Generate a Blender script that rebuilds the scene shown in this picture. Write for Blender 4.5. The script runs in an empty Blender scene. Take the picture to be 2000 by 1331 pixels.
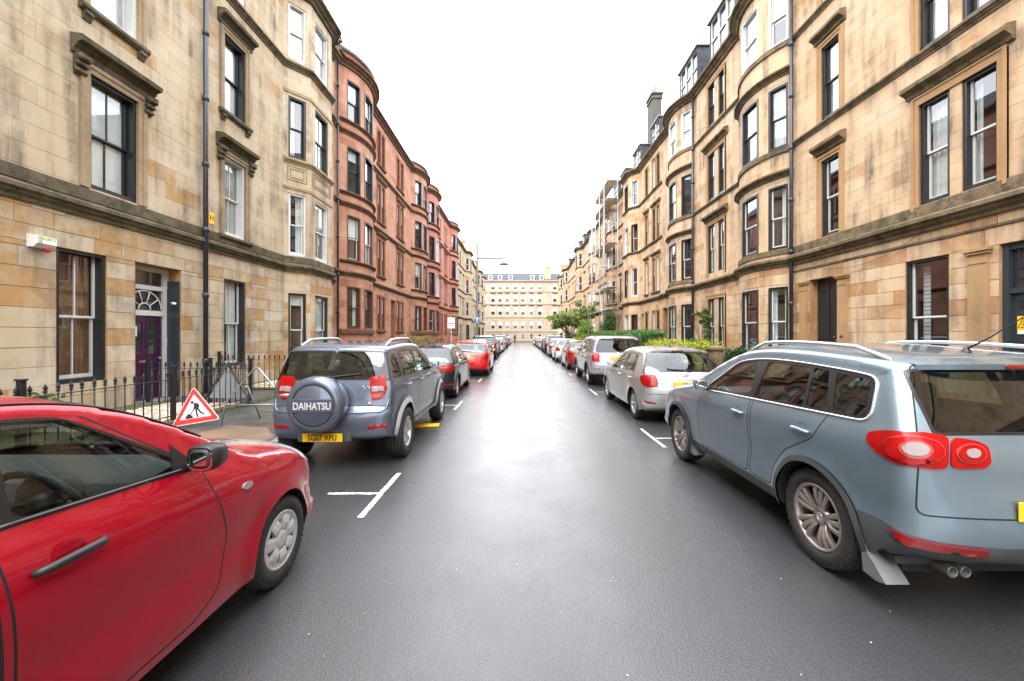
import bpy, bmesh, math, random
import numpy as np
from mathutils import Vector, Matrix
from mathutils.bvhtree import BVHTree
from mathutils.geometry import delaunay_2d_cdt
R = math.radians
random.seed(7)
scene = bpy.context.scene
col = scene.collection

# ------------------------------------------------------------------ camera, sky, sun, exposure
CAM_H = 1.78
cam_data = bpy.data.cameras.new('camera')
cam = bpy.data.objects.new('camera', cam_data)
col.objects.link(cam)
cam.location = (0, 0, CAM_H)
cam.rotation_euler = (R(90), 0, 0)
cam_data.sensor_width = 36.0
cam_data.lens = 778 / 2000 * 36.0
cam_data.shift_x = -15 / 2000
cam_data.shift_y = -10.5 / 2000
cam_data.clip_start = 0.05
cam_data.clip_end = 3000
scene.camera = cam

SUN_EL, SUN_ROT = 58, 200
world = bpy.data.worlds.new('World')
scene.world = world
world.use_nodes = True
wn = world.node_tree.nodes
wl = world.node_tree.links
wn.clear()
w_out = wn.new('ShaderNodeOutputWorld')
w_bg = wn.new('ShaderNodeBackground')
w_sky = wn.new('ShaderNodeTexSky')
w_sky.sky_type = 'NISHITA'
w_sky.sun_disc = False
w_sky.sun_elevation = R(SUN_EL)
w_sky.sun_rotation = R(SUN_ROT)
w_sky.air_density = 1.0
w_sky.dust_density = 4.0
w_co = wn.new('ShaderNodeTexCoord')
w_map = wn.new('ShaderNodeMapping')
w_map.inputs['Scale'].default_value = (1.0, 1.0, 2.2)
w_noise = wn.new('ShaderNodeTexNoise')
w_noise.inputs['Scale'].default_value = 2.1
w_noise.inputs['Detail'].default_value = 7
w_noise.inputs['Roughness'].default_value = 0.55
w_ramp = wn.new('ShaderNodeValToRGB')
w_ramp.color_ramp.elements[0].position = 0.33
w_ramp.color_ramp.elements[0].color = (6.7, 6.95, 7.35, 1)
w_ramp.color_ramp.elements[1].position = 0.66
w_ramp.color_ramp.elements[1].color = (9.6, 9.7, 9.9, 1)
w_mix = wn.new('ShaderNodeMix')
w_mix.data_type = 'RGBA'
w_mix.inputs['Factor'].default_value = 0.9
wl.new(w_co.outputs['Generated'], w_map.inputs['Vector'])
wl.new(w_map.outputs['Vector'], w_noise.inputs['Vector'])
wl.new(w_noise.outputs['Fac'], w_ramp.inputs['Fac'])
wl.new(w_sky.outputs['Color'], w_mix.inputs['A'])
wl.new(w_ramp.outputs['Color'], w_mix.inputs['B'])
wl.new(w_mix.outputs['Result'], w_bg.inputs['Color'])
w_bg.inputs['Strength'].default_value = 0.15
wl.new(w_bg.outputs['Background'], w_out.inputs['Surface'])

sun_data = bpy.data.lights.new('sun', 'SUN')
sun_data.energy = 1.0
sun_data.angle = R(50)
sun_data.color = (1.0, 0.97, 0.92)
sun = bpy.data.objects.new('sun', sun_data)
col.objects.link(sun)
sun.rotation_euler = (R(90 - SUN_EL), 0, R(180 - SUN_ROT))

scene.view_settings.view_transform = 'Standard'
scene.view_settings.look = 'None'
scene.view_settings.exposure = 2.08
scene.view_settings.gamma = 1.0
scene.view_settings.use_curve_mapping = False
scene.render.engine = 'CYCLES'
cy = scene.cycles
cy.max_bounces = 8
cy.diffuse_bounces = 4
cy.glossy_bounces = 4
cy.transparent_max_bounces = 16
cy.transmission_bounces = 4
cy.caustics_reflective = False
cy.caustics_refractive = False
cy.sample_clamp_indirect = 8.0
cy.use_denoising = True

# ------------------------------------------------------------------ mesh helpers
class MB:
    """collects faces and links them as one mesh object"""
    def __init__(s):
        s.v = []; s.f = []; s.mi = []; s.sm = []; s.t = []; s.st = []
    def add(s, verts, faces, m=0, smooth=False, tint=0.5, st=None):
        o = len(s.v)
        s.v.extend([tuple(p) for p in verts])
        for f in faces:
            s.f.append(tuple(i + o for i in f)); s.mi.append(m); s.sm.append(smooth); s.t.append(tint)
        s.st.extend(st if st is not None else [(0, 0, 0)] * len(verts))
        return s
    def quad(s, a, b, c, d, m=0, tint=0.5, st=None):
        return s.add([a, b, c, d], [(0, 1, 2, 3)], m, False, tint, st)
    def box(s, x0, x1, y0, y1, z0, z1, m=0, tint=0.5):
        return s.add([(x0, y0, z0), (x1, y0, z0), (x1, y1, z0), (x0, y1, z0), (x0, y0, z1), (x1, y0, z1), (x1, y1, z1), (x0, y1, z1)],
                     [(0, 3, 2, 1), (4, 5, 6, 7), (0, 1, 5, 4), (1, 2, 6, 5), (2, 3, 7, 6), (3, 0, 4, 7)], m, False, tint)
    def cbox(s, x0, x1, y0, y1, z0, z1, c=0.01, m=0, smooth=False):
        """box with chamfered edges"""
        vs = []; idx = {}
        for ix, X in enumerate((x0, x1)):
            for iy, Y in enumerate((y0, y1)):
                for iz, Z in enumerate((z0, z1)):
                    sx, sy, sz = (1 - 2 * ix), (1 - 2 * iy), (1 - 2 * iz)
                    idx[ix, iy, iz] = len(vs)
                    vs += [(X, Y + sy * c, Z + sz * c), (X + sx * c, Y, Z + sz * c), (X + sx * c, Y + sy * c, Z)]
        g = lambda a, b, c_, k: idx[a, b, c_] + k
        fs = []
        for i in (0, 1):
            fs.append((g(i, 0, 0, 0), g(i, 1, 0, 0), g(i, 1, 1, 0), g(i, 0, 1, 0)))
            fs.append((g(0, i, 0, 1), g(1, i, 0, 1), g(1, i, 1, 1), g(0, i, 1, 1)))
            fs.append((g(0, 0, i, 2), g(1, 0, i, 2), g(1, 1, i, 2), g(0, 1, i, 2)))
        for i in (0, 1):
            for j in (0, 1):
                fs.append((g(i, j, 0, 0), g(i, j, 1, 0), g(i, j, 1, 1), g(i, j, 0, 1)))
                fs.append((g(i, 0, j, 0), g(i, 1, j, 0), g(i, 1, j, 2), g(i, 0, j, 2)))
                fs.append((g(0, i, j, 1), g(1, i, j, 1), g(1, i, j, 2), g(0, i, j, 2)))
                for k in (0, 1):
                    fs.append((g(i, j, k, 0), g(i, j, k, 1), g(i, j, k, 2)))
        return s.add(vs, fs, m, smooth)
    def tube(s, pts, r, n=8, m=0, smooth=True, closed=False, caps=True):
        pts = [Vector(p) for p in pts]
        rr = r if isinstance(r, (list, tuple)) else [r] * len(pts)
        vs = []; up = None; N = len(pts)
        for i, p in enumerate(pts):
            a = pts[i - 1] if (i > 0 or closed) else p
            b = pts[(i + 1) % N] if (i < N - 1 or closed) else p
            t = (b - a).normalized()
            if up is None:
                up = Vector((0, 0, 1)) if abs(t.z) < 0.9 else Vector((0, 1, 0))
            u = (up - t * up.dot(t)).normalized(); w = t.cross(u); up = u
            for k in range(n):
                an = 2 * math.pi * k / n
                vs.append(p + (u * math.cos(an) + w * math.sin(an)) * rr[i])
        fs = []
        for i in range(N if closed else N - 1):
            j = (i + 1) % N
            for k in range(n):
                k2 = (k + 1) % n
                fs.append((i * n + k, i * n + k2, j * n + k2, j * n + k))
        if caps and not closed:
            fs.append(tuple(range(n))[::-1]); fs.append(tuple(range((N - 1) * n, N * n)))
        return s.add(vs, fs, m, smooth)
    def lathe(s, prof, axis='z', n=24, m=0, smooth=True, origin=(0, 0, 0)):
        """prof: (radius, height along the axis)"""
        vs = []; P = len(prof); ox, oy, oz = origin
        for k in range(n):
            a = 2 * math.pi * k / n; c, sn = math.cos(a), math.sin(a)
            for r, h in prof:
                if axis == 'z': vs.append((ox + r * c, oy + r * sn, oz + h))
                elif axis == 'x': vs.append((ox + h, oy + r * c, oz + r * sn))
                else: vs.append((ox + r * c, oy + h, oz + r * sn))
        fs = []
        for k in range(n):
            k2 = (k + 1) % n
            for i in range(P - 1):
                fs.append((k * P + i, k2 * P + i, k2 * P + i + 1, k * P + i + 1))
        return s.add(vs, fs, m, smooth)
    def prism(s, poly, axis, a, b, m=0, smooth=False):
        """polygon in a plane extruded along axis from a to b. x: poly (y,z); y: poly (x,z); z: poly (x,y)"""
        n = len(poly)
        mk = {'x': lambda p, h: (h, p[0], p[1]), 'y': lambda p, h: (p[0], h, p[1]), 'z': lambda p, h: (p[0], p[1], h)}[axis]
        vs = [mk(p, a) for p in poly] + [mk(p, b) for p in poly]
        fs = [tuple(range(n))[::-1], tuple(range(n, 2 * n))] + [(i, (i + 1) % n, n + (i + 1) % n, n + i) for i in range(n)]
        return s.add(vs, fs, m, smooth)
    def ball(s, c, r, n=10, m=0, sz=1.0):
        k = n // 2
        return s.lathe([(max(r * math.sin(math.pi * i / k), 1e-4), -r * sz * math.cos(math.pi * i / k)) for i in range(k + 1)], 'z', n, m, True, c)
    def mesh(s, name, mats):
        me = bpy.data.meshes.new(name)
        me.from_pydata(s.v, [], s.f)
        for m in (mats if isinstance(mats, (list, tuple)) else [mats]):
            me.materials.append(m)
        me.polygons.foreach_set('material_index', s.mi)
        me.polygons.foreach_set('use_smooth', s.sm)
        if any(t != 0.5 for t in s.t):
            at = me.attributes.new('tint', 'FLOAT', 'FACE')
            at.data.foreach_set('value', s.t)
        if any(q != (0, 0, 0) for q in s.st):
            at = me.attributes.new('st', 'FLOAT_VECTOR', 'POINT')
            at.data.foreach_set('vector', [c for q in s.st for c in q])
        return me
    def build(s, name, mats, parent=None, loc=(0, 0, 0), rz=0.0):
        return link(name, s.mesh(name, mats), parent, loc, rz)

def link(name, me, parent=None, loc=(0, 0, 0), rz=0.0):
    o = bpy.data.objects.new(name, me)
    col.objects.link(o)
    o.location = loc
    o.rotation_euler = (0, 0, rz)
    if parent is not None:
        o.parent = parent
    return o

def tag(o, label=None, cat=None, group=None, kind=None):
    if label: o['label'] = label
    if cat: o['category'] = cat
    if group: o['group'] = group
    if kind: o['kind'] = kind
    return o

def thing(name, label, cat, loc=(0, 0, 0), rz=0.0, group=None):
    return tag(link(name, None, None, loc, rz), label, cat, group)

def copy_tree(o, parent=None):
    c = o.copy()
    col.objects.link(c)
    c.parent = parent
    for ch in list(o.children):
        copy_tree(ch, c)
    return c

def text_mesh(body, size, depth=0.002, bold=0.0, align='CENTER', sx=1.0):
    cu = bpy.data.curves.new('lettering', 'FONT')
    cu.body = body; cu.size = size; cu.extrude = depth; cu.align_x = align; cu.align_y = 'CENTER'; cu.offset = bold
    ob = bpy.data.objects.new('lettering', cu)
    col.objects.link(ob)
    dg = bpy.context.evaluated_depsgraph_get()
    me = bpy.data.meshes.new_from_object(ob.evaluated_get(dg))
    bpy.data.objects.remove(ob)
    if sx != 1.0:
        me.transform(Matrix.Scale(sx, 4, (1, 0, 0)))
    me.transform(Matrix.Rotation(R(90), 4, 'X'))       # stands upright, reads from -y
    return me

# ------------------------------------------------------------------ materials
def new_mat(name):
    m = bpy.data.materials.new(name)
    m.use_nodes = True
    nt = m.node_tree
    b = nt.nodes['Principled BSDF']
    return m, nt, b

def N(nt, kind, **kw):
    n = nt.nodes.new(kind)
    for k, v in kw.items():
        if k.startswith('i_'):
            key = k[2:].replace('_', ' ')
            n.inputs[key].default_value = v
        else:
            setattr(n, k, v)
    return n

def mixc(nt, fac, a, b, mode='MIX'):
    n = nt.nodes.new('ShaderNodeMix'); n.data_type = 'RGBA'; n.blend_type = mode
    for sock, val in (('Factor', fac), ('A', a), ('B', b)):
        if hasattr(val, 'is_output'): nt.links.new(val, n.inputs[sock])
        elif sock == 'Factor': n.inputs[sock].default_value = val
        else: n.inputs[sock].default_value = (*val, 1) if len(val) == 3 else val
    return n.outputs['Result']

def maprange(nt, val, a, b, c=0.0, d=1.0):
    n = nt.nodes.new('ShaderNodeMapRange')
    nt.links.new(val, n.inputs['Value'])
    n.inputs['From Min'].default_value = a; n.inputs['From Max'].default_value = b
    n.inputs['To Min'].default_value = c; n.inputs['To Max'].default_value = d
    return n.outputs['Result']

def noise(nt, scale, detail=4, rough=0.55, vec=None, stretch=None, dist=0.0):
    n = nt.nodes.new('ShaderNodeTexNoise')
    n.inputs['Scale'].default_value = scale; n.inputs['Detail'].default_value = detail
    n.inputs['Roughness'].default_value = rough; n.inputs['Distortion'].default_value = dist
    if vec is None:
        g = nt.nodes.new('ShaderNodeNewGeometry'); vec = g.outputs['Position']
    if stretch:
        mp = nt.nodes.new('ShaderNodeMapping'); mp.inputs['Scale'].default_value = stretch
        nt.links.new(vec, mp.inputs['Vector']); vec = mp.outputs['Vector']
    nt.links.new(vec, n.inputs['Vector'])
    return n.outputs['Fac']

def bump(nt, b, height, strength=0.3, dist=0.01):
    n = nt.nodes.new('ShaderNodeBump')
    n.inputs['Strength'].default_value = strength; n.inputs['Distance'].default_value = dist
    nt.links.new(height, n.inputs['Height'])
    nt.links.new(n.outputs['Normal'], b.inputs['Normal'])
    return n

def simple(name, c, rough=0.6, metal=0.0, spec=0.5, var=0.0, vscale=8.0, bmp=0.0, bscale=60, coat=0.0):
    m, nt, b = new_mat(name)
    b.inputs['Base Color'].default_value = (*c, 1)
    b.inputs['Roughness'].default_value = rough
    b.inputs['Metallic'].default_value = metal
    b.inputs['Specular IOR Level'].default_value = spec
    b.inputs['Coat Weight'].default_value = coat
    if var:
        f = noise(nt, vscale, 5, 0.6)
        lo = tuple(max(0, x * (1 - var)) for x in c); hi = tuple(x * (1 + var) for x in c)
        nt.links.new(mixc(nt, maprange(nt, f, 0.3, 0.7), lo, hi), b.inputs['Base Color'])
        nt.links.new(maprange(nt, f, 0.3, 0.7, rough * 0.85, min(1, rough * 1.12)), b.inputs['Roughness'])
    if bmp:
        bump(nt, b, noise(nt, bscale, 4, 0.6), bmp, 0.01)
    return m

def glass(name, tint=(0.8, 0.86, 0.86), rough=0.0, refl=1.0):
    m = bpy.data.materials.new(name); m.use_nodes = True
    nt = m.node_tree; nt.nodes.clear()
    out = nt.nodes.new('ShaderNodeOutputMaterial')
    tr = N(nt, 'ShaderNodeBsdfTransparent'); tr.inputs['Color'].default_value = (*tint, 1)
    gl = N(nt, 'ShaderNodeBsdfGlossy'); gl.inputs['Roughness'].default_value = rough
    gl.inputs['Color'].default_value = (0.95, 0.97, 1.0, 1)
    fr = N(nt, 'ShaderNodeLayerWeight'); fr.inputs['Blend'].default_value = 0.5
    pw = N(nt, 'ShaderNodeMath', operation='POWER'); nt.links.new(fr.outputs['Facing'], pw.inputs[0]); pw.inputs[1].default_value = 3.6
    mul = N(nt, 'ShaderNodeMath', operation='MULTIPLY_ADD', use_clamp=True)
    nt.links.new(pw.outputs[0], mul.inputs[0])
    mul.inputs[1].default_value = 0.9; mul.inputs[2].default_value = 0.085 * refl
    mx = nt.nodes.new('ShaderNodeMixShader')
    nt.links.new(mul.outputs[0], mx.inputs['Fac'])
    nt.links.new(tr.outputs[0], mx.inputs[1]); nt.links.new(gl.outputs[0], mx.inputs[2])
    nt.links.new(mx.outputs[0], out.inputs['Surface'])
    return m

def stone(name, ramp, dirt=(0.14, 0.115, 0.085), dirt_amt=0.95, stain=0.6, joints=None, moss=0.0):
    """sandstone: every block's own tint comes from the face attribute, plus mottling, streaks and grain"""
    m, nt, b = new_mat(name)
    at = N(nt, 'ShaderNodeAttribute', attribute_name='tint')
    geo = N(nt, 'ShaderNodeNewGeometry')
    pos = geo.outputs['Position']
    big = noise(nt, 0.55, 4, 0.6, pos)
    mid = noise(nt, 2.6, 5, 0.62, pos, dist=0.6)
    rp = nt.nodes.new('ShaderNodeValToRGB')
    els = rp.color_ramp.elements
    for i, (p, c) in enumerate(ramp):
        e = els[i] if i < 2 else els.new(p)
        e.position = p; e.color = (*c, 1)
    fac = N(nt, 'ShaderNodeMath', operation='MULTIPLY_ADD')
    tint_in = at.outputs['Fac']
    if joints:
        st = N(nt, 'ShaderNodeAttribute', attribute_name='st')
        br = N(nt, 'ShaderNodeTexBrick')
        br.offset = 0.5
        br.inputs['Scale'].default_value = 1.0
        br.inputs['Brick Width'].default_value = joints[0]; br.inputs['Row Height'].default_value = joints[1]
        br.inputs['Mortar Size'].default_value = 0.012
        br.inputs['Color1'].default_value = (0, 0, 0, 1); br.inputs['Color2'].default_value = (1, 1, 1, 1)
        br.inputs['Mortar'].default_value = (0.3, 0.3, 0.3, 1)
        nt.links.new(st.outputs['Vector'], br.inputs['Vector'])
        tint_in = br.outputs['Color']
    nt.links.new(maprange(nt, mid, 0.25, 0.75, -0.27, 0.23), fac.inputs[2])
    nt.links.new(tint_in, fac.inputs[0]); fac.inputs[1].default_value = 1.0
    nt.links.new(fac.outputs[0], rp.inputs['Fac'])
    c = rp.outputs['Color']
    c = mixc(nt, maprange(nt, big, 0.35, 0.7, 0.0, stain), c, mixc(nt, 1.0, c, (0.72, 0.62, 0.5), 'MULTIPLY'))
    streak = noise(nt, 1.0, 6, 0.65, pos, stretch=(3.2, 3.2, 0.28))
    blot = noise(nt, 1.1, 6, 0.7, pos)
    mm = N(nt, 'ShaderNodeMath', operation='MULTIPLY')
    nt.links.new(maprange(nt, streak, 0.43, 0.66, 0, 1), mm.inputs[0]); nt.links.new(maprange(nt, blot, 0.38, 0.62, 0, dirt_amt), mm.inputs[1])
    c = mixc(nt, mm.outputs[0], c, dirt)
    grain = noise(nt, 55, 5, 0.7, pos)
    c = mixc(nt, 0.25, c, mixc(nt, 1.0, c, mixc(nt, maprange(nt, grain, 0.3, 0.7), (0.6, 0.58, 0.55), (1.25, 1.25, 1.25)), 'MULTIPLY'))
    if moss:
        sp = N(nt, 'ShaderNodeSeparateXYZ'); nt.links.new(geo.outputs['Normal'], sp.inputs[0])
        mo = N(nt, 'ShaderNodeMath', operation='MULTIPLY')
        nt.links.new(maprange(nt, noise(nt, 3.5, 6, 0.7, pos), 0.42, 0.62, 0, moss), mo.inputs[0])
        nt.links.new(maprange(nt, noise(nt, 17, 3, 0.6, pos), 0.35, 0.55, 0.3, 1), mo.inputs[1])
        c = mixc(nt, mo.outputs[0], c, mixc(nt, maprange(nt, noise(nt, 6, 3, 0.5, pos), 0.4, 0.6), (0.022, 0.022, 0.016), (0.06, 0.07, 0.02)))
    nt.links.new(c, b.inputs['Base Color'])
    b.inputs['Roughness'].default_value = 0.85
    b.inputs['Specular IOR Level'].default_value = 0.3
    h = mixc(nt, 0.6, mid, grain)
    if joints:
        h = mixc(nt, br.outputs['Fac'], h, (-0.6, -0.6, -0.6))
    bump(nt, b, h, 0.35, 0.012)
    return m

M = {}
CREAM = [(0.0, (0.45, 0.27, 0.115)), (0.25, (0.50, 0.385, 0.25)), (0.55, (0.54, 0.46, 0.34)), (0.8, (0.535, 0.445, 0.315)), (1.0, (0.57, 0.52, 0.43))]
BUFF = [(0.0, (0.45, 0.25, 0.12)), (0.25, (0.56, 0.39, 0.24)), (0.6, (0.61, 0.45, 0.30)), (0.85, (0.60, 0.43, 0.275)), (1.0, (0.62, 0.49, 0.355))]
REDS = [(0.0, (0.40, 0.185, 0.115)), (0.4, (0.49, 0.255, 0.17)), (0.7, (0.53, 0.285, 0.195)), (1.0, (0.56, 0.33, 0.24))]
PINK = [(0.0, (0.46, 0.165, 0.12)), (0.5, (0.52, 0.215, 0.16)), (1.0, (0.55, 0.26, 0.20))]
M['cream'] = stone('cream_sandstone', CREAM, moss=0.0)
M['cream_trim'] = stone('cream_sandstone_trim', [(0.0, (0.37, 0.28, 0.18)), (0.5, (0.41, 0.32, 0.215)), (1.0, (0.45, 0.365, 0.255))], dirt_amt=0.8, moss=0.3)
M['cream_mould'] = stone('weathered_cream_moulding', [(0.0, (0.15, 0.12, 0.08)), (0.5, (0.23, 0.18, 0.125)), (1.0, (0.33, 0.265, 0.185))], dirt=(.045, .04, .03), dirt_amt=1.0, moss=1.0)
M['buff'] = stone('buff_sandstone', BUFF)
M['buff_trim'] = stone('buff_sandstone_trim', [(0.0, (0.42, 0.26, 0.13)), (0.5, (0.46, 0.30, 0.16)), (1.0, (0.50, 0.34, 0.19))], dirt_amt=0.5)
M['buff_mould'] = stone('weathered_buff_moulding', [(0.0, (0.20, 0.145, 0.09)), (0.5, (0.31, 0.225, 0.14)), (1.0, (0.42, 0.31, 0.20))], dirt=(.05, .043, .033), dirt_amt=1.0, moss=0.9)
M['red'] = stone('red_sandstone', REDS, dirt=(0.07, 0.035, 0.025), dirt_amt=0.5)
M['red_mould'] = stone('weathered_red_moulding', [(0.0, (0.17, 0.075, 0.05)), (0.5, (0.28, 0.125, 0.08)), (1.0, (0.38, 0.175, 0.11))], dirt_amt=0.8, moss=0.7)
M['pink'] = stone('pink_sandstone', PINK, dirt=(0.09, 0.035, 0.03), dirt_amt=0.4)
M['far_cream'] = stone('far_cream_sandstone', CREAM, joints=(0.85, 0.36), dirt_amt=0.6)
M['far_buff'] = stone('far_buff_sandstone', BUFF, joints=(0.85, 0.36), dirt_amt=0.6)
M['far_pink'] = stone('far_pink_sandstone', PINK, joints=(0.85, 0.36), dirt_amt=0.5)
M['far_end'] = stone('pale_end_sandstone', [(0.0, (0.42, 0.335, 0.25)), (0.5, (0.46, 0.38, 0.295)), (1.0, (0.50, 0.42, 0.34))], joints=(0.85, 0.36), dirt_amt=0.2)
M['mortar'] = simple('pale_mortar', (0.44, 0.38, 0.29), 0.9, var=0.25, bmp=0.3)
M['mortar_red'] = simple('dark_red_mortar', (0.24, 0.12, 0.08), 0.9, var=0.2)
M['slate'] = simple('roof_slate', (0.06, 0.065, 0.075), 0.8, spec=.2, var=0.35, vscale=5, bmp=0.2)
M['lead'] = simple('grey_lead', (0.16, 0.165, 0.175), 0.5, var=0.2)
M['black_wood'] = simple('black_painted_wood', (0.018, 0.019, 0.022), 0.35, var=0.3)
M['blue_black_wood'] = simple('blue_black_painted_wood', (0.03, 0.04, 0.05), 0.3)
M['white_wood'] = simple('white_painted_wood', (0.60, 0.60, 0.585), 0.4, var=0.05)
M['brown_wood'] = simple('brown_painted_wood', (0.11, 0.045, 0.03), 0.4, var=0.2)
M['green_wood'] = simple('dark_green_wood', (0.02, 0.05, 0.045), 0.4)
M['purple'] = simple('purple_gloss_paint', (0.048, 0.014, 0.052), 0.25, var=0.15, coat=0.4)
M['iron'] = simple('black_railing_iron', (0.015, 0.016, 0.018), 0.4, var=0.3)
M['pipe'] = simple('black_cast_iron_pipe', (0.03, 0.032, 0.042), 0.35, var=0.4, vscale=3)
M['pane'] = glass('window_glass', (0.86, 0.9, 0.9), refl=1.7)
M['far_pane'] = simple('far_window_glass', (0.025, 0.03, 0.034), 0.03, spec=1.0)
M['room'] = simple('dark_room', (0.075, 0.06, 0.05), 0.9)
M['blind'] = simple('white_blind_cloth', (0.84, 0.86, 0.85), 0.8, var=0.04)
M['blind_grey'] = simple('grey_blind_cloth', (0.42, 0.43, 0.40), 0.8, var=0.08)
M['brown_net'] = simple('brown_net_curtain', (0.26, 0.135, 0.065), 0.85, var=0.35, vscale=5)
M['net'] = simple('white_net_curtain', (0.74, 0.76, 0.74), 0.85, var=0.1)
M['terracotta'] = simple('terracotta_pot', (0.45, 0.26, 0.14), 0.8, var=0.2)
M['brick_dark'] = simple('dark_chimney_stone', (0.075, 0.068, 0.058), 0.9, var=0.4, vscale=3, bmp=0.3)
M['yellow'] = simple('yellow_plate', (0.85, 0.52, 0.02), 0.4)
M['white'] = simple('white_enamel', (0.8, 0.8, 0.8), 0.4)
M['black'] = simple('black_plastic', (0.015, 0.015, 0.016), 0.45)
M['grey_plastic'] = simple('grey_plastic', (0.25, 0.27, 0.29), 0.5)
M['red_sign'] = simple('red_sign_face', (0.62, 0.03, 0.03), 0.45, var=0.1)
M['blue_sign'] = simple('blue_sign_face', (0.03, 0.12, 0.5), 0.4)
M['steel'] = simple('galvanised_steel', (0.30, 0.31, 0.32), 0.45, metal=0.5, var=0.2)
# ------------------------------------------------------------------ facades
class Facade:
    """a street front drawn along a path. O: start, T: along, Nn: outward. Segments: ('L', u0, u1), ('A', u0, u1, p), ('C', u0, u1, p, c)"""
    def __init__(s, O, T, Nn, segs):
        s.O = np.array(O, float); s.T = np.array(T, float); s.Nn = np.array(Nn, float)
        s.seg = []; acc = 0.0
        def addL(a, b):
            nonlocal acc
            L = math.hypot(b[0] - a[0], b[1] - a[1]); d = ((b[0] - a[0]) / L, (b[1] - a[1]) / L)
            s.seg.append(dict(k='L', s0=acc, L=L, a=a, b=b, d=d, n=(-d[1], d[0]))); acc += L
        for g in segs:
            if g[0] == 'L': addL((g[1], 0.0), (g[2], 0.0))
            elif g[0] == 'C':
                _, a, b, p, c = g
                addL((a, 0), (a + c, p)); addL((a + c, p), (b - c, p)); addL((b - c, p), (b, 0))
            else:
                _, a, b, p = g
                ch = b - a; Rr = (ch * ch / 4 + p * p) / (2 * p); ph = math.asin(min(1, ch / 2 / Rr)); L = 2 * Rr * ph
                s.seg.append(dict(k='A', s0=acc, L=L, R=Rr, ph=ph, m=(a + b) / 2, p=p, a=(a, 0.0), b=(b, 0.0))); acc += L
        s.total = acc
    def local(s, q, i=None):
        """-> (u, d), (nu, nd)"""
        if i is None:
            for i, g in enumerate(s.seg):
                if q <= g['s0'] + g['L'] + 1e-9: break
        g = s.seg[i]; t = q - g['s0']
        if g['k'] == 'L': return (g['a'][0] + g['d'][0] * t, g['a'][1] + g['d'][1] * t), g['n']
        a = -g['ph'] + t / g['R']
        return (g['m'] + g['R'] * math.sin(a), g['R'] * math.cos(a) - (g['R'] - g['p'])), (math.sin(a), math.cos(a))
    def P(s, q, z, off=0.0, i=None):
        (u, d), (nu, nd) = s.local(q, i)
        u += nu * off; d += nd * off
        w = s.O + s.T * u + s.Nn * d
        return (w[0], w[1], z)
    def dirn(s, q, i=None):
        _, (nu, nd) = s.local(q, i); w = s.T * nu + s.Nn * nd
        return (w[0], w[1])
    def s_of_u(s, u):
        for g in s.seg:
            if g['k'] == 'L' and abs(g['d'][1]) < 1e-9 and g['a'][0] - 1e-6 <= u <= g['a'][0] + g['L'] + 1e-6: return g['s0'] + u - g['a'][0]
        raise ValueError(u)
    def samples(s, a, b):
        """s values, mitred offsets for mouldings between a and b"""
        out = []
        for i, g in enumerate(s.seg):
            lo, hi = max(a, g['s0']), min(b, g['s0'] + g['L'])
            if hi - lo < 1e-6: continue
            n = 1 if g['k'] == 'L' else max(3, int(g['L'] / 0.22))
            for k in range(n + 1):
                q = lo + (hi - lo) * k / n
                out.append((q, i))
        res = []; k = 0
        while k < len(out):
            q, i = out[k]; (u, d), n1 = s.local(q, i)
            if k + 1 < len(out) and abs(out[k + 1][0] - q) < 1e-6:
                n2 = s.local(out[k + 1][0], out[k + 1][1])[1]
                m = (n1[0] + n2[0], n1[1] + n2[1]); l = math.hypot(*m); m = (m[0] / l, m[1] / l)
                c = m[0] * n1[0] + m[1] * n1[1]; res.append((u, d, m[0] / c, m[1] / c)); k += 2
            else:
                res.append((u, d, n1[0], n1[1])); k += 1
        return res
    def sweep(s, mb, prof, a, b, m=0):
        """prof: closed list of (off, z); swept along the front from a to b"""
        R_ = s.samples(a, b); n = len(prof); vs = []
        for u, d, nu, nd in R_:
            for off, z in prof:
                w = s.O + s.T * (u + nu * off) + s.Nn * (d + nd * off); vs.append((w[0], w[1], z))
        fs = [(i * n + k, i * n + (k + 1) % n, (i + 1) * n + (k + 1) % n, (i + 1) * n + k) for i in range(len(R_) - 1) for k in range(n)]
        fs += [tuple(range(n)), tuple(range((len(R_) - 1) * n, len(R_) * n))]
        mb.add(vs, fs, m)

def mould(z, h, d, steps=3):
    """classical string: small fillet, swelling, projecting top with a slope"""
    return [(-.02, z), (d * .25, z), (d * .3, z + h * .2), (d * .62, z + h * .38), (d * .66, z + h * .5), (d, z + h * .62), (d, z + h * .86), (d * .8, z + h), (-.02, z + h * 1.1)]
def flat_band(z, h, d): return [(-.02, z), (d, z), (d, z + h), (-.02, z + h + d * .5)]

_unit = {}
def unit(key, fn):
    if key not in _unit: _unit[key] = fn()
    return _unit[key]

def ring(mb, w, h, t, y0, y1, x0=0, z0=0, m=0, tb=None, tt=None):
    tb = t if tb is None else tb; tt = t if tt is None else tt
    mb.box(x0 - w / 2, x0 - w / 2 + t, y0, y1, z0, z0 + h, m); mb.box(x0 + w / 2 - t, x0 + w / 2, y0, y1, z0, z0 + h, m)
    mb.box(x0 - w / 2 + t, x0 + w / 2 - t, y0, y1, z0, z0 + tb, m); mb.box(x0 - w / 2 + t, x0 + w / 2 - t, y0, y1, z0 + h - tt, z0 + h, m)

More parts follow.
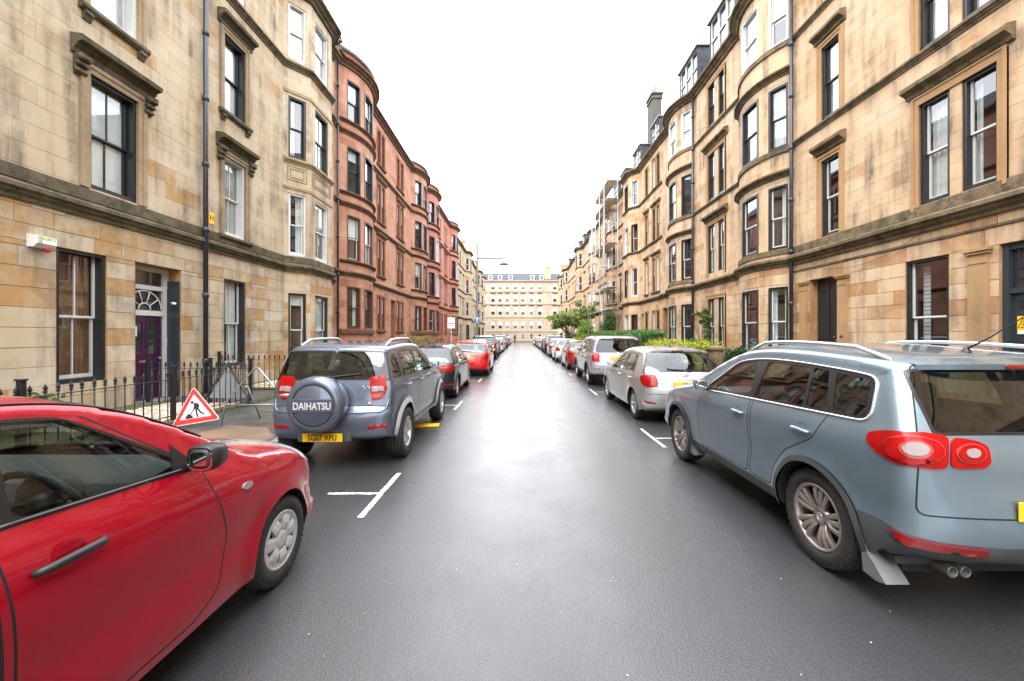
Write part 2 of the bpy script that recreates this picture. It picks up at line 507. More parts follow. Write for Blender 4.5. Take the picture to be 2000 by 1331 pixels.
def window_unit(parent, loc, rz, w, h, st, detail=2):
    """window: origin at the middle of the sill line on the wall face, outward is -y. Reveal depth .16"""
    w = round(w, 2); h = round(h, 2)
    fr, sa, bars = st.get('frame', 'black_wood'), st.get('sash', 'white_wood'), st.get('bars', 0)
    dp = st.get('deep', .15)
    if detail == 0:
        def mk():
            m = MB(); ring(m, w, h, .09, .04, .16); m.box(-w / 2 + .09, w / 2 - .09, .05, .14, h / 2 - .03, h / 2 + .03); return m.mesh('window', [M[sa]])
        o = link('window', unit(('w0', w, h, sa), mk), parent, loc, rz)
        for k, (a, b) in enumerate(((.0, .5), (.5, 1.0))):
            shade = st.get('blind') and k == 1
            pm = unit(('p0', w, h, k, shade), lambda: MB().quad((-w / 2 + .08, .1, h * a), (w / 2 - .08, .1, h * a), (w / 2 - .08, .1, h * b), (-w / 2 + .08, .1, h * b)).mesh('pane', [M['blind' if shade else 'far_pane']]))
            link('pane', pm, o)
        return o
    def mkf():
        m = MB(); ring(m, w, h, .07, st.get('face', .03), dp + .13, 0, 0, 0, .09, .06)
        return m.mesh('window', [M[fr]])
    o = link('window', unit(('f', w, h, fr, dp), mkf), parent, loc, rz)
    hs = h / 2; iw = w - .16
    def mksash(up):
        m = MB(); y = dp + (.02 if up else .065)
        ring(m, iw, hs + .02 if up else hs - .07, .045, y, y + .04, 0, hs - .015 if up else .09, 0, .045 if up else .07, .05)
        if bars: m.box(-.012, .012, y + .005, y + .035, (hs + .03) if up else .15, (h - .1) if up else hs - .02)
        return m.mesh('sash', [M[sa]])
    def mkpane(up):
        y = dp + (.04 if up else .085); z0, z1 = ((hs + .02, h - .07) if up else (.14, hs - .02))
        return MB().quad((-iw / 2 + .03, y, z0), (iw / 2 - .03, y, z0), (iw / 2 - .03, y, z1), (-iw / 2 + .03, y, z1)).mesh('pane', [M['pane']])
    for up in (1, 0):
        link('sash', unit(('s', w, h, sa, bars, up, dp), lambda: mksash(up)), o)
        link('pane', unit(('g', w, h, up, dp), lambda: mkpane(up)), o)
    def mkroom():
        m = MB(); y0, y1, X = dp + .131, dp + 1.3, w / 2 + .25
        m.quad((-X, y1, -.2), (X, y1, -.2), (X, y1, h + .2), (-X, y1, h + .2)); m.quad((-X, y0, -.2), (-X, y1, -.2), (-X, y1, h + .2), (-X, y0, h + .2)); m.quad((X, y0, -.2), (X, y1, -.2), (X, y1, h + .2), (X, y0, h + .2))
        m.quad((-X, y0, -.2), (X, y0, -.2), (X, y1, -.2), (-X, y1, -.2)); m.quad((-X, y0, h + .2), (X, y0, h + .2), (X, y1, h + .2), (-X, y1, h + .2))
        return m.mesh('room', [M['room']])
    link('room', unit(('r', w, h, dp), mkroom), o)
    bl = st.get('blind', 0)
    if bl:
        def mkb():
            y = dp + .118; return MB().box(-iw / 2 + .03, iw / 2 - .03, y, y + .008, h * (1 - bl), h - .03).mesh('blind', [M[st.get('blind_mat', 'blind')]])
        link('blind', unit(('b', w, h, bl, st.get('blind_mat'), dp), mkb), o)
    cu = st.get('curtain')
    if cu:
        def mkc(x0, x1):
            m = MB(); n = max(6, int((x1 - x0) / .035)); vs = []
            for k in range(n + 1):
                x = x0 + (x1 - x0) * k / n; y = dp + .165 + .022 * math.sin(k * 1.9) + .012 * math.sin(k * .7)
                vs += [(x, y, .06), (x, y, h - .05)]
            m.add(vs, [(2 * k, 2 * k + 2, 2 * k + 3, 2 * k + 1) for k in range(n)], 0, True); return m.mesh('curtain', [M[st.get('curtain_mat', 'net')]])
        spans = {'full': [(-iw / 2, iw / 2)], 'sides': [(-iw / 2, -iw * .22), (iw * .22, iw / 2)], 'left': [(-iw / 2, -iw * .05)], 'right': [(iw * .05, iw / 2)]}[cu]
        for a, b in spans: link('curtain', unit(('c', w, h, a, b, st.get('curtain_mat'), dp), lambda: mkc(a, b)), o)
    return o

def add_surround(o, w, h, st, trim, mould_mat):
    """dressed stone round an opening, as pieces of the window"""
    k = st.get('surround')
    if not k: return
    w = round(w, 2); h = round(h, 2); t = st.get('sw', .17)
    def mks():
        m = MB()
        for f in (-1, 1):
            a, b = sorted((f * w / 2, f * (w / 2 + t))); m.box(a, b, -.035, .02, -.02, h + t)
            a, b = sorted((f * (w / 2 + t * .55), f * (w / 2 + t))); m.box(a, b, -.058, -.034, -.02, h + t)
        m.box(-w / 2, w / 2, -.035, .02, h, h + t); m.box(-w / 2 - t * .55, w / 2 + t * .55, -.058, -.034, h + t * .55, h + t)
        return m.mesh('surround', [M[trim]])
    link('surround', unit(('su', w, h, t, trim), mks), o)
    if st.get('sill', 'box'):
        def mksi():
            m = MB(); X = w / 2 + t + .05
            m.add([(x, y, z) for x in (-X, X) for y, z in ((.02, -.16), (-.07, -.16), (-.12, -.11), (-.12, -.04), (-.05, -.02), (.16, .0), (.16, -.1))],
                  [(0, 1, 2, 3, 4, 5, 6), (13, 12, 11, 10, 9, 8, 7)] + [(i, (i + 1) % 7, 7 + (i + 1) % 7, 7 + i) for i in range(7)])
            if st['sill'] == 'bracket':
                for f in (-1, 1):
                    c = f * (w / 2 + t * .4); m.prism([(.0, -.36), (-.03, -.35), (-.09, -.24), (-.10, -.161), (.0, -.161)], 'x', c - .08, c + .08)
                    m.lathe([(.035, -.085), (.045, 0), (.035, .085)], 'x', 10, 0, True, (c, -.075, -.22))
            return m.mesh('sill', [M[mould_mat]])
        link('sill', unit(('si', w, t, st['sill'], mould_mat), mksi), o)
    hd = st.get('hood')
    if hd:
        def mkh():
            m = MB(); z = h + t + .16; X = w / 2 + t + (.16 if hd == 'console' else .10)
            pr = [(.02, z - .14), (-.06, z - .14), (-.075, z - .04), (-.13, z + .0), (-.14, z + .05), (-.27, z + .08), (-.29, z + .17), (-.26, z + .2), (.02, z + .25)]
            m.prism(pr, 'x', -X, X)
            return m.mesh('hood', [M[mould_mat]])
        link('hood', unit(('h', w, h, t, hd, mould_mat), mkh), o)
        if hd == 'console':
            def mkk(f):
                m = MB(); z = h + t + .02
                if 1:
                    c = f * (w / 2 + t + .02)
                    m.prism([(.0, z - .42), (-.05, z - .40), (-.07, z - .30), (-.09, z - .20), (-.16, z - .10), (-.22, z), (.0, z)], 'x', c - .09, c + .09)
                    for zz, yy, rr in ((z - .07, -.15, .075), (z - .20, -.10, .06), (z - .33, -.065, .055)):
                        m.lathe([(.01, -.115), (rr * .8, -.105), (rr, -.05), (rr * .8, 0), (rr, .05), (rr * .8, .105), (.01, .115)], 'x', 10, 0, True, (c, yy, zz))
                return m.mesh('console', [M[mould_mat]])
            for f in (-1, 1): link('console', unit(('k', w, h, t, mould_mat, f), lambda: mkk(f)), o)

def build_front(fac, root, ops, zs, courses, mats, stones='parts', n_parts=300, z_top=15.4, rec=.012, reveal=.30, look_y=None, stone_len=(.55, 1.15), stone_to=None):
    """backing wall with real openings, ashlar blocks, reveals.
    ops: dicts a, b (s), z0, z1; courses: list of z; mats: stone, mortar"""
    st_m, mor = mats
    zb = sorted(set([zs, z_top] + [o['z0'] for o in ops] + [o['z1'] for o in ops]))
    wall = MB(); d0 = -rec if stones else 0.0
    for i, g in enumerate(fac.seg):
        lo, hi = g['s0'], g['s0'] + g['L']
        sb = {lo, hi}
        for o in ops:
            for q in (o['a'], o['b']):
                if lo - 1e-6 < q < hi + 1e-6: sb.add(min(max(q, lo), hi))
        if g['k'] == 'A':
            for k in range(1, 12): sb.add(lo + g['L'] * k / 12)
        sb = sorted(sb)
        for a, b in zip(sb, sb[1:]):
            if b - a < 1e-5: continue
            for c, d in zip(zb, zb[1:]):
                m_s, m_z = (a + b) / 2, (c + d) / 2
                if any(o['a'] < m_s < o['b'] and o['z0'] < m_z < o['z1'] for o in ops): continue
                wall.quad(fac.P(a, c, d0, i), fac.P(b, c, d0, i), fac.P(b, d, d0, i), fac.P(a, d, d0, i), 0, .5, [(a, c, 0), (b, c, 0), (b, d, 0), (a, d, 0)])
    rv = MB()
    for o in ops:
        i = o['seg']; a, b, c, d = o['a'], o['b'], o['z0'], o['z1']
        # straight back along the opening's own middle normal
        nx, ny = fac.dirn((a + b) / 2, i)
        dep = o.get('deep_reveal', reveal)
        back = lambda p: (p[0] - nx * dep, p[1] - ny * dep, p[2])
        k = 1 if fac.seg[i]['k'] == 'L' else 4
        qs = [a + (b - a) * j / k for j in range(k + 1)]
        for z in (c, d):
            for q, r in zip(qs, qs[1:]):
                p1, p2 = fac.P(q, z, 0, i), fac.P(r, z, 0, i); rv.quad(p1, p2, back(p2), back(p1))
        for q in (a, b):
            p1, p2 = fac.P(q, c, 0, i), fac.P(q, d, 0, i); rv.quad(p1, p2, back(p2), back(p1))
    wall.add(rv.v, rv.f, 1)
    w = wall.build('wall', [M[mor] if stones else M[st_m], M[st_m]], root)
    if not stones: return
    blocks = []
    rng = random.Random(len(ops) * 31 + int(fac.O[0] * 10) + int(fac.seg[0]['a'][0] * 7))
    for i, g in enumerate(fac.seg):
        for r, (za, zb_) in enumerate(zip(courses, courses[1:])):
            free = [(g['s0'], g['s0'] + g['L'])]
            for o in ops:
                if o['seg'] == i and o['z0'] < zb_ - .03 and o['z1'] > za + .03:
                    e = o.get('margin', 0)
                    nf = []
                    for a, b in free:
                        if o['b'] + e <= a or o['a'] - e >= b: nf.append((a, b)); continue
                        if o['a'] - e > a: nf.append((a, o['a'] - e))
                        if o['b'] + e < b: nf.append((o['b'] + e, b))
                    free = nf
            for a, b in free:
                L = b - a
                if L < .03: continue
                cuts = [a]; x = a + (rng.uniform(.25, .6) if (r % 2 and L > 1.4) else 0)
                if x > a: cuts.append(x)
                while b - x > stone_len[1] * 1.35:
                    x += rng.uniform(*stone_len); cuts.append(x)
                cuts.append(b)
                for p, q in zip(cuts, cuts[1:]): blocks.append((i, p, q, za, zb_, rng.random() ** 1.25 if za < 4.3 or rng.random() < .13 else rng.uniform(.42, .86), rng.uniform(-.003, .003) if za < 4.3 else rng.uniform(-.0012, .0012)))
    def block(mb, bl):
        i, p, q, za, zb_, t, j = bl
        gp, ch, dd = (.0035, .006, rec + .004) if za < 4.3 else (.0006, .0028, .006)
        k = 1 if fac.seg[i]['k'] == 'L' else 3
        outer = [p + gp + (q - p - 2 * gp) * n / k for n in range(k + 1)]; inner = [p + gp + ch + (q - p - 2 * gp - 2 * ch) * n / k for n in range(k + 1)]
        vs = [fac.P(x, za + gp + ch, j, i) for x in inner] + [fac.P(x, zb_ - gp - ch, j, i) for x in inner] + [fac.P(x, za + gp, -dd, i) for x in outer] + [fac.P(x, zb_ - gp, -dd, i) for x in outer]
        n = k + 1; fs = []
        for e in range(k):
            fs += [(e, e + 1, n + e + 1, n + e), (2 * n + e, 2 * n + e + 1, e + 1, e), (n + e, n + e + 1, 3 * n + e + 1, 3 * n + e)]
        fs += [(0, n, 3 * n, 2 * n), (k, n + k, 3 * n + k, 2 * n + k)]
        mb.add(vs, fs, 0, False, t)
    def size(bl):
        i, p, q, za, zb_, t, j = bl
        A, B = fac.P(p, za, 0, i), fac.P(q, zb_, 0, i)
        if A[1] < .5 or B[1] < .5: return 0
        pa = (A[0] / A[1], (A[2] - CAM_H) / A[1]); pb = (B[0] / B[1], (B[2] - CAM_H) / B[1])
        if max(abs(pa[0]), abs(pb[0])) > 1.36 or max(pa[1], pb[1]) > .93: return 0
        return abs(pa[0] - pb[0]) * abs(pa[1] - pb[1])
    blocks.sort(key=lambda b: -size(b))
    shown = [b for b in blocks[:n_parts] if size(b) > 0]
    for b in shown:
        mb = MB(); block(mb, b); mb.t = [x if x != .5 else .501 for x in mb.t]; mb.build('stone', [M[st_m]], root)
    rest = blocks[len(shown):]
    if rest:
        mb = MB()
        for b in rest: block(mb, b)
        tag(mb.build('ashlar', [M[st_m]], root), kind='stuff')

def op(fac, a, b, z0, z1, st=None, seg=None, margin=0, kind='window', **kw):
    """opening between two positions along the path (s)"""
    if seg is None:
        for i, g in enumerate(fac.seg):
            if g['s0'] - 1e-6 <= (a + b) / 2 <= g['s0'] + g['L'] + 1e-6: seg = i
    return dict(a=a, b=b, z0=z0, z1=z1, st=st or {}, seg=seg, margin=margin, kind=kind, **kw)

def opu(fac, u0, u1, z0, z1, st=None, **kw):
    a, b = sorted((fac.s_of_u(u0), fac.s_of_u(u1)))
    return op(fac, a, b, z0, z1, st, **kw)

def opseg(fac, i, f, w, z0, z1, st=None, **kw):
    g = fac.seg[i]; c = g['s0'] + g['L'] * f
    return op(fac, c - w / 2, c + w / 2, z0, z1, st, seg=i, **kw)

def fill_windows(fac, root, ops, detail, trim, mould_mat):
    for o in ops:
        if o['kind'] != 'window': continue
        c = (o['a'] + o['b']) / 2; nx, ny = fac.dirn(c, o['seg'])
        rz = math.atan2(nx, -ny); p = fac.P(c, o['z0'], 0, o['seg'])
        pa, pb = fac.P(o['a'], 0, 0, o['seg']), fac.P(o['b'], 0, 0, o['seg'])
        w = math.hypot(pa[0] - pb[0], pa[1] - pb[1]); h = o['z1'] - o['z0']
        W_ = window_unit(root, p, rz, w, h, o['st'], detail)
        add_surround(W_, w, h, o['st'], trim, mould_mat)

def shell_box(fac, root, z_top, depth, mat, roof=True, ridge=4.0, inset=.35, gutter='lead', label=None, z_bot=0.0):
    """sides and back of the block, roof slopes, gutter"""
    u0 = fac.seg[0]['a'][0]; last = fac.seg[-1]; u1 = last['b'][0]
    def W(u, d, z): w = fac.O + fac.T * u + fac.Nn * d; return (w[0], w[1], z)
    m = MB()
    m.quad(W(u0, -.02, z_bot), W(u0, -depth, z_bot), W(u0, -depth, z_top), W(u0, -.02, z_top), 0, .5, [(0, z_bot, 0), (depth, z_bot, 0), (depth, z_top, 0), (0, z_top, 0)])
    m.quad(W(u1, -.02, z_bot), W(u1, -depth, z_bot), W(u1, -depth, z_top), W(u1, -.02, z_top), 0, .5, [(0, z_bot, 0), (depth, z_bot, 0), (depth, z_top, 0), (0, z_top, 0)])
    m.quad(W(u0, -depth, z_bot), W(u1, -depth, z_bot), W(u1, -depth, z_top), W(u0, -depth, z_top))
    m.build('rear_wall', [M[mat]], root)
    if roof:
        r = MB(); a, b = W(u0, .02, z_top + .02), W(u1, .02, z_top + .02); c, d = W(u0, -depth / 2, z_top + ridge), W(u1, -depth / 2, z_top + ridge); e, f = W(u0, -depth, z_top), W(u1, -depth, z_top)
        r.quad(a, b, d, c); r.quad(c, d, f, e); r.add([a, c, e], [(0, 1, 2)]); r.add([b, d, f], [(0, 1, 2)])
        ro = r.build('roof', [M['slate']], root)
        return ro, W
    return None, W

def chimney(parent, at, w, d, z0, z1, mat, pots=4, axis='d'):
    m = MB(); x, y = at
    m.box(x - w / 2, x + w / 2, y - d / 2, y + d / 2, z0, z1); m.box(x - w / 2 - .08, x + w / 2 + .08, y - d / 2 - .08, y + d / 2 + .08, z1 - .35, z1 - .15)
    m.box(x - w / 2 - .12, x + w / 2 + .12, y - d / 2 - .12, y + d / 2 + .12, z1, z1 + .14)
    o = m.build('chimney', [M[mat]], parent)
    for k in range(pots):
        t = (k + .5) / pots - .5; p = MB(); px, py = (x + t * w * .9, y) if w > d else (x, y + t * d * .9)
        p.lathe([(.15, 0), (.13, .1), (.12, .5), (.15, .55), (.15, .65), (.11, .65), (.10, .3)], 'z', 12, 0, True, (px, py, z1 + .13)); p.build('chimney_pot', [M['terracotta']], o)
    return o

def dormer(roof, fac, u, d0, z0, w, h, dep, glazing=2):
    """slate cheeked dormer set back on the slope, front towards the street"""
    c = fac.O + fac.T * u + fac.Nn * d0; nx, ny = fac.Nn; rz = math.atan2(nx, -ny)
    m = MB(); m.box(-w / 2, -w / 2 + .12, 0, dep, 0, h); m.box(w / 2 - .12, w / 2, 0, dep, 0, h); m.box(-w / 2 + .12, w / 2 - .12, .02, dep, 0, .45)
    m.box(-w / 2 - .1, w / 2 + .1, -.12, dep, h, h + .10, 1); m.box(-w / 2 + .12, w / 2 - .12, .5, .55, .45, h, 1)
    o = m.build('dormer', [M['slate'], M['lead']], roof, (c[0], c[1], z0), rz)
    f = MB(); n = glazing; cw = (w - .24) / n
    for k in range(n):
        x = -w / 2 + .12 + cw * (k + .5); ring(f, cw, h - .45, .06, .03, .11, x, .45); f.box(x - cw / 2, x + cw / 2, .03, .10, .45 + (h - .45) / 2 - .03, .45 + (h - .45) / 2 + .03)
        f.quad((x - cw / 2, .09, .45), (x + cw / 2, .09, .45), (x + cw / 2, .09, h), (x - cw / 2, .09, h), 1)
    f.build('dormer_window', [M['white_wood'], M['far_pane']], o)
    return o

def course_list(*zones):
    """zones: z values of the fixed levels; about .36 m courses between them"""
    out = [zones[0]]
    for a, b in zip(zones, zones[1:]):
        n = max(1, round((b - a) / .37)); out += [a + (b - a) * k / n for k in range(1, n + 1)]
    return out

def downpipe(root, x, y, z0, z1, r=.055, mat='pipe', step=1.85):
    m = MB(); m.tube([(x, y, z0), (x, y, z1)], r, 12)
    z = z0 + .9
    while z < z1 - .2:
        m.lathe([(r, -.07), (r + .022, -.06), (r + .022, .05), (r + .005, .07)], 'z', 12, 0, True, (x, y, z)); m.box(x - .10, x + .10, y - .10, y + .03, z - .02, z + .02) if False else None
        m.tube([(x - .09, y, z), (x + .09, y, z)], .018, 6); z += step
    return m.build('downpipe', [M[mat]], root)
# ------------------------------------------------------------------ ground, road, pavements
def asphalt():
    m, nt, b = new_mat('wet_asphalt')
    geo = N(nt, 'ShaderNodeNewGeometry'); pos = geo.outputs['Position']
    fine = noise(nt, 130, 3, 0.65, pos); mid = noise(nt, 55, 4, 0.7, pos)
    vo = N(nt, 'ShaderNodeTexVoronoi'); vo.inputs['Scale'].default_value = 75; nt.links.new(pos, vo.inputs['Vector'])
    big = noise(nt, 0.5, 5, 0.6, pos, stretch=(1.6, 0.35, 1)); patch = noise(nt, 1.4, 5, 0.65, pos)
    c = mixc(nt, maprange(nt, fine, 0.35, 0.7), (0.014, 0.015, 0.017), (0.060, 0.064, 0.069))
    c = mixc(nt, maprange(nt, big, 0.35, 0.65, 0, 0.45), c, (0.026, 0.026, 0.028))
    sp = noise(nt, 150, 1, 0.5, pos)
    c = mixc(nt, maprange(nt, sp, 0.70, 0.76, 0, 0.6), c, (0.30, 0.29, 0.27))
    nt.links.new(c, b.inputs['Base Color'])
    # worn wheel tracks hold a smoother film of water than the rest
    sx = N(nt, 'ShaderNodeSeparateXYZ'); nt.links.new(pos, sx.inputs[0])
    w = N(nt, 'ShaderNodeTexNoise'); w.noise_dimensions = '1D'; w.inputs['Scale'].default_value = 0.9; w.inputs['Detail'].default_value = 2
    nt.links.new(sx.outputs['X'], w.inputs['W'])
    r1 = maprange(nt, w.outputs['Fac'], 0.35, 0.65, -0.05, 0.06)
    r = N(nt, 'ShaderNodeMath', operation='ADD'); nt.links.new(r1, r.inputs[0]); nt.links.new(maprange(nt, patch, 0.3, 0.7, 0.16, 0.28), r.inputs[1])
    b.inputs['Roughness'].default_value = 0.42
    b.inputs['Specular IOR Level'].default_value = 0.5
    # the water film
    nt.links.new(maprange(nt, patch, 0.25, 0.7, 0.72, 0.5), b.inputs['Coat Weight'])
    nt.links.new(r.outputs[0], b.inputs['Coat Roughness']); b.inputs['Coat IOR'].default_value = 1.5
    cb = N(nt, 'ShaderNodeBump'); cb.inputs['Strength'].default_value = 0.15; cb.inputs['Distance'].default_value = 0.01
    nt.links.new(mixc(nt, 0.3, fine, mid), cb.inputs['Height']); nt.links.new(cb.outputs['Normal'], b.inputs['Coat Normal'])
    h = mixc(nt, 0.45, mixc(nt, 0.6, fine, mid), maprange(nt, vo.outputs['Distance'], 0, 0.7))
    bump(nt, b, h, 0.36, 0.012)
    return m
M['asphalt'] = asphalt()
M['pavement'] = simple('damp_pavement', (0.068, 0.066, 0.066), 0.34, var=0.3, vscale=2.2, bmp=0.25, bscale=70)
M['earth_patch'] = simple('brown_paving_patch', (0.17, 0.115, 0.078), 0.42, var=0.25, vscale=3, bmp=0.2, bscale=50)
M['kerb'] = simple('grey_kerb_stone', (0.20, 0.19, 0.18), 0.5, var=0.25, bmp=0.2)
M['ground'] = simple('distant_ground', (0.12, 0.115, 0.10), 0.8, var=0.2, vscale=0.2)
M['soil'] = simple('mossy_garden_soil', (0.075, 0.085, 0.03), 0.95, var=0.5, vscale=2.5, bmp=0.6, bscale=22)
def worn_line():
    m, nt, b = new_mat('worn_white_road_paint')
    c = mixc(nt, maprange(nt, noise(nt, 26, 5, 0.75), 0.50, 0.62), (0.62, 0.61, 0.57), (0.07, 0.07, 0.07))
    nt.links.new(c, b.inputs['Base Color']); b.inputs['Roughness'].default_value = 0.35
    bump(nt, b, noise(nt, 90, 3, 0.6), 0.3, 0.008)
    return m
M['line'] = worn_line()
M['pebble'] = stone('pale_pebbles', [(0, (0.42, 0.30, 0.22)), (0.5, (0.60, 0.50, 0.40)), (1, (0.72, 0.66, 0.58))], dirt_amt=0.2)

KL, KR, XL, XR = -3.75, 4.30, -9.0, 9.8
Y0, Y1 = -34.0, 98.0
g = MB(); g.quad((-1500, -400, -.05), (1500, -400, -.05), (1500, 2400, -.05), (-1500, 2400, -.05)); tag(g.build('ground', [M['ground']]), kind='structure')
g = MB(); g.quad((KL, Y0, 0), (KR, Y0, 0), (KR, Y1 + 10, 0), (KL, Y1 + 10, 0)); tag(g.build('road', [M['asphalt']]), kind='structure')
g = MB(); g.quad((-80, Y1, -.006), (80, Y1, -.006), (80, Y1 + 8.5, -.006), (-80, Y1 + 8.5, -.006)); tag(g.build('cross_road', [M['asphalt']]), kind='structure')
for f, k, w in ((-1, KL, XL), (1, KR, XR)):
    inner = k + f * .15
    lo, hi = sorted((inner, w - f * .0))
    g = MB(); g.box(lo, hi, Y0, Y1, -.03, .13)
    pv = tag(g.build('pavement', [M['pavement']]), kind='structure')
    km = MB(); km.cbox(-.075, .075, .004, .906, -.06, .135, .012); kme = km.mesh('kerb_stone', [M['kerb']])
    y = Y0
    while y < 60:
        link('kerb_stone', kme, pv, (k + f * .076, y, 0)); y += .91
    g = MB(); g.box(min(k + f * .002, k + f * .15), max(k + f * .002, k + f * .15), y, Y1, -.05, .133); tag(g.build('kerb_run', [M['kerb']], pv), kind='stuff')
g = MB(); g.box(-80, 80, Y1 + 8.5, Y1 + 10.3, -.03, .13); tag(g.build('pavement', [M['pavement']]), kind='structure')
g = MB(); g.add([(-5.5, 6.0, .134), (-3.95, 5.0, .134), (-3.95, 6.4, .134), (-4.5, 7.1, .134), (-5.3, 7.3, .134)], [(0, 1, 2, 3, 4)]); tag(g.build('pavement_patch', [M['earth_patch']]), kind='structure')

# parking bay marks: a lengthwise stroke and a short cross stroke each
rngm = random.Random(3)
def mark(x, yc, ya, yb, xin, label):
    m = MB(); z = .004; n = 10
    pts = [(ya + (yb - ya) * k / n) for k in range(n + 1)]
    e = [rngm.uniform(-.006, .006) for _ in range(4 * n + 4)]
    for k in range(n): m.quad((x - .03 + e[k], pts[k], z), (x + .03 + e[k + n], pts[k], z), (x + .03 + e[k + n + 1], pts[k + 1], z), (x - .03 + e[k + 1], pts[k + 1], z))
    f = 1 if xin > x else -1
    xs = [x + f * .03 + (xin - x - f * .03) * k / 6 for k in range(7)]
    for k in range(6): m.quad((xs[k], yc - .028 + e[k + 20], z), (xs[k + 1], yc - .028 + e[k + 21], z), (xs[k + 1], yc + .028 + e[k + 28], z), (xs[k], yc + .028 + e[k + 27], z))
    tag(m.build('parking_bay_mark', [M['line']]), kind='structure')
for yc, ya, yb in ((4.47, 3.88, 5.13), (10.1, 9.5, 10.75), (15.7, 15.1, 16.3), (21.4, 20.8, 22.0), (27, 26.4, 27.6)): mark(-1.555, yc, ya, yb, -2.15, 'left')
for yc, ya, yb in ((6.86, 6.3, 7.57), (12.45, 11.8, 13.1), (18.1, 17.5, 18.7), (23.8, 23.2, 24.4), (29.5, 28.9, 30.1)): mark(2.30, yc, ya, yb, 2.95, 'right')

# scraps of paper, gravel and leaf litter lying on the road
rl = random.Random(11)
M['scrap'] = simple('pale_scrap', (0.72, 0.70, 0.66), 0.7); M['leaf_litter'] = simple('brown_fallen_leaf', (0.30, 0.16, 0.06), 0.7)
mb = MB()
for _ in range(46):
    x = rl.uniform(-1.6, 3.2); y = rl.choice([rl.uniform(1.2, 4), rl.uniform(1.5, 9), rl.uniform(2, 14)]); s = rl.uniform(.003, .009); a = rl.uniform(0, 6)
    c, sn = math.cos(a) * s, math.sin(a) * s
    mb.add([(x + c, y + sn, .003), (x - sn * .6, y + c * .6, .007), (x - c, y - sn, .003), (x + sn * .5, y - c * .5, .005)], [(0, 1, 2, 3)], 1 if rl.random() < .2 else 0)
tag(mb.build('road_litter', [M['scrap'], M['leaf_litter']]), kind='stuff')

# ------------------------------------------------------------------ left: cream tenement
WHITE = dict(frame='white_wood', sash='white_wood'); BLACK = dict(frame='black_wood', sash='black_wood'); BW = dict(frame='black_wood', sash='white_wood')
BROWN = dict(frame='brown_wood', sash='brown_wood')
def S(base, **kw): d = dict(base); d.update(kw); return d

def front_things(fac, root, mats, strings, trim_mat):
    for prof, a, b in strings:
        m = MB(); fac.sweep(m, prof, a, b); m.build('string_course', [M[trim_mat]], root)

L1 = thing('tenement', 'cream sandstone tenement with mossy hoods and a purple front door', 'tenement building', (XL, 9, 0))
def under(root):
    """children are given in world coordinates"""
    inv = Matrix.Translation(-root.location)
    for o in root.children:
        if not o.get('_w'): o.matrix_parent_inverse = inv; o['_w'] = 1
F = Facade((XL, 0), (0, 1), (1, 0), [('L', -24, 15.16), ('C', 15.16, 18.46, .65, .76), ('L', 18.46, 19.25)])
G0, G1, A0, A1, B0, B1, C0, C1 = .81, 3.5, 4.87, 7.26, 8.65, 11.0, 12.5, 14.6
ops = [opu(F, 4.2, 5.15, G0, G1, S(BW, bars=1)), opu(F, 7.74, 8.68, G0, G1, S(BW, bars=1, curtain='full', curtain_mat='brown_net')),
       opu(F, 9.33, 10.59, .15, G1, kind='door', deep_reveal=.44), opu(F, 12.13, 13.08, G0, G1, S(BW, bars=1, blind=.48, curtain='right'))]
sur = dict(surround=1, margin=0)
ops += [opu(F, 4.3, 5.35, A0, A1, S(BLACK, bars=1, blind=.98, surround=1, sill='box', hood='console')),
        opu(F, 8.33, 9.38, A0, A1, S(BLACK, bars=1, blind=.98, surround=1, sill=None, hood='console', sw=.2), margin=.2),
        opu(F, 12.12, 13.06, A0, A1, S(WHITE, bars=1, blind=.97, blind_mat='blind_grey', surround=1, sill='box', hood='console'), margin=.17),
        opu(F, 4.3, 5.35, B0, B1, S(WHITE, surround=1, sill='bracket')),
        opu(F, 8.33, 9.38, B0, B1, S(WHITE, curtain='full', surround=1, sill='bracket', hood='plain'), margin=.17),
        opu(F, 12.12, 13.06, B0, B1, S(BLACK, blind=.98, surround=1, sill='bracket', hood='plain'), margin=.17),
        opu(F, 4.3, 5.35, C0, C1, S(WHITE)), opu(F, 8.33, 9.38, C0, C1, S(WHITE, blind=.5)), opu(F, 12.12, 13.06, C0, C1, S(WHITE, curtain='full'))]
for z0, z1, st, st2 in ((G0 - .25, G1 - .1, S(BW, blind=.16, deep=.10), S(BW, bars=0, curtain='full', deep=.10)), (A0, A1, S(WHITE, curtain='right', deep=.10), S(WHITE, bars=1, blind=.5, blind_mat='blind_grey', deep=.10)),
                   (B0, B1, S(BLACK, curtain='left', deep=.10), S(BLACK, bars=1, curtain='full', deep=.10)), (C0, C1, S(WHITE, blind=.97, deep=.10), S(WHITE, curtain='full', deep=.10))):
    ops += [opseg(F, 1, .5, .64, z0, z1, st), opseg(F, 2, .5, 1.08, z0, z1, st2), opseg(F, 3, .5, .62, z0, z1, st)]
CL = course_list(.15, .56, .81, 3.4, 3.5, 4.45, 4.87, 7.26, 8.65, 11.0, 12.5, 14.6, 15.4)
build_front(F, L1, ops, .13, CL, ('cream', 'mortar'), n_parts=300, z_top=15.4)
fill_windows(F, L1, ops, 2, 'cream_trim', 'cream_mould')
front_things(F, L1, None, [(mould(4.22, .30, .17), 0, F.total), (flat_band(4.58, .24, .035), 0, F.total), (mould(12.06, .26, .15), 0, F.total), (mould(15.0, .42, .38), 0, F.total)], 'cream_mould')
bs, be = F.seg[1]['s0'], F.seg[3]['s0'] + F.seg[3]['L']
front_things(F, L1, None, [(mould(8.40, .20, .11), bs - .02, be + .02), (flat_band(7.42, .10, .03), bs, be), (flat_band(11.12, .12, .04), bs, be)], 'cream_trim')
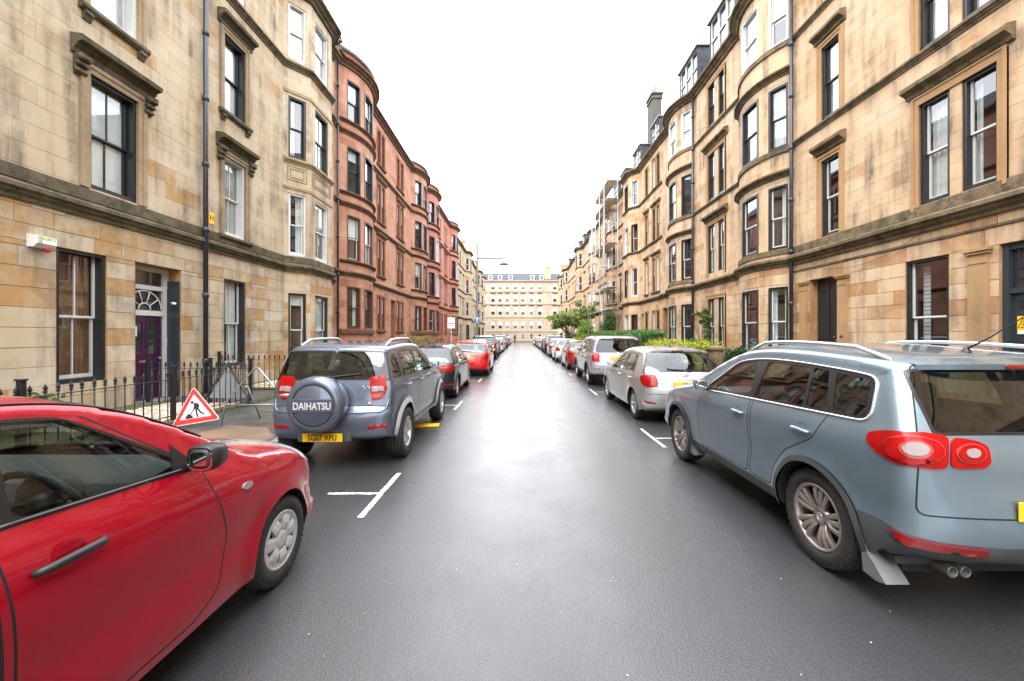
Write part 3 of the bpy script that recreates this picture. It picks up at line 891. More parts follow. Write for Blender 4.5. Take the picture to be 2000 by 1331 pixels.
for i in (1, 2):                      # framed panels under the second floor windows of the bay
    g = F.seg[i]
    for ins in (.14, .24):
        m = MB(); a, b = g['s0'] + ins, g['s0'] + g['L'] - ins; z0, z1 = 7.62 + ins, 8.46 - ins
        for qa, qb, za, zb in ((a, b, z0, z0 + .035), (a, b, z1 - .035, z1), (a, a + .035, z0 + .036, z1 - .036), (b - .035, b, z0 + .036, z1 - .036)):
            v = [F.P(q, z, off, i) for off in (-.02, .02) for q, z in ((qa, za), (qb, za), (qb, zb), (qa, zb))]
            m.add(v, [(0, 1, 2, 3), (4, 5, 6, 7), (0, 1, 5, 4), (1, 2, 6, 5), (2, 3, 7, 6), (3, 0, 4, 7)])
        m.build('panel_frame', [M['cream_trim']], L1)
shell_box(F, L1, 15.4, 12, 'cream')
downpipe(L1, XL + .14, 11.24, .15, 15.0, .062)
# the purple door with its fanlight, set back in the opening
d = MB(); X = XL - .42
d.box(X, X + .09, 10.43, 10.588, .16, 3.495); d.box(X, X + .09, 9.335, 9.45, .16, 3.495); d.box(X, X + .09, 9.452, 10.428, 2.27, 2.40); d.box(X, X + .09, 9.452, 10.428, 2.92, 3.03); d.box(X, X + .09, 9.452, 10.428, 3.38, 3.495)
D = d.build('front_door', [M['white_wood']], L1)
l = MB(); l.box(X + .01, X + .05, 9.452, 10.428, .17, 2.268)
for ya, yb, za, zb in ((9.54, 9.90, 1.25, 2.14), (9.98, 10.34, 1.25, 2.14), (9.54, 9.90, .30, 1.08), (9.98, 10.34, .30, 1.08)):
    for a, b, c, e in ((ya, yb, za, za + .025), (ya, yb, zb - .025, zb), (ya, ya + .025, za + .026, zb - .026), (yb - .025, yb, za + .026, zb - .026)): l.box(X + .05, X + .066, a, b, c, e)
    if za > 1: l.box(X + .051, X + .056, ya + .06, yb - .06, za + .06, zb - .06, 1)
l.build('door_leaf', [M['purple'], M['far_pane']], D)
h = MB(); h.ball((X + .09, 10.33, 1.18), .035, 10); h.box(X + .05, X + .062, 9.80, 10.06, 1.10, 1.15); h.build('door_knob', [M['chrome'] if 'chrome' in M else M['steel']], D)
n = MB(); n.box(X + .057, X + .06, 9.60, 9.74, 1.75, 2.0); n.build('paper_notice', [M['white']], D)
f = MB(); yc, zc = 9.94, 2.42
f.quad((X + .03, 9.452, 2.40), (X + .03, 10.428, 2.40), (X + .03, 10.428, 2.92), (X + .03, 9.452, 2.92), 1)
for rr in (.16, .47):
    f.tube([(X + .055, yc + rr * math.cos(t), zc + rr * math.sin(t)) for t in np.linspace(0, math.pi, 14)], .018, 6)
for t in np.linspace(0, math.pi, 6)[1:-1]: f.tube([(X + .055, yc + .16 * math.cos(t), zc + .16 * math.sin(t)), (X + .055, yc + .47 * math.cos(t), zc + .47 * math.sin(t))], .015, 6)
f.build('fanlight', [M['white_wood'], M['far_pane']], D)
f = MB(); f.quad((X + .03, 9.452, 3.03), (X + .03, 10.428, 3.03), (X + .03, 10.428, 3.38), (X + .03, 9.452, 3.38)); f.build('overdoor_pane', [M['far_pane']], D)
s = MB(); s.box(XL - .40, XL - .03, 10.545, 10.586, .16, 3.2); s.box(XL - .36, XL - .07, 10.535, 10.545, .3, 1.5); s.box(XL - .36, XL - .07, 10.535, 10.545, 1.7, 3.0); s.build('storm_door', [M['blue_black_wood']], L1)
t = MB(); t.tube([(XL - .16, 10.50, 2.62), (XL - .02, 10.42, 2.60)], .035, 8); t.build('door_lamp', [M['white']], L1)
st = MB(); st.box(XL - .45, XL + .12, 9.25, 10.65, .10, .16); st.build('door_step', [M['kerb']], L1)
under(L1)

# alarm box, hydrant plate
ab = thing('alarm_box', 'white alarm box with green top and red lamp on the cream wall', 'alarm box', (XL, 7.42, 3.42))
m = MB(); m.add([(x, y, z) for y in (-.155, .155) for x, z in ((.0, -.02), (.13, -.02), (.20, .05), (.20, .19), (.0, .22))], [(0, 1, 2, 3, 4), (9, 8, 7, 6, 5)] + [(i, (i + 1) % 5, 5 + (i + 1) % 5, 5 + i) for i in range(5)]); m.build('box', [M['white']], ab)
M['alarm_green'] = simple('faded_green_print', (0.45, 0.55, 0.28), 0.6, var=0.5, vscale=14)
m = MB(); m.quad((.2015, -.14, .12), (.2015, .14, .12), (.2015, .14, .185), (.2015, -.14, .185)); m.build('print_band', [M['alarm_green']], ab)
m = MB(); m.ball((.11, .08, -.04), .05, 10); m.build('lamp', [M['lens_red'] if 'lens_red' in M else M['red_sign']], ab)
m = MB()
for k in range(3): m.box(.2, .202, -.135, -.07, .03 + k * .03, .04 + k * .03)
m.build('print_lines', [M['black']], ab)
hp = thing('hydrant_sign', 'small yellow hydrant plate with a black H on the cream wall', 'sign', (XL + .002, 11.62, 5.02))
m = MB(); m.box(0, .015, -.10, .10, 0, .34); m.build('plate', [M['yellow']], hp)
me = text_mesh('H', .22, .001, .004); me.materials.append(M['black']); o = link('letter', me, hp, (.0165, 0, .17), R(90))

# ------------------------------------------------------------------ left: red tenements and the cream ones beyond
def arc_windows(F, seg, z0, z1, near, mid, w=(.88, 1.2), fr=(.19, .5, .81)):
    out = []
    for f_, w_, st in zip(fr, (w[0], w[1], w[0]), (near, mid, near)): out.append(opseg(F, seg, f_, w_, z0, z1, st))
    return out
def red_block(name_label, segs, flats, doors, mats, mould_m, detail, n_parts, stones, styles, y, bays, zt=15.7, door_mat='brown_wood'):
    root = thing('tenement', name_label, 'tenement building', (XL, y, 0))
    F = Facade((XL, 0), (0, 1), (1, 0), segs); ops = []
    lv = ((2.1, 4.25), (5.6, 7.9), (9.06, 11.4), (12.7, 14.8))
    for k, (z0, z1) in enumerate(lv):
        for i in bays: ops += arc_windows(F, i, z0, z1, styles[k][0], styles[k][1])
        for a, b in flats:
            if k == 0 and any(a < dd[1] + .1 and b > dd[0] - .1 for dd in doors): continue
            ops.append(opu(F, a, b, z0, z1, S(styles[k][2], deep=.05, surround=1 if detail == 2 else 0, sill='box', sw=.12), margin=.12 if detail == 2 else 0))
    for a, b in doors: ops.append(opu(F, a, b, .9, 4.25, kind='door'))
    build_front(F, root, ops, .13, course_list(.15, .9, 2.1, 4.25, 5.6, 7.9, 9.06, 11.4, 12.7, 14.8, zt), mats, stones=stones, n_parts=n_parts, z_top=zt)
    fill_windows(F, root, ops, detail, mats[0], mould_m)
    T_ = F.total
    front_things(F, root, None, [(mould(4.78, .26, .16), 0, T_), (mould(8.30, .24, .16), 0, T_), (mould(11.95, .24, .16), 0, T_), (mould(zt - .35, .42, .36), 0, T_)], mould_m)
    for i in bays:
        a, b = F.seg[i]['s0'] - .02, F.seg[i]['s0'] + F.seg[i]['L'] + .02
        front_things(F, root, None, [(mould(z - .17, .17, .15), a, b) for z in (5.6, 9.06, 12.7)] + [(flat_band(1.85, .2, .10), a, b)], mould_m)
        m = MB(); F.sweep(m, [(-.02, zt), (.0, zt), (.0, zt + .42), (-.3, zt + .42), (-.3, zt)], a, b); m.build('bay_parapet', [M[mats[0]]], root)
        m = MB(); F.sweep(m, [(-.32, zt + .42), (.10, zt + .42), (.14, zt + .48), (.14, zt + .56), (-.32, zt + .6)], a, b); m.build('bay_cornice', [M['lead']], root)
    if detail == 2:
        for k, zz in ((1, 7.9), (2, 11.4)):
            for (a, b), (c, d) in zip(flats[0::2], flats[1::2]):
                m = MB(); F.sweep(m, [(.0, zz + .18), (.06, zz + .18), (.16, zz + .32), (.16, zz + .42), (0, zz + .48)], F.s_of_u(a) - .22, F.s_of_u(d) + .22); m.build('hood', [M[mould_m]], root)
    for a, b in doors:
        m = MB(); m.box(XL - .36, XL - .30, a, b, .9, 4.25); m.build('close_door', [M[door_mat]], root)
        m = MB()
        for k in range(4): m.box(XL - .3, XL + .9 - k * .28, a - .15, b + .15, .13 + k * .19, .13 + (k + 1) * .19)
        m.build('steps', [M[mats[0]]], root)
    shell_box(F, root, zt, 12, mats[0])
    return root, F
DK = S(BLACK); DKB = S(BROWN)
r2, F2 = red_block('red sandstone tenement with two round bays next to the cream one', [('L', 19.25, 19.9), ('A', 19.9, 23.9, .75), ('L', 23.9, 33.0), ('A', 33.0, 37.0, .75), ('L', 37.0, 37.8)],
          [(25.2, 25.7), (25.95, 26.45), (29.2, 29.75), (30.1, 30.7)], [(27.9, 28.9)], ('red', 'mortar_red'), 'red_mould', 2, 150, 'parts',
          [(S(BROWN, frame='brown_wood', curtain='sides'), S(BROWN), S(WHITE, frame='brown_wood')), (S(BW, blind=.45, frame='brown_wood'), S(BW, curtain='full', frame='brown_wood'), S(BW, curtain='full', frame='brown_wood')),
           (S(BLACK, blind=.25), S(BLACK), S(BW, frame='brown_wood')), (S(BLACK, blind=.4), S(BW, blind=.5), S(BROWN))], 28, (1, 3))
m = MB(); ZG = 1
downpipe(r2, XL + .1, 19.5, .15, 15.4, .05); under(r2)
r3, F3 = red_block('pinkish red tenement with round bays beyond the red sandstone one', [('L', 37.8, 38.2), ('A', 38.2, 42.2, .75), ('L', 42.2, 51.0), ('A', 51.0, 55.0, .75), ('L', 55.0, 56.0)],
          [(43.6, 44.2), (44.5, 45.1), (47.6, 48.2), (48.5, 49.1)], [(45.8, 46.8)], ('pink', 'mortar_red'), 'red_mould', 2, 0, 'stuff',
          [(S(BW, frame='brown_wood'), S(BW), S(BW)), (DK, S(WHITE), S(WHITE)), (DK, S(WHITE, blind=.5), S(WHITE)), (DK, S(BW), S(WHITE))], 47, (1, 3), 15.9, 'red_sign')
under(r3)

def plain_block(label, X, sgn, segs, levels, flats, doors, mat, mould_m, y, zt, trim, detail=0, dormers=()):
    root = thing('tenement', label, 'tenement building', (X, y, 0))
    F = Facade((X, 0), (0, 1), (sgn, 0), segs); ops = []
    for k, (z0, z1) in enumerate(levels):
        for i, g in enumerate(F.seg):
            slant = g['k'] == 'L' and abs(g['d'][1]) > 1e-6; front = g['k'] == 'L' and not slant and g['a'][1] > .1
            sty = S((WHITE, BLACK, WHITE, BW)[(k + i) % 4], blind=.5 if (k * 3 + i) % 3 == 0 else 0)
            if g['k'] == 'A': ops += arc_windows(F, i, z0, z1, sty, sty, (.66, 1.12), (.14, .5, .86))
            elif slant: ops.append(opseg(F, i, .5, g['L'] * .62, z0, z1, sty))
            elif front: ops.append(opseg(F, i, .5, min(1.2, g['L'] * .6), z0, z1, sty))
        for a, b in flats:
            if k == 0 and any(a < dd[1] + .1 and b > dd[0] - .1 for dd in doors): continue
            ops.append(opu(F, a, b, z0, z1, S((BLACK, WHITE, BW)[(k + int(a)) % 3], deep=.04, surround=1 if detail else 0, sw=.12, sill='box')))
    for a, b in doors: ops.append(opu(F, a, b, .15, levels[0][1], kind='door'))
    build_front(F, root, ops, .13, [], (mat, mat), stones=None, z_top=zt)
    fill_windows(F, root, ops, detail, trim, mould_m)
    T_ = F.total
    front_things(F, root, None, [(mould(4.25, .3, .18), 0, T_), (mould(8.45, .2, .12), 0, T_), (mould(12.2, .2, .12), 0, T_), (mould(zt - .35, .4, .36), 0, T_)], mould_m)
    for i, g in enumerate(F.seg):
        if g['k'] == 'A':
            front_things(F, root, None, [(mould(z - .2, .2, .13), g['s0'], g['s0'] + g['L']) for z in (levels[1][0], levels[2][0], levels[3][0])], mould_m)
    for k in (1, 2):
        for a, b in flats:
            m = MB(); zz = levels[k][1]; F.sweep(m, [(.0, zz + .2), (.06, zz + .2), (.16, zz + .32), (.16, zz + .4), (0, zz + .46)], F.s_of_u(a) - .25, F.s_of_u(b) + .25); m.build('hood', [M[mould_m]], root)
    for a, b in doors:
        x = X - sgn * .33; m = MB(); m.box(min(x, x + .05), max(x, x + .05), a, b, .15, levels[0][1]); m.build('close_door', [M['black_wood']], root)
    ro, W = shell_box(F, root, zt, 12, mat)
    for u, d0, dz, w, h in dormers: dormer(ro, F, u, d0, zt + dz, w, h, 2.2)
    return root, F, ro
LV = ((.9, 3.5), (4.9, 7.3), (8.65, 11.0), (12.45, 14.6))
l4, F4, ro = plain_block('narrow cream tenement with a square bay and a stack beyond the pink tenement', XL, 1, [('L', 56, 65.6), ('C', 65.6, 69.6, .75, .9), ('L', 69.6, 76)], LV, [(57.5, 58.4), (60, 60.9), (62.8, 63.7), (72, 72.9)], [(61.5, 62.5)], 'far_cream', 'cream_mould', 66, 15.6, 'cream_trim')
m = MB(); m.prism([(65.4, 15.6), (69.8, 15.6), (69.4, 16.3), (68.6, 16.5), (68.3, 17.3), (66.9, 17.3), (66.6, 16.5), (65.8, 16.3)], 'x', XL - .3, XL + .75); m.build('bay_gable', [M['far_cream']], l4)
chimney(ro, (XL - 1.2, 71.5), 1.2, 2.2, 15.6, 18.3, 'far_cream', 4); under(l4)
l5, F5, ro = plain_block('last cream tenement on the left before the cross road', XL, 1, [('L', 76, 84), ('C', 84, 88, .75, .9), ('L', 88, 92), ('C', 92, 96, .75, .9), ('L', 96, 97.5)], LV, [(78, 78.9), (81, 81.9), (89.3, 90.2)], [(79.5, 80.5)], 'far_cream', 'cream_mould', 86, 15.4, 'cream_trim')
m = MB(); m.prism([(83.8, 15.4), (88.2, 15.4), (87.6, 16.3), (86.6, 17.4), (85.4, 17.4), (84.4, 16.3)], 'x', XL - .3, XL + .75); m.build('bay_gable', [M['far_cream']], l5)
chimney(ro, (XL - 1.5, 90.5), 1.2, 2.2, 15.4, 18.4, 'far_cream', 4); under(l5)

# ------------------------------------------------------------------ right: buff tenements
def hood_on(F, root, a, b, zz, mat='buff_mould', d=.24):
    m = MB(); F.sweep(m, [(.0, zz), (.07, zz), (.09, zz + .08), (d * .7, zz + .13), (d, zz + .17), (d, zz + .26), (d * .85, zz + .30), (0, zz + .36)], a, b); m.build('hood', [M[mat]], root)
def pair_frame(F, root, a, b, z0, z1, mat='buff_trim', t=.17):
    """one dressed surround over two neighbouring windows"""
    m = MB()
    for qa, qb, za, zb, o in ((a - t, a, z0 - .12, z1 + t, .04), (b, b + t, z0 - .12, z1 + t, .04), (a, b, z1, z1 + t, .04), (a - t, b + t, z1 + t, z1 + t + .05, .06), (a - t, a - t * .6, z0 - .12, z1 + t - .001, .06), (b + t * .6, b + t, z0 - .12, z1 + t - .001, .06)):
        v = [F.P(q, z, off) for off in (-.02, o) for q, z in ((qa, za), (qb, za), (qb, zb), (qa, zb))]
        m.add(v, [(0, 1, 2, 3), (4, 5, 6, 7), (0, 1, 5, 4), (1, 2, 6, 5), (2, 3, 7, 6), (3, 0, 4, 7)])
    m.build('surround', [M[mat]], root)
def pilaster(F, root, a, b, z0, z1, mat='buff_trim'):
    m = MB()
    def blk(qa, qb, za, zb, o):
        v = [F.P(q, z, off) for off in (-.02, o) for q, z in ((qa, za), (qb, za), (qb, zb), (qa, zb))]
        m.add(v, [(0, 1, 2, 3), (4, 5, 6, 7), (0, 1, 5, 4), (1, 2, 6, 5), (2, 3, 7, 6), (3, 0, 4, 7)])
    blk(a, b, z0, z1 - .32, .07); blk(a - .02, b + .02, z0, z0 + .35, .10); blk(a - .0, b + .0, z1 - .32, z1 - .26, .085); blk(a, b, z1 - .26, z1 - .12, .07); blk(a - .04, b + .04, z1 - .12, z1 - .06, .11); blk(a - .07, b + .07, z1 - .06, z1, .14)
    m.build('pilaster', [M[mat]], root)

R1 = thing('tenement', 'buff sandstone tenement with dark pilastered door and twin windows above', 'tenement building', (XR, 6, 0))
F = Facade((XR, 0), (0, 1), (-1, 0), [('L', -24, 14.3)])
g0, g1, a0, a1, b0, b1, c0, c1 = .8, 3.63, 4.95, 7.40, 8.70, 11.05, 12.5, 14.6
ops = [opu(F, 6.85, 8.14, .15, g1, kind='door', deep_reveal=.24), opu(F, 9.1, 10.12, g0, g1, S(BW, curtain=None)), opu(F, 12.3, 13.45, .15, g1, kind='door', deep_reveal=.42), opu(F, 3.6, 4.6, g0, g1, S(BW))]
for u0, u1, k in ((8.15, 8.83, 0), (9.08, 9.76, 1)):
    ops += [opu(F, u0, u1, a0, a1, S(BW if k == 0 else BW, curtain=('sides', 'full')[k])), opu(F, u0, u1, b0, b1, S(BLACK, curtain='full')), opu(F, u0, u1, c0, c1, S(BLACK, blind=.5))]
for z0, z1, sty in ((a0, a1, S(BW, curtain='right', curtain_mat='net')), (b0, b1, S(BLACK, curtain='full')), (c0, c1, S(WHITE, blind=.6))):
    ops.append(opu(F, 12.2, 12.92, z0, z1, S(sty, surround=1, sill=None, sw=.17), margin=.17))
    ops.append(opu(F, 4.0, 4.7, z0, z1, S(BLACK))); 
CR = course_list(.15, .8, 3.63, 4.4, 4.95, 7.40, 8.70, 11.05, 12.5, 14.6, 15.4)
for o in ops:
    if o['z0'] > 4 and 8 < (o['a'] + o['b']) / 2 - 3 < 9.9: o['margin'] = .135
for o in ops: o['st'] = dict(o['st'], deep=.085)
build_front(F, R1, ops, .13, CR, ('buff', 'mortar'), n_parts=300, z_top=15.4)
fill_windows(F, R1, ops, 2, 'buff_trim', 'buff_mould')
T_ = F.total
front_things(F, R1, None, [(mould(4.28, .34, .24), 0, T_), (flat_band(4.02, .05, .03), 0, T_), (flat_band(4.66, .26, .05), 0, T_), (mould(8.47, .20, .11), 0, T_), (mould(12.25, .20, .11), 0, T_), (mould(15.0, .42, .38), 0, T_)], 'buff_mould')
s0 = lambda u: F.s_of_u(u)
for z0, z1 in ((a0, a1), (b0, b1)):
    pair_frame(F, R1, s0(8.15), s0(9.76), z0, z1); hood_on(F, R1, s0(7.86), s0(10.04), z1 + .24); hood_on(F, R1, s0(11.95), s0(13.18), z1 + .24)
    hood_on(F, R1, s0(3.7), s0(5.0), z1 + .24)
for a, b in ((8.30, 8.66), (11.88, 12.22), (13.52, 13.86)): pilaster(F, R1, s0(a), s0(b), .13, 3.62)
# dark close door with transom light and yellow warning sticker
X = XR + .20
d = MB(); d.box(X - .14, X, 6.86, 7.00, .16, 3.62); d.box(X - .14, X, 8.03, 8.135, .16, 3.62); d.box(X - .12, X, 7.001, 8.029, 2.62, 2.72); d.box(X - .12, X, 7.001, 8.029, 3.5, 3.62)
D = d.build('close_door', [M['blue_black_wood']], R1)
l = MB(); l.box(X - .06, X - .02, 7.001, 8.029, .17, 2.619)
for ya, yb, za, zb, mm in ((7.74, 7.96, 2.30, 2.48, 1), (7.74, 7.96, .6, 2.2, 1), (7.10, 7.34, 2.30, 2.48, 1), (7.10, 7.34, .6, 2.2, 1)):
    l.box(X - .066, X - .06, ya, yb, za, zb, mm)
l.build('door_leaf', [M['blue_black_wood'], M['far_pane']], D)
p = MB(); p.quad((X - .05, 7.001, 2.72), (X - .05, 8.029, 2.72), (X - .05, 8.029, 3.5), (X - .05, 7.001, 3.5)); p.build('transom_pane', [M['far_pane']], D)
y = MB(); y.box(X - .070, X - .067, 7.77, 7.95, 1.80, 2.16); y.build('warning_sticker', [M['yellow']], D)
y = MB(); y.box(X - .072, X - .0702, 7.78, 7.94, 1.805, 1.87); y.build('sticker_text_band', [M['white']], D)
y = MB()
tri = [(7.785, 1.93), (7.935, 1.93), (7.86, 2.12)]
for a, b in zip(tri, tri[1:] + tri[:1]): y.tube([(X - .072, *a), (X - .072, *b)], .006, 4)
y.tube([(X - .072, 7.84, 2.05), (X - .072, 7.88, 2.01), (X - .072, 7.84, 1.99), (X - .072, 7.87, 1.95)], .005, 4); y.build('warning_symbol', [M['black']], D)
X = XR + .34; d = MB(); d.box(X - .08, X, 12.31, 13.44, .16, 3.62)
for ya, yb in ((12.38, 12.84), (12.92, 13.38)):
    for za, zb in ((.35, 1.5), (1.65, 3.45)): d.box(X - .10, X - .081, ya, yb, za, zb)
D2 = d.build('close_door', [M['black_wood']], R1)
k = MB()
for a, b in ((12.55, 1.72), (12.7, 1.72), (12.62, 1.62)): k.ball((X - .11, a, b), .025, 8)
k.build('door_furniture', [M['steel']], D2)
b_ = MB(); b_.lathe([(.035, 0), (.035, -.03), (.0001, -.035)], 'x', 12, 0, True, (XR - .07, 12.05, 1.75)); b_.build('bell_push', [M['iron']], R1)
sh = MB()                     # louvred shutter and a blue film behind the ground floor window
for k in range(22): sh.box(XR + .36, XR + .385, 9.86, 10.02, 1.3 + k * .1, 1.3 + k * .1 + .085)
sh.build('shutter', [M['blind']], R1)
M['blue_film'] = simple('blue_window_film', (0.22, 0.34, 0.45), 0.5, var=0.4, vscale=6)
sh = MB(); sh.box(XR + .295, XR + .30, 9.2, 10.0, .95, 1.5); sh.build('window_film', [M['blue_film']], R1)
shell_box(F, R1, 15.4, 12, 'buff'); downpipe(R1, XR - .12, 14.2, .15, 15.0, .06); under(R1)

R2 = thing('tenement', 'buff tenement with two round bays, slate dormers and tall dark chimney', 'tenement building', (XR, 20, 0))
F = Facade((XR, 0), (0, 1), (-1, 0), [('A', 14.3, 17.7, .6), ('L', 17.7, 22.4), ('A', 22.4, 25.8, .6), ('L', 25.8, 27.4)])
ops = []; frs = (.135, .5, .865)
sty = [(S(BW, deep=.1, curtain='sides'), S(BW, deep=.1)), (S(BW, deep=.1, curtain='right'), S(BW, deep=.1)), (S(BLACK, deep=.1, curtain='full'), S(BLACK, deep=.1)), (S(WHITE, deep=.1, blind=.55), S(WHITE, deep=.1, blind=.95))]
for k, (z0, z1) in enumerate(((1.0, 3.55), (a0, 7.28), (b0 - .05, 10.95), (c0, c1))):
    for i in (0, 2):
        near, mid = sty[k] if i == 0 else (sty[k][1], sty[k][0])
        ops += [opseg(F, i, frs[0], .70, z0, z1, near), opseg(F, i, .5, 1.12, z0, z1, mid), opseg(F, i, frs[2], .70, z0, z1, near)]
for k, (z0, z1) in enumerate(((g0, g1), (a0, a1), (b0, b1), (c0, c1))):
    for u0, u1 in ((19.06, 19.66), (20.08, 20.70)): ops.append(opu(F, u0, u1, z0, z1, S((BW, BW, BLACK, BLACK)[k], curtain='full' if k in (1, 2) else None, deep=.07), margin=.14))
ops.append(opu(F, 26.3, 27.2, .15, g1, kind='door'))
build_front(F, R2, ops, .13, CR, ('buff', 'mortar'), n_parts=200, z_top=15.4)
fill_windows(F, R2, ops, 2, 'buff_trim', 'buff_mould')
T_ = F.total; s0 = lambda u: F.s_of_u(u)
front_things(F, R2, None, [(mould(4.28, .32, .22), 0, T_), (mould(8.44, .18, .10), s0(17.75), s0(22.35)), (mould(12.22, .18, .10), s0(17.75), s0(22.35)), (mould(15.0, .42, .38), 0, T_)], 'buff_mould')
for i in (0, 2):
    a, b = F.seg[i]['s0'] - .02, F.seg[i]['s0'] + F.seg[i]['L'] + .02
    front_things(F, R2, None, [(mould(7.55, .24, .20), a, b), (flat_band(8.45, .18, .06), a, b), (mould(11.25, .24, .20), a, b), (flat_band(12.3, .18, .06), a, b), (flat_band(4.75, .18, .05), a, b)], 'buff_mould')
for z0, z1 in ((g0, g1), (a0, a1), (b0, b1), (c0, c1)):
    pair_frame(F, R2, s0(19.06), s0(20.70), z0, z1, t=.13)
    if z0 in (a0, b0): hood_on(F, R2, s0(18.7), s0(21.05), z1 + .25)
m = MB(); m.box(XR + .30, XR + .36, 26.3, 27.2, .15, g1); m.build('close_door', [M['black_wood']], R2)
pilaster(F, R2, s0(25.85), s0(26.2), .13, 3.62)
ro, W = shell_box(F, R2, 15.4, 12, 'buff')
dormer(ro, F, 20.0, -.35, 15.75, 2.6, 2.6, 2.6, 3); dormer(ro, F, 24.0, -.35, 15.75, 2.6, 2.5, 2.6, 3); dormer(ro, F, 15.9, -.35, 15.75, 2.4, 2.6, 2.6, 3)
chimney(ro, (XR + 3.4, 27.0), 2.2, 1.0, 15.5, 20.4, 'brick_dark', 5); chimney(ro, (XR + 1.5, 33.4), .75, 1.3, 15.4, 21.6, 'brick_dark', 3)
for o in list(ro.children):
    pass
downpipe(R2, XR - .12, 22.28, .15, 15.0, .06); under(R2)

LR = ((.9, 3.5), (4.95, 7.35), (8.65, 10.95), (12.45, 14.55))
r3_, F_, ro = plain_block('buff tenement with white windowed angular bay behind the clipped hedge', XR, -1, [('L', 27.4, 32.5), ('C', 32.5, 36, .65, .8), ('L', 36, 37.5)], LR, [(27.9, 28.45), (28.75, 29.3), (30.4, 31.0)], [(31.5, 32.2)], 'far_buff', 'buff_mould', 32, 15.4, 'buff_trim', 2, [(29.8, -.35, .35, 1.7, 1.9), (34.5, -.35, .35, 2.2, 2.0)]); under(r3_)
r4_, F_, ro = plain_block('buff tenement behind the scaffold', XR, -1, [('L', 37.5, 40), ('A', 40, 43.5, .6), ('L', 43.5, 50.5), ('A', 50.5, 54, .6), ('L', 54, 58)], LR, [(38.4, 39.0), (45, 45.6), (45.9, 46.5), (48.2, 48.9), (55.5, 56.2)], [(47, 47.8)], 'far_buff', 'buff_mould', 47, 15.4, 'buff_trim', 0, [(39.0, -.35, .35, 2.0, 1.9), (42, -.35, .35, 2.0, 1.9), (47.5, -.35, .35, 2.0, 1.9), (52, -.35, .35, 2.0, 1.9)])
chimney(ro, (XR + 3, 56.5), 1.8, 1.1, 15.5, 19.5, 'far_buff', 4); under(r4_)
r5_, F_, ro = plain_block('buff tenement with angular bays behind the spreading tree', XR, -1, [('L', 58, 61.5), ('C', 61.5, 65.5, .75, .9), ('L', 65.5, 76), ], LR, [(59.4, 60.1), (67, 67.7), (70, 70.7), (73, 73.7)], [(68.4, 69.3)], 'far_buff', 'buff_mould', 67, 15.4, 'buff_trim', 0, [(63.5, -.35, .35, 2.0, 1.9), (68, -.35, .35, 2.0, 1.9), (73, -.35, .35, 2.0, 1.9)]); under(r5_)
r6_, F_, ro = plain_block('last buff tenement on the right before the cross road', XR, -1, [('L', 76, 80), ('C', 80, 84, .75, .9), ('L', 84, 90), ('C', 90, 94, .75, .9), ('L', 94, 97.5)], LR, [(77.5, 78.2), (86, 86.7), (88, 88.7)], [(85, 85.8)], 'far_buff', 'buff_mould', 87, 15.2, 'buff_trim', 0, [(82, -.35, .35, 2.0, 1.8)])
chimney(ro, (XR + .9, 95.5), 1.8, 1.2, 15.2, 18.4, 'far_buff', 4); under(r6_)

# ------------------------------------------------------------------ pale block closing the street
E = thing('tenement', 'pale four storey block with slate roof and white dormers closing the street', 'tenement building', (0, 108.5, 0))
F = Facade((0, 108.5), (1, 0), (0, -1), [('L', -30, 34)])
ops = []
lv = ((3.45, 5.5), (7.2, 9.4), (10.7, 12.75), (14.1, 15.8))
xs_ = [-21.5, -19.3, -17.1, -14.9, -12.2, -9.8, -7.27, -5.3, -3.37, -1.18, .87, 3.18, 5.47, 9.58, 12, 14.2, 16.4, 18.6, 20.8]
for k, (z0, z1) in enumerate(lv):
    for j, x in enumerate(xs_): ops.append(opu(F, x - .55, x + .55, z0, z1, S(WHITE, blind=.5)))
for x in xs_: ops.append(opu(F, x - .42, x + .42, .7, 2.1, S(WHITE)))
build_front(F, E, ops, 0, [], ('far_end', 'far_end'), stones=None, z_top=16.6)
fill_windows(F, E, ops, 0, 'far_end', 'far_end')
front_things(F, E, None, [(mould(2.6, .25, .15), 0, F.total), (mould(6.45, .25, .15), 0, F.total), (mould(10.0, .25, .15), 0, F.total), (mould(13.45, .25, .15), 0, F.total), (mould(16.2, .4, .4), 0, F.total)], 'far_end')
for x in xs_:
    for z in (9.75, 13.1): 
        m = MB(); F.sweep(m, [(0, z), (.06, z), (.2, z + .12), (.2, z + .22), (0, z + .28)], F.s_of_u(x - .7), F.s_of_u(x + .7)); m.build('hood', [M['buff_mould']], E)
ro, W = shell_box(F, E, 16.6, 12, 'far_end', ridge=3.0)
for x in (-8.0, -5.4, -2.5, 3.5, 6.0, -14, -11, 13, 16):
    m = MB(); ring(m, 1.1, 1.25, .14, 0, 1.4); 
    m.lathe([(.55, 0), (.55, .9)], 'y', 20, 0, False, (0, 0, 1.2)); m.box(-.41, .41, .06, .1, .6, .66)
    dm = m.build('dormer', [M['white_wood']], ro, (x, 109.3, 16.95))
    q = MB(); q.quad((-.42, .1, .1), (.42, .1, .1), (.42, .1, 1.2), (-.42, .1, 1.2)); q.build('pane', [M['far_pane']], dm)
chimney(ro, (7.7, 110.2), 1.7, 1.2, 16.6, 20.4, 'far_buff', 4)
under(E)
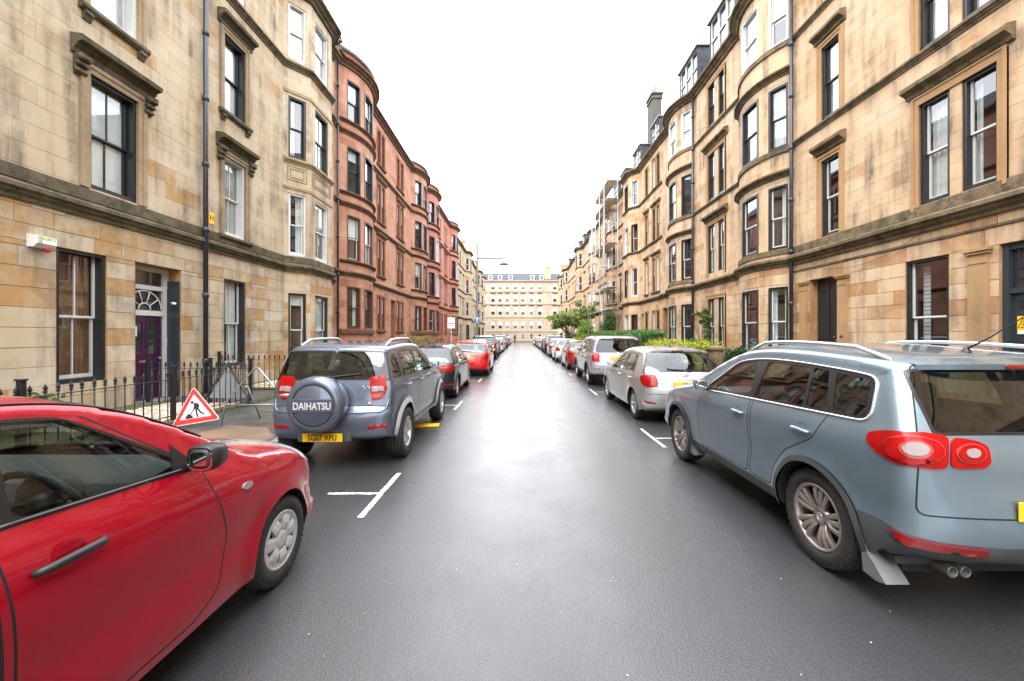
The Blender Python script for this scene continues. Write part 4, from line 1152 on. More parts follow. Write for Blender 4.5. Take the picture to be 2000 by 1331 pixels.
# ------------------------------------------------------------------ cars
def paint(name, c, metal=0.25, flake=0.15, drops=True):
    m, nt, b = new_mat(name)
    f = noise(nt, 3.0, 4, 0.6)
    b.inputs['Metallic'].default_value = metal
    b.inputs['Roughness'].default_value = 0.38
    b.inputs['Coat Weight'].default_value = 1.0
    b.inputs['Coat Roughness'].default_value = 0.025
    b.inputs['Specular IOR Level'].default_value = 0.15
    d = noise(nt, 9.0, 5, 0.65)
    base = mixc(nt, maprange(nt, d, 0.5, 0.8, 0, 0.22), c, tuple(x * 0.55 + 0.025 for x in c))
    nt.links.new(base, b.inputs['Base Color'])
    if drops:
        vo = N(nt, 'ShaderNodeTexVoronoi'); vo.inputs['Scale'].default_value = 130
        g = N(nt, 'ShaderNodeNewGeometry'); nt.links.new(g.outputs['Position'], vo.inputs['Vector'])
        bp = N(nt, 'ShaderNodeBump'); bp.inputs['Strength'].default_value = 0.05; bp.inputs['Distance'].default_value = 0.002
        nt.links.new(maprange(nt, vo.outputs['Distance'], 0.0, 0.42, 1, 0), bp.inputs['Height'])
        nt.links.new(bp.outputs['Normal'], b.inputs['Coat Normal'])
    return m

M['p_red'] = paint('red_car_paint', (0.39, 0.003, 0.017), 0.3)
M['p_slate'] = paint('slate_blue_car_paint', (0.12, 0.147, 0.20), 0.6)
M['p_bluegrey'] = paint('blue_grey_car_paint', (0.185, 0.25, 0.30), 0.6)
M['p_silver'] = paint('silver_car_paint', (0.40, 0.41, 0.40), 0.6)
M['p_palesilver'] = paint('pale_silver_car_paint', (0.45, 0.46, 0.49), 0.55)
M['p_black'] = paint('black_car_paint', (0.012, 0.013, 0.016), 0.1)
M['p_white'] = paint('white_car_paint', (0.75, 0.76, 0.77), 0.0)
M['p_darkred'] = paint('dark_red_car_paint', (0.28, 0.02, 0.02), 0.2)
M['p_brightred'] = paint('bright_red_car_paint', (0.62, 0.012, 0.016), 0.0)
M['p_grey'] = paint('grey_car_paint', (0.14, 0.145, 0.15), 0.5)
M['p_maroon'] = paint('maroon_car_paint', (0.07, 0.012, 0.02), 0.2)
M['p_blue'] = paint('dark_blue_car_paint', (0.02, 0.035, 0.09), 0.3)
M['cladding'] = simple('grey_bumper_cladding', (0.055, 0.062, 0.068), 0.55, var=0.2, bmp=0.05, bscale=200)
M['arch_silver'] = simple('silver_arch_cladding', (0.36, 0.38, 0.40), 0.45, var=0.12, vscale=14)
M['rubber'] = simple('tyre_rubber', (0.022, 0.021, 0.02), 0.7, var=0.4, vscale=20, bmp=0.15, bscale=90)
M['seam'] = simple('dark_panel_gap', (0.006, 0.006, 0.007), 0.8)
M['trim'] = simple('black_window_trim', (0.012, 0.012, 0.013), 0.3)
M['chrome'] = simple('chrome_trim', (0.72, 0.74, 0.76), 0.22, metal=0.75)
M['car_glass'] = glass('car_glass', (0.72, 0.81, 0.79), refl=1.2)
M['clear_glass'] = glass('clear_car_glass', (0.86, 0.90, 0.88), refl=0.5)
M['privacy_glass'] = glass('tinted_car_glass', (0.36, 0.43, 0.41), refl=0.9)
M['cabin'] = simple('dark_cabin_plastic', (0.035, 0.034, 0.034), 0.7)
M['seat_cloth'] = simple('dark_seat_cloth', (0.045, 0.042, 0.042), 0.9)
M['headlining'] = simple('pale_headlining', (0.30, 0.30, 0.28), 0.9)
M['lens_red'] = simple('red_lamp_lens', (0.30, 0.003, 0.004), 0.18, spec=.35)
M['lens_darkred'] = simple('dark_red_lamp_lens', (0.17, 0.004, 0.006), 0.15, coat=1.0)
M['lens_white'] = simple('clear_lamp_lens', (0.27, 0.22, 0.22), 0.14)
M['lens_pink'] = simple('pale_red_lamp_lens', (0.36, 0.045, 0.04), 0.14)
M['headlamp'] = simple('clear_headlamp', (0.62, 0.66, 0.67), 0.08, metal=0.3, coat=1.0)
M['alloy'] = simple('silver_alloy', (0.55, 0.56, 0.57), 0.3, metal=0.75)
M['alloy_bronze'] = simple('warm_grey_alloy', (0.36, 0.315, 0.295), 0.32, metal=0.7)
M['wheel_cover'] = simple('silver_plastic_wheel_cover', (0.52, 0.53, 0.53), 0.4, metal=0.3)
M['brake'] = simple('dark_brake_disc', (0.03, 0.03, 0.03), 0.6)
M['plate'] = simple('yellow_number_plate', (0.80, 0.50, 0.015), 0.35)
M['plate_blank'] = M['plate']
M['old_steel'] = simple('dull_exhaust_steel', (0.16, 0.155, 0.15), 0.5, metal=0.6, var=0.3)
M['mirror'] = simple('mirror_glass', (0.8, 0.82, 0.84), 0.02, metal=1.0)

def chaikin(P, it=3):
    P = np.array(P, float)
    for _ in range(it):
        a = P[:-1] * 0.75 + P[1:] * 0.25; b = P[:-1] * 0.25 + P[1:] * 0.75
        Q = np.empty((2 * len(a), P.shape[1])); Q[0::2] = a; Q[1::2] = b
        P = np.vstack([P[:1], Q, P[-1:]])
    return P

def resample(P, step):
    d = np.r_[0, np.cumsum(np.hypot(*(np.diff(P[:, :2], axis=0).T)))]
    n = max(2, int(round(d[-1] / step)) + 1)
    t = np.linspace(0, d[-1], n)
    return np.column_stack([np.interp(t, d, P[:, k]) for k in range(P.shape[1])]), t

def pip(poly, x, y):
    poly = np.asarray(poly, float); inside = np.zeros(len(x), bool)
    x1, y1 = poly[:, 0], poly[:, 1]; x2, y2 = np.roll(x1, -1), np.roll(y1, -1)
    for a, b, c, d in zip(x1, y1, x2, y2):
        if b == d: continue
        cnd = ((b > y) != (d > y)) & (x < (c - a) * (y - b) / (d - b) + a)
        inside ^= cnd
    return inside

def dist_poly(poly, x, y, closed=True):
    poly = np.asarray(poly, float); D = np.full(len(x), 1e9)
    n = len(poly)
    for i in range(n if closed else n - 1):
        a, b = poly[i], poly[(i + 1) % n]; ab = b - a; l2 = max(ab @ ab, 1e-12)
        t = np.clip(((x - a[0]) * ab[0] + (y - a[1]) * ab[1]) / l2, 0, 1)
        D = np.minimum(D, np.hypot(x - a[0] - t * ab[0], y - a[1] - t * ab[1]))
    return D

def round_poly(P, r=0.04, n=4):
    P = [np.array(p, float) for p in P]; out = []
    for i, p in enumerate(P):
        a, b = P[i - 1], P[(i + 1) % len(P)]
        da, db = np.linalg.norm(a - p), np.linalg.norm(b - p)
        if da < 1e-6 or db < 1e-6: continue
        u, v = (a - p) / da, (b - p) / db
        cosang = np.clip(u @ v, -1, 1)
        if cosang < -0.97: out.append(p); continue
        q = min(r, da * 0.45, db * 0.45); A, B = p + u * q, p + v * q
        for k in range(n + 1):
            t = k / n; out.append(A * (1 - t) ** 2 + 2 * p * t * (1 - t) + B * t * t)
    return np.array(out)

def densify(P, step, closed=True):
    P = np.asarray(P, float); out = []
    n = len(P)
    for i in range(n if closed else n - 1):
        a, b = P[i], P[(i + 1) % n]; k = max(1, int(math.ceil(np.linalg.norm(b - a) / step)))
        out += [a + (b - a) * j / k for j in range(k)]
    if not closed: out.append(P[-1])
    return np.array(out)

def offset_loop(P, w, closed=True):
    P = np.asarray(P, float)
    if closed: a, b = np.roll(P, 1, 0), np.roll(P, -1, 0)
    else:
        a, b = np.vstack([P[:1], P[:-1]]), np.vstack([P[1:], P[-1:]])
    t = b - a; t /= np.maximum(np.linalg.norm(t, axis=1, keepdims=True), 1e-9)
    return P + np.column_stack([t[:, 1], -t[:, 0]]) * w

def cdt(boundary, loops, opens, spacing):
    """constrained triangulation of a region. boundary: closed loop kept exactly. Returns 2D points and triangles inside."""
    pts = []; edges = []
    def put(P, closed):
        o = len(pts); pts.extend([tuple(p) for p in P]); n = len(P)
        edges.extend([(o + i, o + (i + 1) % n) for i in range(n if closed else n - 1)])
    put(boundary, True)
    for L in loops: put(densify(L, spacing * 1.1), True)
    for L in opens: put(densify(L, spacing * 1.1, False), False)
    B = np.asarray(boundary)
    xs = np.arange(B[:, 0].min(), B[:, 0].max(), spacing); ys = np.arange(B[:, 1].min(), B[:, 1].max(), spacing * 0.87)
    G = np.array([(x + (spacing / 2 if j % 2 else 0), y) for j, y in enumerate(ys) for x in xs])
    ok = pip(B, G[:, 0], G[:, 1]); G = G[ok]
    C = np.array(pts)
    # keep the filler points clear of the constraint lines
    near = np.zeros(len(G), bool)
    for i in range(0, len(G), 400):
        g = G[i:i + 400]
        near[i:i + 400] = (((g[:, None, :] - C[None]) ** 2).sum(2).min(1) < (spacing * 0.55) ** 2)
    G = G[~near]
    allp = [Vector(p) for p in pts] + [Vector(p) for p in G]
    v, e, f, *_ = delaunay_2d_cdt(allp, edges, [], 0, 1e-6, False)
    V = np.array([tuple(p) for p in v]); T = []
    for t in f:
        for k in range(1, len(t) - 1): T.append((t[0], t[k], t[k + 1]))
    T = np.array(T)
    c = V[T].mean(1)
    T = T[pip(B, c[:, 0], c[:, 1])]
    return V, T

class CarBody:
    def __init__(s, sp):
        s.sp = sp
        P = chaikin(sp['outline'], 3)
        s.prof, s.S = resample(P, 0.03)
        p = s.prof
        t = np.gradient(p[:, :2], axis=0); t /= np.linalg.norm(t, axis=1, keepdims=True)
        s.nrm = np.column_stack([t[:, 1], -t[:, 0]])
        s.D, s.n = p[:, 2], p[:, 3]
        s.Q = p[:, :2] + s.nrm * s.D[:, None]
        s.Wend = s.W(s.Q[:, 0], s.Q[:, 1])
        K = 48
        th = np.linspace(0, math.pi / 2, 200)
        s.K = K; s.xt = np.zeros((len(p), K + 1)); s.dt = np.zeros((len(p), K + 1)); s.C = np.zeros(len(p))
        for i in range(len(p)):
            n = s.n[i]
            x = s.Wend[i] * np.sin(th) ** (2 / n); d = s.D[i] * (1 - np.cos(th) ** (2 / n))
            L = np.r_[0, np.cumsum(np.hypot(np.diff(x), np.diff(d)))]
            q = np.linspace(0, L[-1], K + 1)
            s.xt[i] = np.interp(q, L, x); s.dt[i] = np.interp(q, L, d); s.C[i] = L[-1]
    def belt(s, y):
        b = np.array(s.sp['belt']); return np.interp(y, b[:, 0], b[:, 1])
    def W(s, y, z):
        sp = s.sp; y = np.asarray(y, float); z = np.asarray(z, float)
        hw = sp['hw']; yF, yR = sp['ends']
        f = np.clip((y - sp['wb'] * 0.62) / (yF - sp['wb'] * 0.62), 0, 1); r = np.clip((0.35 - y) / (0.35 - yR), 0, 1)
        w = hw * (1 - sp.get('tf', 0.07) * f ** 2.2 - sp.get('tr', 0.05) * r ** 2.2)
        zb = s.belt(y); zs = sp['sill']
        t = np.clip((zb - z) / (zb - zs), 0, 1)
        sd, sx_ = sp.get('shoulder', (0.03, 0.22))
        low = -sd * np.clip(1 - t / sx_, 0, 1) ** 2 - sp.get('tuck', 0.05) * np.clip((t - 0.6) / 0.4, 0, 1) ** 2 - sp.get('scoop', 0.012) * np.exp(-((t - 0.62) / 0.16) ** 2)
        h = np.clip(z - zb, 0, None)
        up = -sp.get('shoulder', (0.03, 0))[0] - sp.get('tumble', 0.36) * h - 0.12 * h * h
        w = w + np.where(z < zb, low, up)
        for k, cyy in enumerate((0.0, sp['wb'])):
            rho = np.hypot(y - cyy, z - sp['rw'])
            w = w + sp.get('flare', 0.02) * np.exp(-(np.clip(rho - sp['ra'], 0, None) / 0.07) ** 2) * (z < zb - 0.05)
        return w
    def rim3(s, S, c):
        S = np.asarray(S, float); c = np.asarray(c, float)
        i = np.clip(np.searchsorted(s.S, S, side='right') - 1, 0, len(s.S) - 2)
        f = np.clip((S - s.S[i]) / (s.S[i + 1] - s.S[i]), 0, 1)
        Cs = s.C[i] * (1 - f) + s.C[i + 1] * f
        q = np.clip(c / Cs, 0, 1) * s.K
        k = np.clip(q.astype(int), 0, s.K - 1); g = q - k
        def lk(T): return (T[i, k] * (1 - f) + T[i + 1, k] * f) * (1 - g) + (T[i, k + 1] * (1 - f) + T[i + 1, k + 1] * f) * g
        x, d = lk(s.xt), lk(s.dt)
        P = s.prof[i, :2] * (1 - f)[:, None] + s.prof[i + 1, :2] * f[:, None]
        n = s.nrm[i] * (1 - f)[:, None] + s.nrm[i + 1] * f[:, None]; n /= np.linalg.norm(n, axis=1, keepdims=True)
        y, z = P[:, 0] + n[:, 0] * d, P[:, 1] + n[:, 1] * d
        return np.column_stack([x, y, z])
    def s_rear(s, z):
        top = int(np.argmax(s.prof[:, 1])); lo = int(np.argmin(s.prof[:top, 0]))
        return float(np.interp(z, s.prof[lo:top, 1], s.S[lo:top])) if z > s.prof[lo, 1] else float(np.interp(z, s.prof[:lo + 1, 1], s.S[:lo + 1]))
    def s_y(s, y):
        """arc length where the upper outline passes y"""
        lo = int(np.argmin(s.prof[:, 0])); hi = int(np.argmax(s.prof[:, 0]))
        return float(np.interp(y, s.prof[lo:hi, 0], s.S[lo:hi]))
    def s_front(s, z):
        hi = int(np.argmax(s.prof[:, 0]))
        return float(np.interp(-z, -s.prof[hi:, 1], s.S[hi:]))
    def ztop(s, y):
        lo = int(np.argmin(s.Q[:, 0])); hi = int(np.argmax(s.Q[:, 0]))
        return np.interp(y, s.Q[lo:hi, 0], s.Q[lo:hi, 1])

    def window_poly(s, yb0, yt0, yt1, yb1, off=0.035, low=0.015, r=0.05):
        bot = [(y, float(s.belt(y)) + low) for y in np.linspace(yb0, yb1, 6)]
        top = [(y, max(float(s.ztop(y)) - off, float(s.belt(y)) + low + 0.02)) for y in np.linspace(yt1, yt0, 12)]
        return round_poly(bot + top, r)

    def shell(s):
        sp = s.sp
        # ---- side
        arcs = []
        for cyy in (sp['wb'], 0.0):
            a0 = math.asin(max(-1, min(1, (sp['sill'] - sp['rw']) / sp['ra'])))
            arcs.append([(cyy + sp['ra'] * math.cos(a), sp['rw'] + sp['ra'] * math.sin(a)) for a in np.linspace(a0, math.pi - a0, 26)])
        lastQ, firstQ = s.Q[-1], s.Q[0]
        sill = [tuple(p) for p in arcs[0]] + [tuple(p) for p in densify([(arcs[0][-1]), (arcs[1][0])], 0.05, False)[1:-1]] + [tuple(p) for p in arcs[1]]
        f_tail = densify([lastQ, arcs[0][0]], 0.04, False)[1:-1]; r_tail = densify([arcs[1][-1], firstQ], 0.04, False)[1:-1]
        B = np.array([tuple(q) for q in s.Q] + [tuple(q) for q in f_tail] + sill + [tuple(q) for q in r_tail])
        s.bottom = np.array([tuple(q) for q in f_tail] + sill + [tuple(q) for q in r_tail])
        s.arcs = arcs
        wins = sp['windows'](s); dlo = sp['dlo'](s) if 'dlo' in sp else []; doors = sp['doors'](s)
        band = 0.005
        loops = [w for _, w, _ in wins] + list(dlo)
        for nm, d in doors: loops += [offset_loop(densify(d, 0.05), band), offset_loop(densify(d, 0.05), -band)]
        opens = []; zr_ = sp.get('clad_rear', sp.get('clad_z'))
        if sp.get('clad_z'): opens.append(np.array([(B[:, 0].min() - .1, zr_), (-.385, zr_), (-.38, sp['clad_z']), (B[:, 0].max() + .1, sp['clad_z'])]))
        if sp.get('sill_trim'): opens.append(np.array([(0.2, sp['sill_trim']), (sp['wb'] - 0.2, sp['sill_trim'])]))
        if sp.get('arch_trim'):
            for cyy in (0.0, sp['wb']):
                rr = sp['ra'] + sp['arch_trim']
                opens.append(np.array([(cyy + rr * math.cos(a), sp['rw'] + rr * math.sin(a)) for a in np.linspace(-.4, math.pi + .4, 40)]))
        V, T = cdt(B, [np.asarray(l) for l in loops], opens, sp.get('grid', 0.045))
        c = V[T].mean(1); cx, cz = c[:, 0], c[:, 1]
        lab = np.full(len(T), 'body', object)
        if sp.get('clad_z'):
            lab[cz < np.where(cx < -.38, zr_, sp['clad_z'])] = 'cladding'
        if sp.get('arch_trim'):
            for cyy in (0.0, sp['wb']):
                rho = np.hypot(cx - cyy, cz - sp['rw']); lab[(rho < sp['ra'] + sp['arch_trim']) & (cz < sp['rw'] + sp['ra'] + 0.2)] = 'arch_trim'
        for nm, d in doors: lab[pip(d, cx, cz)] = nm
        if sp.get('sill_trim'):
            lab[(cz < sp['sill_trim']) & (cx > 0) & (cx < sp['wb'])] = 'arch_trim'
        for nm, d in doors: lab[dist_poly(densify(d, 0.05), cx, cz) < band] = 'seam'
        for d in dlo: lab[pip(d, cx, cz)] = 'trim'
        for nm, w, _ in wins: lab[pip(w, cx, cz)] = nm
        side3 = np.column_stack([s.W(V[:, 0], V[:, 1]), V[:, 0], V[:, 1]])
        # ---- rim
        Br = [(S, C) for S, C in zip(s.S, s.C)]
        e1 = [(s.S[-1], c_) for c_ in np.linspace(s.C[-1], 0, 14)[1:-1]]
        mid = [(S, 0.0) for S in s.S[::-1]]
        e0 = [(s.S[0], c_) for c_ in np.linspace(0, s.C[0], 14)[1:-1]]
        BR = np.array(Br + e1 + mid + e0)
        areas = sp['areas'](s)       # (label, polygon in (S, c)), seams are drawn round those with a True flag
        loopsR = []
        for nm, P, seam in areas:
            if seam: loopsR += [offset_loop(densify(P, 0.05), band), offset_loop(densify(P, 0.05), -band)]
            else: loopsR.append(np.asarray(P))
        clip = lambda L: np.column_stack([np.clip(np.asarray(L)[:, 0], s.S[0] + 1e-3, s.S[-1] - 1e-3), np.maximum(np.asarray(L)[:, 1], 0.0)])
        opensR = []
        if sp.get('clad_z'):
            lo_ = int(np.argmin(s.Q[:, 0])); hi_ = int(np.argmax(s.Q[:, 0])); k0 = int(np.argmax(s.Q[:, 1]))
            Sr = float(np.interp(zr_, s.Q[:k0, 1], s.S[:k0])); Sf = float(np.interp(-sp['clad_z'], -s.Q[k0:, 1], s.S[k0:]))
            opensR = [np.array([(Sr, 0.0), (Sr, c_at(s, Sr))]), np.array([(Sf, 0.0), (Sf, c_at(s, Sf))])]
        VR, TR = cdt(BR, [clip(l) for l in loopsR], opensR, sp.get('grid', 0.045))
        c = VR[TR].mean(1); S_, c_ = c[:, 0], c[:, 1]
        rim3 = s.rim3(VR[:, 0], VR[:, 1])
        cen = rim3[TR].mean(1)
        labR = np.full(len(TR), 'body', object)
        if sp.get('clad_z'):
            labR[(S_ < Sr) | (S_ > Sf)] = 'cladding'
        for nm, P, seam in areas:
            ins = pip(clip(P), S_, c_)
            labR[ins] = nm
            if seam:
                Pd = densify(P, 0.05)
                Pd[:, 1] = np.where(Pd[:, 1] < 0.001, -1.0, Pd[:, 1])
                labR[(dist_poly(Pd, S_, c_) < band)] = 'seam'
        # ---- both halves together
        n1 = len(side3); VV = np.vstack([side3, rim3]); TT = np.vstack([T, TR + n1]); LL = np.r_[lab, labR]
        VL = VV * np.array([-1, 1, 1]); TL = TT[:, ::-1] + len(VV)
        side_flag = np.r_[np.ones(len(TT)), -np.ones(len(TT))]
        VV = np.vstack([VV, VL]); TT = np.vstack([TT, TL]); LL = np.r_[LL, LL]
        key = np.round(VV / 4e-4).astype(np.int64)
        _, first, inv = np.unique(key, axis=0, return_index=True, return_inverse=True)
        inv = inv.ravel(); VV = VV[first]; TT = inv[TT]
        good = (TT[:, 0] != TT[:, 1]) & (TT[:, 1] != TT[:, 2]) & (TT[:, 0] != TT[:, 2])
        TT, LL, side_flag = TT[good], LL[good], side_flag[good]
        # outward facing
        fn = np.cross(VV[TT[:, 1]] - VV[TT[:, 0]], VV[TT[:, 2]] - VV[TT[:, 0]])
        cen = VV[TT].mean(1); ctr = np.column_stack([np.zeros(len(cen)), np.clip(cen[:, 1], 0.3, sp['wb'] - 0.3), np.full(len(cen), 0.75)])
        flip = ((cen - ctr) * fn).sum(1) < 0
        TT[flip] = TT[flip][:, ::-1]; fn[flip] *= -1
        vn = np.zeros_like(VV)
        for k in range(3): np.add.at(vn, TT[:, k], fn)
        vn /= np.maximum(np.linalg.norm(vn, axis=1, keepdims=True), 1e-12)
        s.V, s.T, s.L, s.F, s.NV = VV, TT, LL, side_flag, vn
        s.bvh = BVHTree.FromPolygons([tuple(v) for v in VV], [tuple(int(i) for i in t) for t in TT])
        return s

    def part(s, name, mask, mats, slot_of=None, offset=0.0):
        T = s.T[mask]
        if not len(T): return None
        u, inv = np.unique(T, return_inverse=True); inv = inv.reshape(T.shape)
        V = s.V[u] + s.NV[u] * offset
        me = bpy.data.meshes.new(name)
        me.from_pydata([tuple(v) for v in V], [], [tuple(int(i) for i in t) for t in inv])
        for m in mats: me.materials.append(m)
        if slot_of is not None:
            me.polygons.foreach_set('material_index', [slot_of[l] for l in s.L[mask]])
        me.polygons.foreach_set('use_smooth', [True] * len(T))
        me.normals_split_custom_set_from_vertices([tuple(n) for n in s.NV[u]])
        return me

    def decal(s, poly, view, off=0.006, thick=0.012, spacing=0.03, rnd=0.02):
        """a lens or panel moulded onto the body. view: origin, right axis, up axis; cast along right x up"""
        O, U, Vv = [Vector(a) for a in view]; U.normalize(); Vv.normalize(); d = -(U.cross(Vv)).normalized()
        B = densify(round_poly(poly, rnd) if rnd else poly, spacing)
        P, T = cdt(B, [], [], spacing)
        loc = []; nrm = []
        for p in P:
            o = O + U * p[0] + Vv * p[1] - d * 2.0
            h = s.bvh.ray_cast(o, d)
            if h[0] is None: h = s.bvh.find_nearest(o + d * 2.0)
            n = h[1]
            if n.dot(d) > 0: n = -n
            loc.append(h[0]); nrm.append(n)
        # smooth the normals a little so the lens reads as one surface
        loc = np.array([tuple(a) for a in loc]); nrm = np.array([tuple(a) for a in nrm])
        V = loc + nrm * off
        nb = len(B); mb = MB()
        order = [int(np.argmin(((P - b) ** 2).sum(1))) for b in B]
        mb.add(V, [tuple(int(i) for i in t) for t in T], 0, True)
        low = loc[order] - nrm[order] * thick
        mb.add(list(V[order]) + list(low), [(i, (i + 1) % nb, nb + (i + 1) % nb, nb + i) for i in range(nb)], 0, False)
        return mb

REAR = ((0, -3, 0), (1, 0, 0), (0, 0, 1))            # looking forward at the tail: right axis = +x
SIDE = ((3, 0, 0), (0, 1, 0), (0, 0, 1))             # looking at the right flank: right axis = +y
TOP = ((0, 0, 4), (1, 0, 0), (0, 1, 0))
def corner_view(sx=1, ang=45, yoff=0.0):
    """looks at the rear right corner, right axis runs from the tail round to the flank"""
    a = R(ang)
    return ((0, 0, 0), (math.cos(a), math.sin(a), 0), (0, 0, 1))
def front_corner_view(ang=45):
    a = R(ang)
    return ((0, 0, 0), (-math.cos(a), math.sin(a), 0), (0, 0, 1))

def mirror_mb(mb):
    m = MB(); m.add([(-x, y, z) for x, y, z in mb.v], [f[::-1] for f in mb.f])
    m.mi = list(mb.mi); m.sm = list(mb.sm); m.t = list(mb.t); return m

def wheel_meshes(r, w, rim_r, style, mat):
    """tyre and rim, axle along x, outer face at +w/2"""
    t = MB(); h = w / 2
    prof = [(rim_r, h * 0.80), (rim_r + 0.012, h * 0.97), (rim_r + (r - rim_r) * 0.5, h * 1.04), (r - 0.035, h * 0.98), (r - 0.012, h * 0.86), (r, h * 0.7)]
    tread = []
    for k, g in enumerate((0.55, 0.5, 0.22, 0.17, -0.17, -0.22, -0.5, -0.55)):
        tread.append((r - (0.009 if k in (0, 3, 4, 7) and False else 0.0), h * g))
    grooves = [(r, h * .55), (r - .009, h * .54), (r - .009, h * .46), (r, h * .45), (r, h * .06), (r - .009, h * .05), (r - .009, -h * .05), (r, -h * .06), (r, -h * .45), (r - .009, -h * .46), (r - .009, -h * .54), (r, -h * .55)]
    full = prof + grooves + [(a, -b) for a, b in prof[::-1]]
    t.lathe(full, 'x', 40)
    # shoulder blocks give the tread its ragged edge
    n = 46
    for k in range(n):
        a = 2 * math.pi * k / n
        for sgn in (1, -1):
            c, s_ = math.cos(a), math.sin(a); c2, s2 = math.cos(a + 0.085), math.sin(a + 0.085)
            r0, r1 = r - 0.02, r + 0.004
            x0, x1 = sgn * h * 0.60, sgn * h * 0.93
            t.add([(x0, r1 * c, r1 * s_), (x0, r1 * c2, r1 * s2), (x1, (r1 - .014) * c2, (r1 - .014) * s2), (x1, (r1 - .014) * c, (r1 - .014) * s_),
                   (x1, (r0 - .01) * c, (r0 - .01) * s_), (x1, (r0 - .01) * c2, (r0 - .01) * s2)], [(0, 1, 2, 3), (3, 2, 5, 4)], 0, False)
    rm = MB()
    rm.lathe([(rim_r + 0.004, h * 0.80), (rim_r + 0.006, h * 0.93), (rim_r - 0.012, h * 0.95), (rim_r - 0.022, h * 0.80), (rim_r - 0.03, -h * 0.2), (rim_r - 0.03, -h * .8)], 'x', 36, 0)
    rm.lathe([(0.0001, -h * 0.1), (rim_r * 0.72, -h * 0.1), (rim_r * 0.72, -h * 0.4)], 'x', 24, 1)      # brake disc
    rm.lathe([(rim_r * 0.98, -h * 0.45), (0.0001, -h * 0.45)], 'x', 24, 1)
    def spoke(a, w0, w1, r0, r1, x0, x1, dep=0.03, curve=0.0):
        k = 5; L = []; 
        for i in range(k):
            f = i / (k - 1); rr = r0 + (r1 - r0) * f; ww = (w0 + (w1 - w0) * f) / 2; xx = x0 + (x1 - x0) * f + 0.02 * math.sin(math.pi * f)
            aa = a + curve * f * f
            er = Vector((0, math.cos(aa), math.sin(aa))); et = Vector((0, -math.sin(aa), math.cos(aa))); ex = Vector((1, 0, 0))
            p = er * rr
            L.append([p - et * ww + ex * (xx - dep), p - et * ww + ex * (xx - 0.006), p - et * ww * 0.55 + ex * xx, p + et * ww * 0.55 + ex * xx, p + et * ww + ex * (xx - 0.006), p + et * ww + ex * (xx - dep)])
        vs = [p for r_ in L for p in r_]; fs = []
        for i in range(k - 1):
            for j in range(5): fs.append((i * 6 + j, i * 6 + j + 1, (i + 1) * 6 + j + 1, (i + 1) * 6 + j))
        rm.add(vs, fs, 0, False)
    R1 = rim_r - 0.008
    if style == 'cover7':
        rm.lathe([(rim_r - 0.01, h * 0.86), (rim_r - 0.03, h * 0.9), (rim_r - 0.045, h * 0.84)], 'x', 36, 0)
        for k in range(7): spoke(2 * math.pi * k / 7 + 0.3, 0.075, 0.085, 0.05, R1 - 0.01, h * 0.86, h * 0.86, 0.03)
        rm.lathe([(0.07, h * 0.7), (0.068, h * 0.92), (0.035, h * 0.97), (0.0001, h * 0.97)], 'x', 20, 0)
    elif style == 'twin5':
        for k in range(5):
            for da in (-0.16, 0.16): spoke(2 * math.pi * k / 5 + da + 0.2, 0.035, 0.05, 0.05, R1, h * 0.62, h * 0.80, 0.05)
        rm.lathe([(0.075, h * 0.3), (0.07, h * 0.68), (0.03, h * 0.72), (0.0001, h * 0.72)], 'x', 20, 0)
    elif style == 'multi15':
        for k in range(5):
            for da, wd in ((-0.30, 0.026), (0.0, 0.030), (0.30, 0.026)): spoke(2 * math.pi * k / 5 + da + 0.1, wd, wd + 0.018, 0.06, R1, h * 0.60, h * 0.84, 0.035, 0.05)
        rm.lathe([(0.075, h * 0.2), (0.07, h * 0.62), (0.034, h * 0.68), (0.033, h * 0.64), (0.0001, h * 0.64)], 'x', 20, 0)
        rm.lathe([(0.031, h * 0.66), (0.031, h * 0.69), (0.027, h * 0.69), (0.027, h * 0.66)], 'x', 20, 2)
        for pts in ([(-.015, .022), (-.004, -.001)], [(.015, .022), (.004, -.001)], [(-.024, .008), (-.010, -.022)], [(-.010, -.022), (0, -.004)], [(0, -.004), (.010, -.022)], [(.010, -.022), (.024, .008)], [(-.004, -.001), (0, .008)], [(.004, -.001), (0, .008)]):
            rm.tube([(h * 0.68, p[0], p[1]) for p in pts], 0.0022, 4, 2, False)
        for k in range(5):
            a = 2 * math.pi * k / 5 + 0.1 + math.pi / 5; rm.lathe([(0.009, h * .6), (0.009, h * .655), (0.0001, h * .655)], 'x', 8, 1, True, (0, .052 * math.cos(a), .052 * math.sin(a)))
    else:
        n_ = 8 if style == 'spoke8' else 5
        for k in range(n_): spoke(2 * math.pi * k / n_ + 0.3, 0.05 if n_ == 8 else 0.075, 0.045 if n_ == 8 else 0.06, 0.05, R1, h * 0.66, h * 0.82, 0.04)
        rm.lathe([(0.07, h * 0.3), (0.065, h * 0.7), (0.03, h * 0.74), (0.0001, h * 0.74)], 'x', 20, 0)
    return t.mesh('tyre', [M['rubber']]), rm.mesh('rim', [mat, M['brake'], M['chrome']])

def quadpatch(pts): return [tuple(p) for p in pts]

def number_plate(root, loc, text, w=0.52, h=0.111, tilt=0.0):
    p = MB(); p.cbox(-w / 2, w / 2, -0.006, 0.006, -h / 2, h / 2, 0.004)
    po = p.build('number_plate', [M['plate']], root, loc)
    po.rotation_euler = (tilt, 0, 0)
    if text:
        me = text_mesh(text, h * 0.98, 0.001, 0.0018, sx=0.80)
        me.materials.append(M['black'])
        link('lettering', me, po, (0, -0.0085, -0.002))
    return po

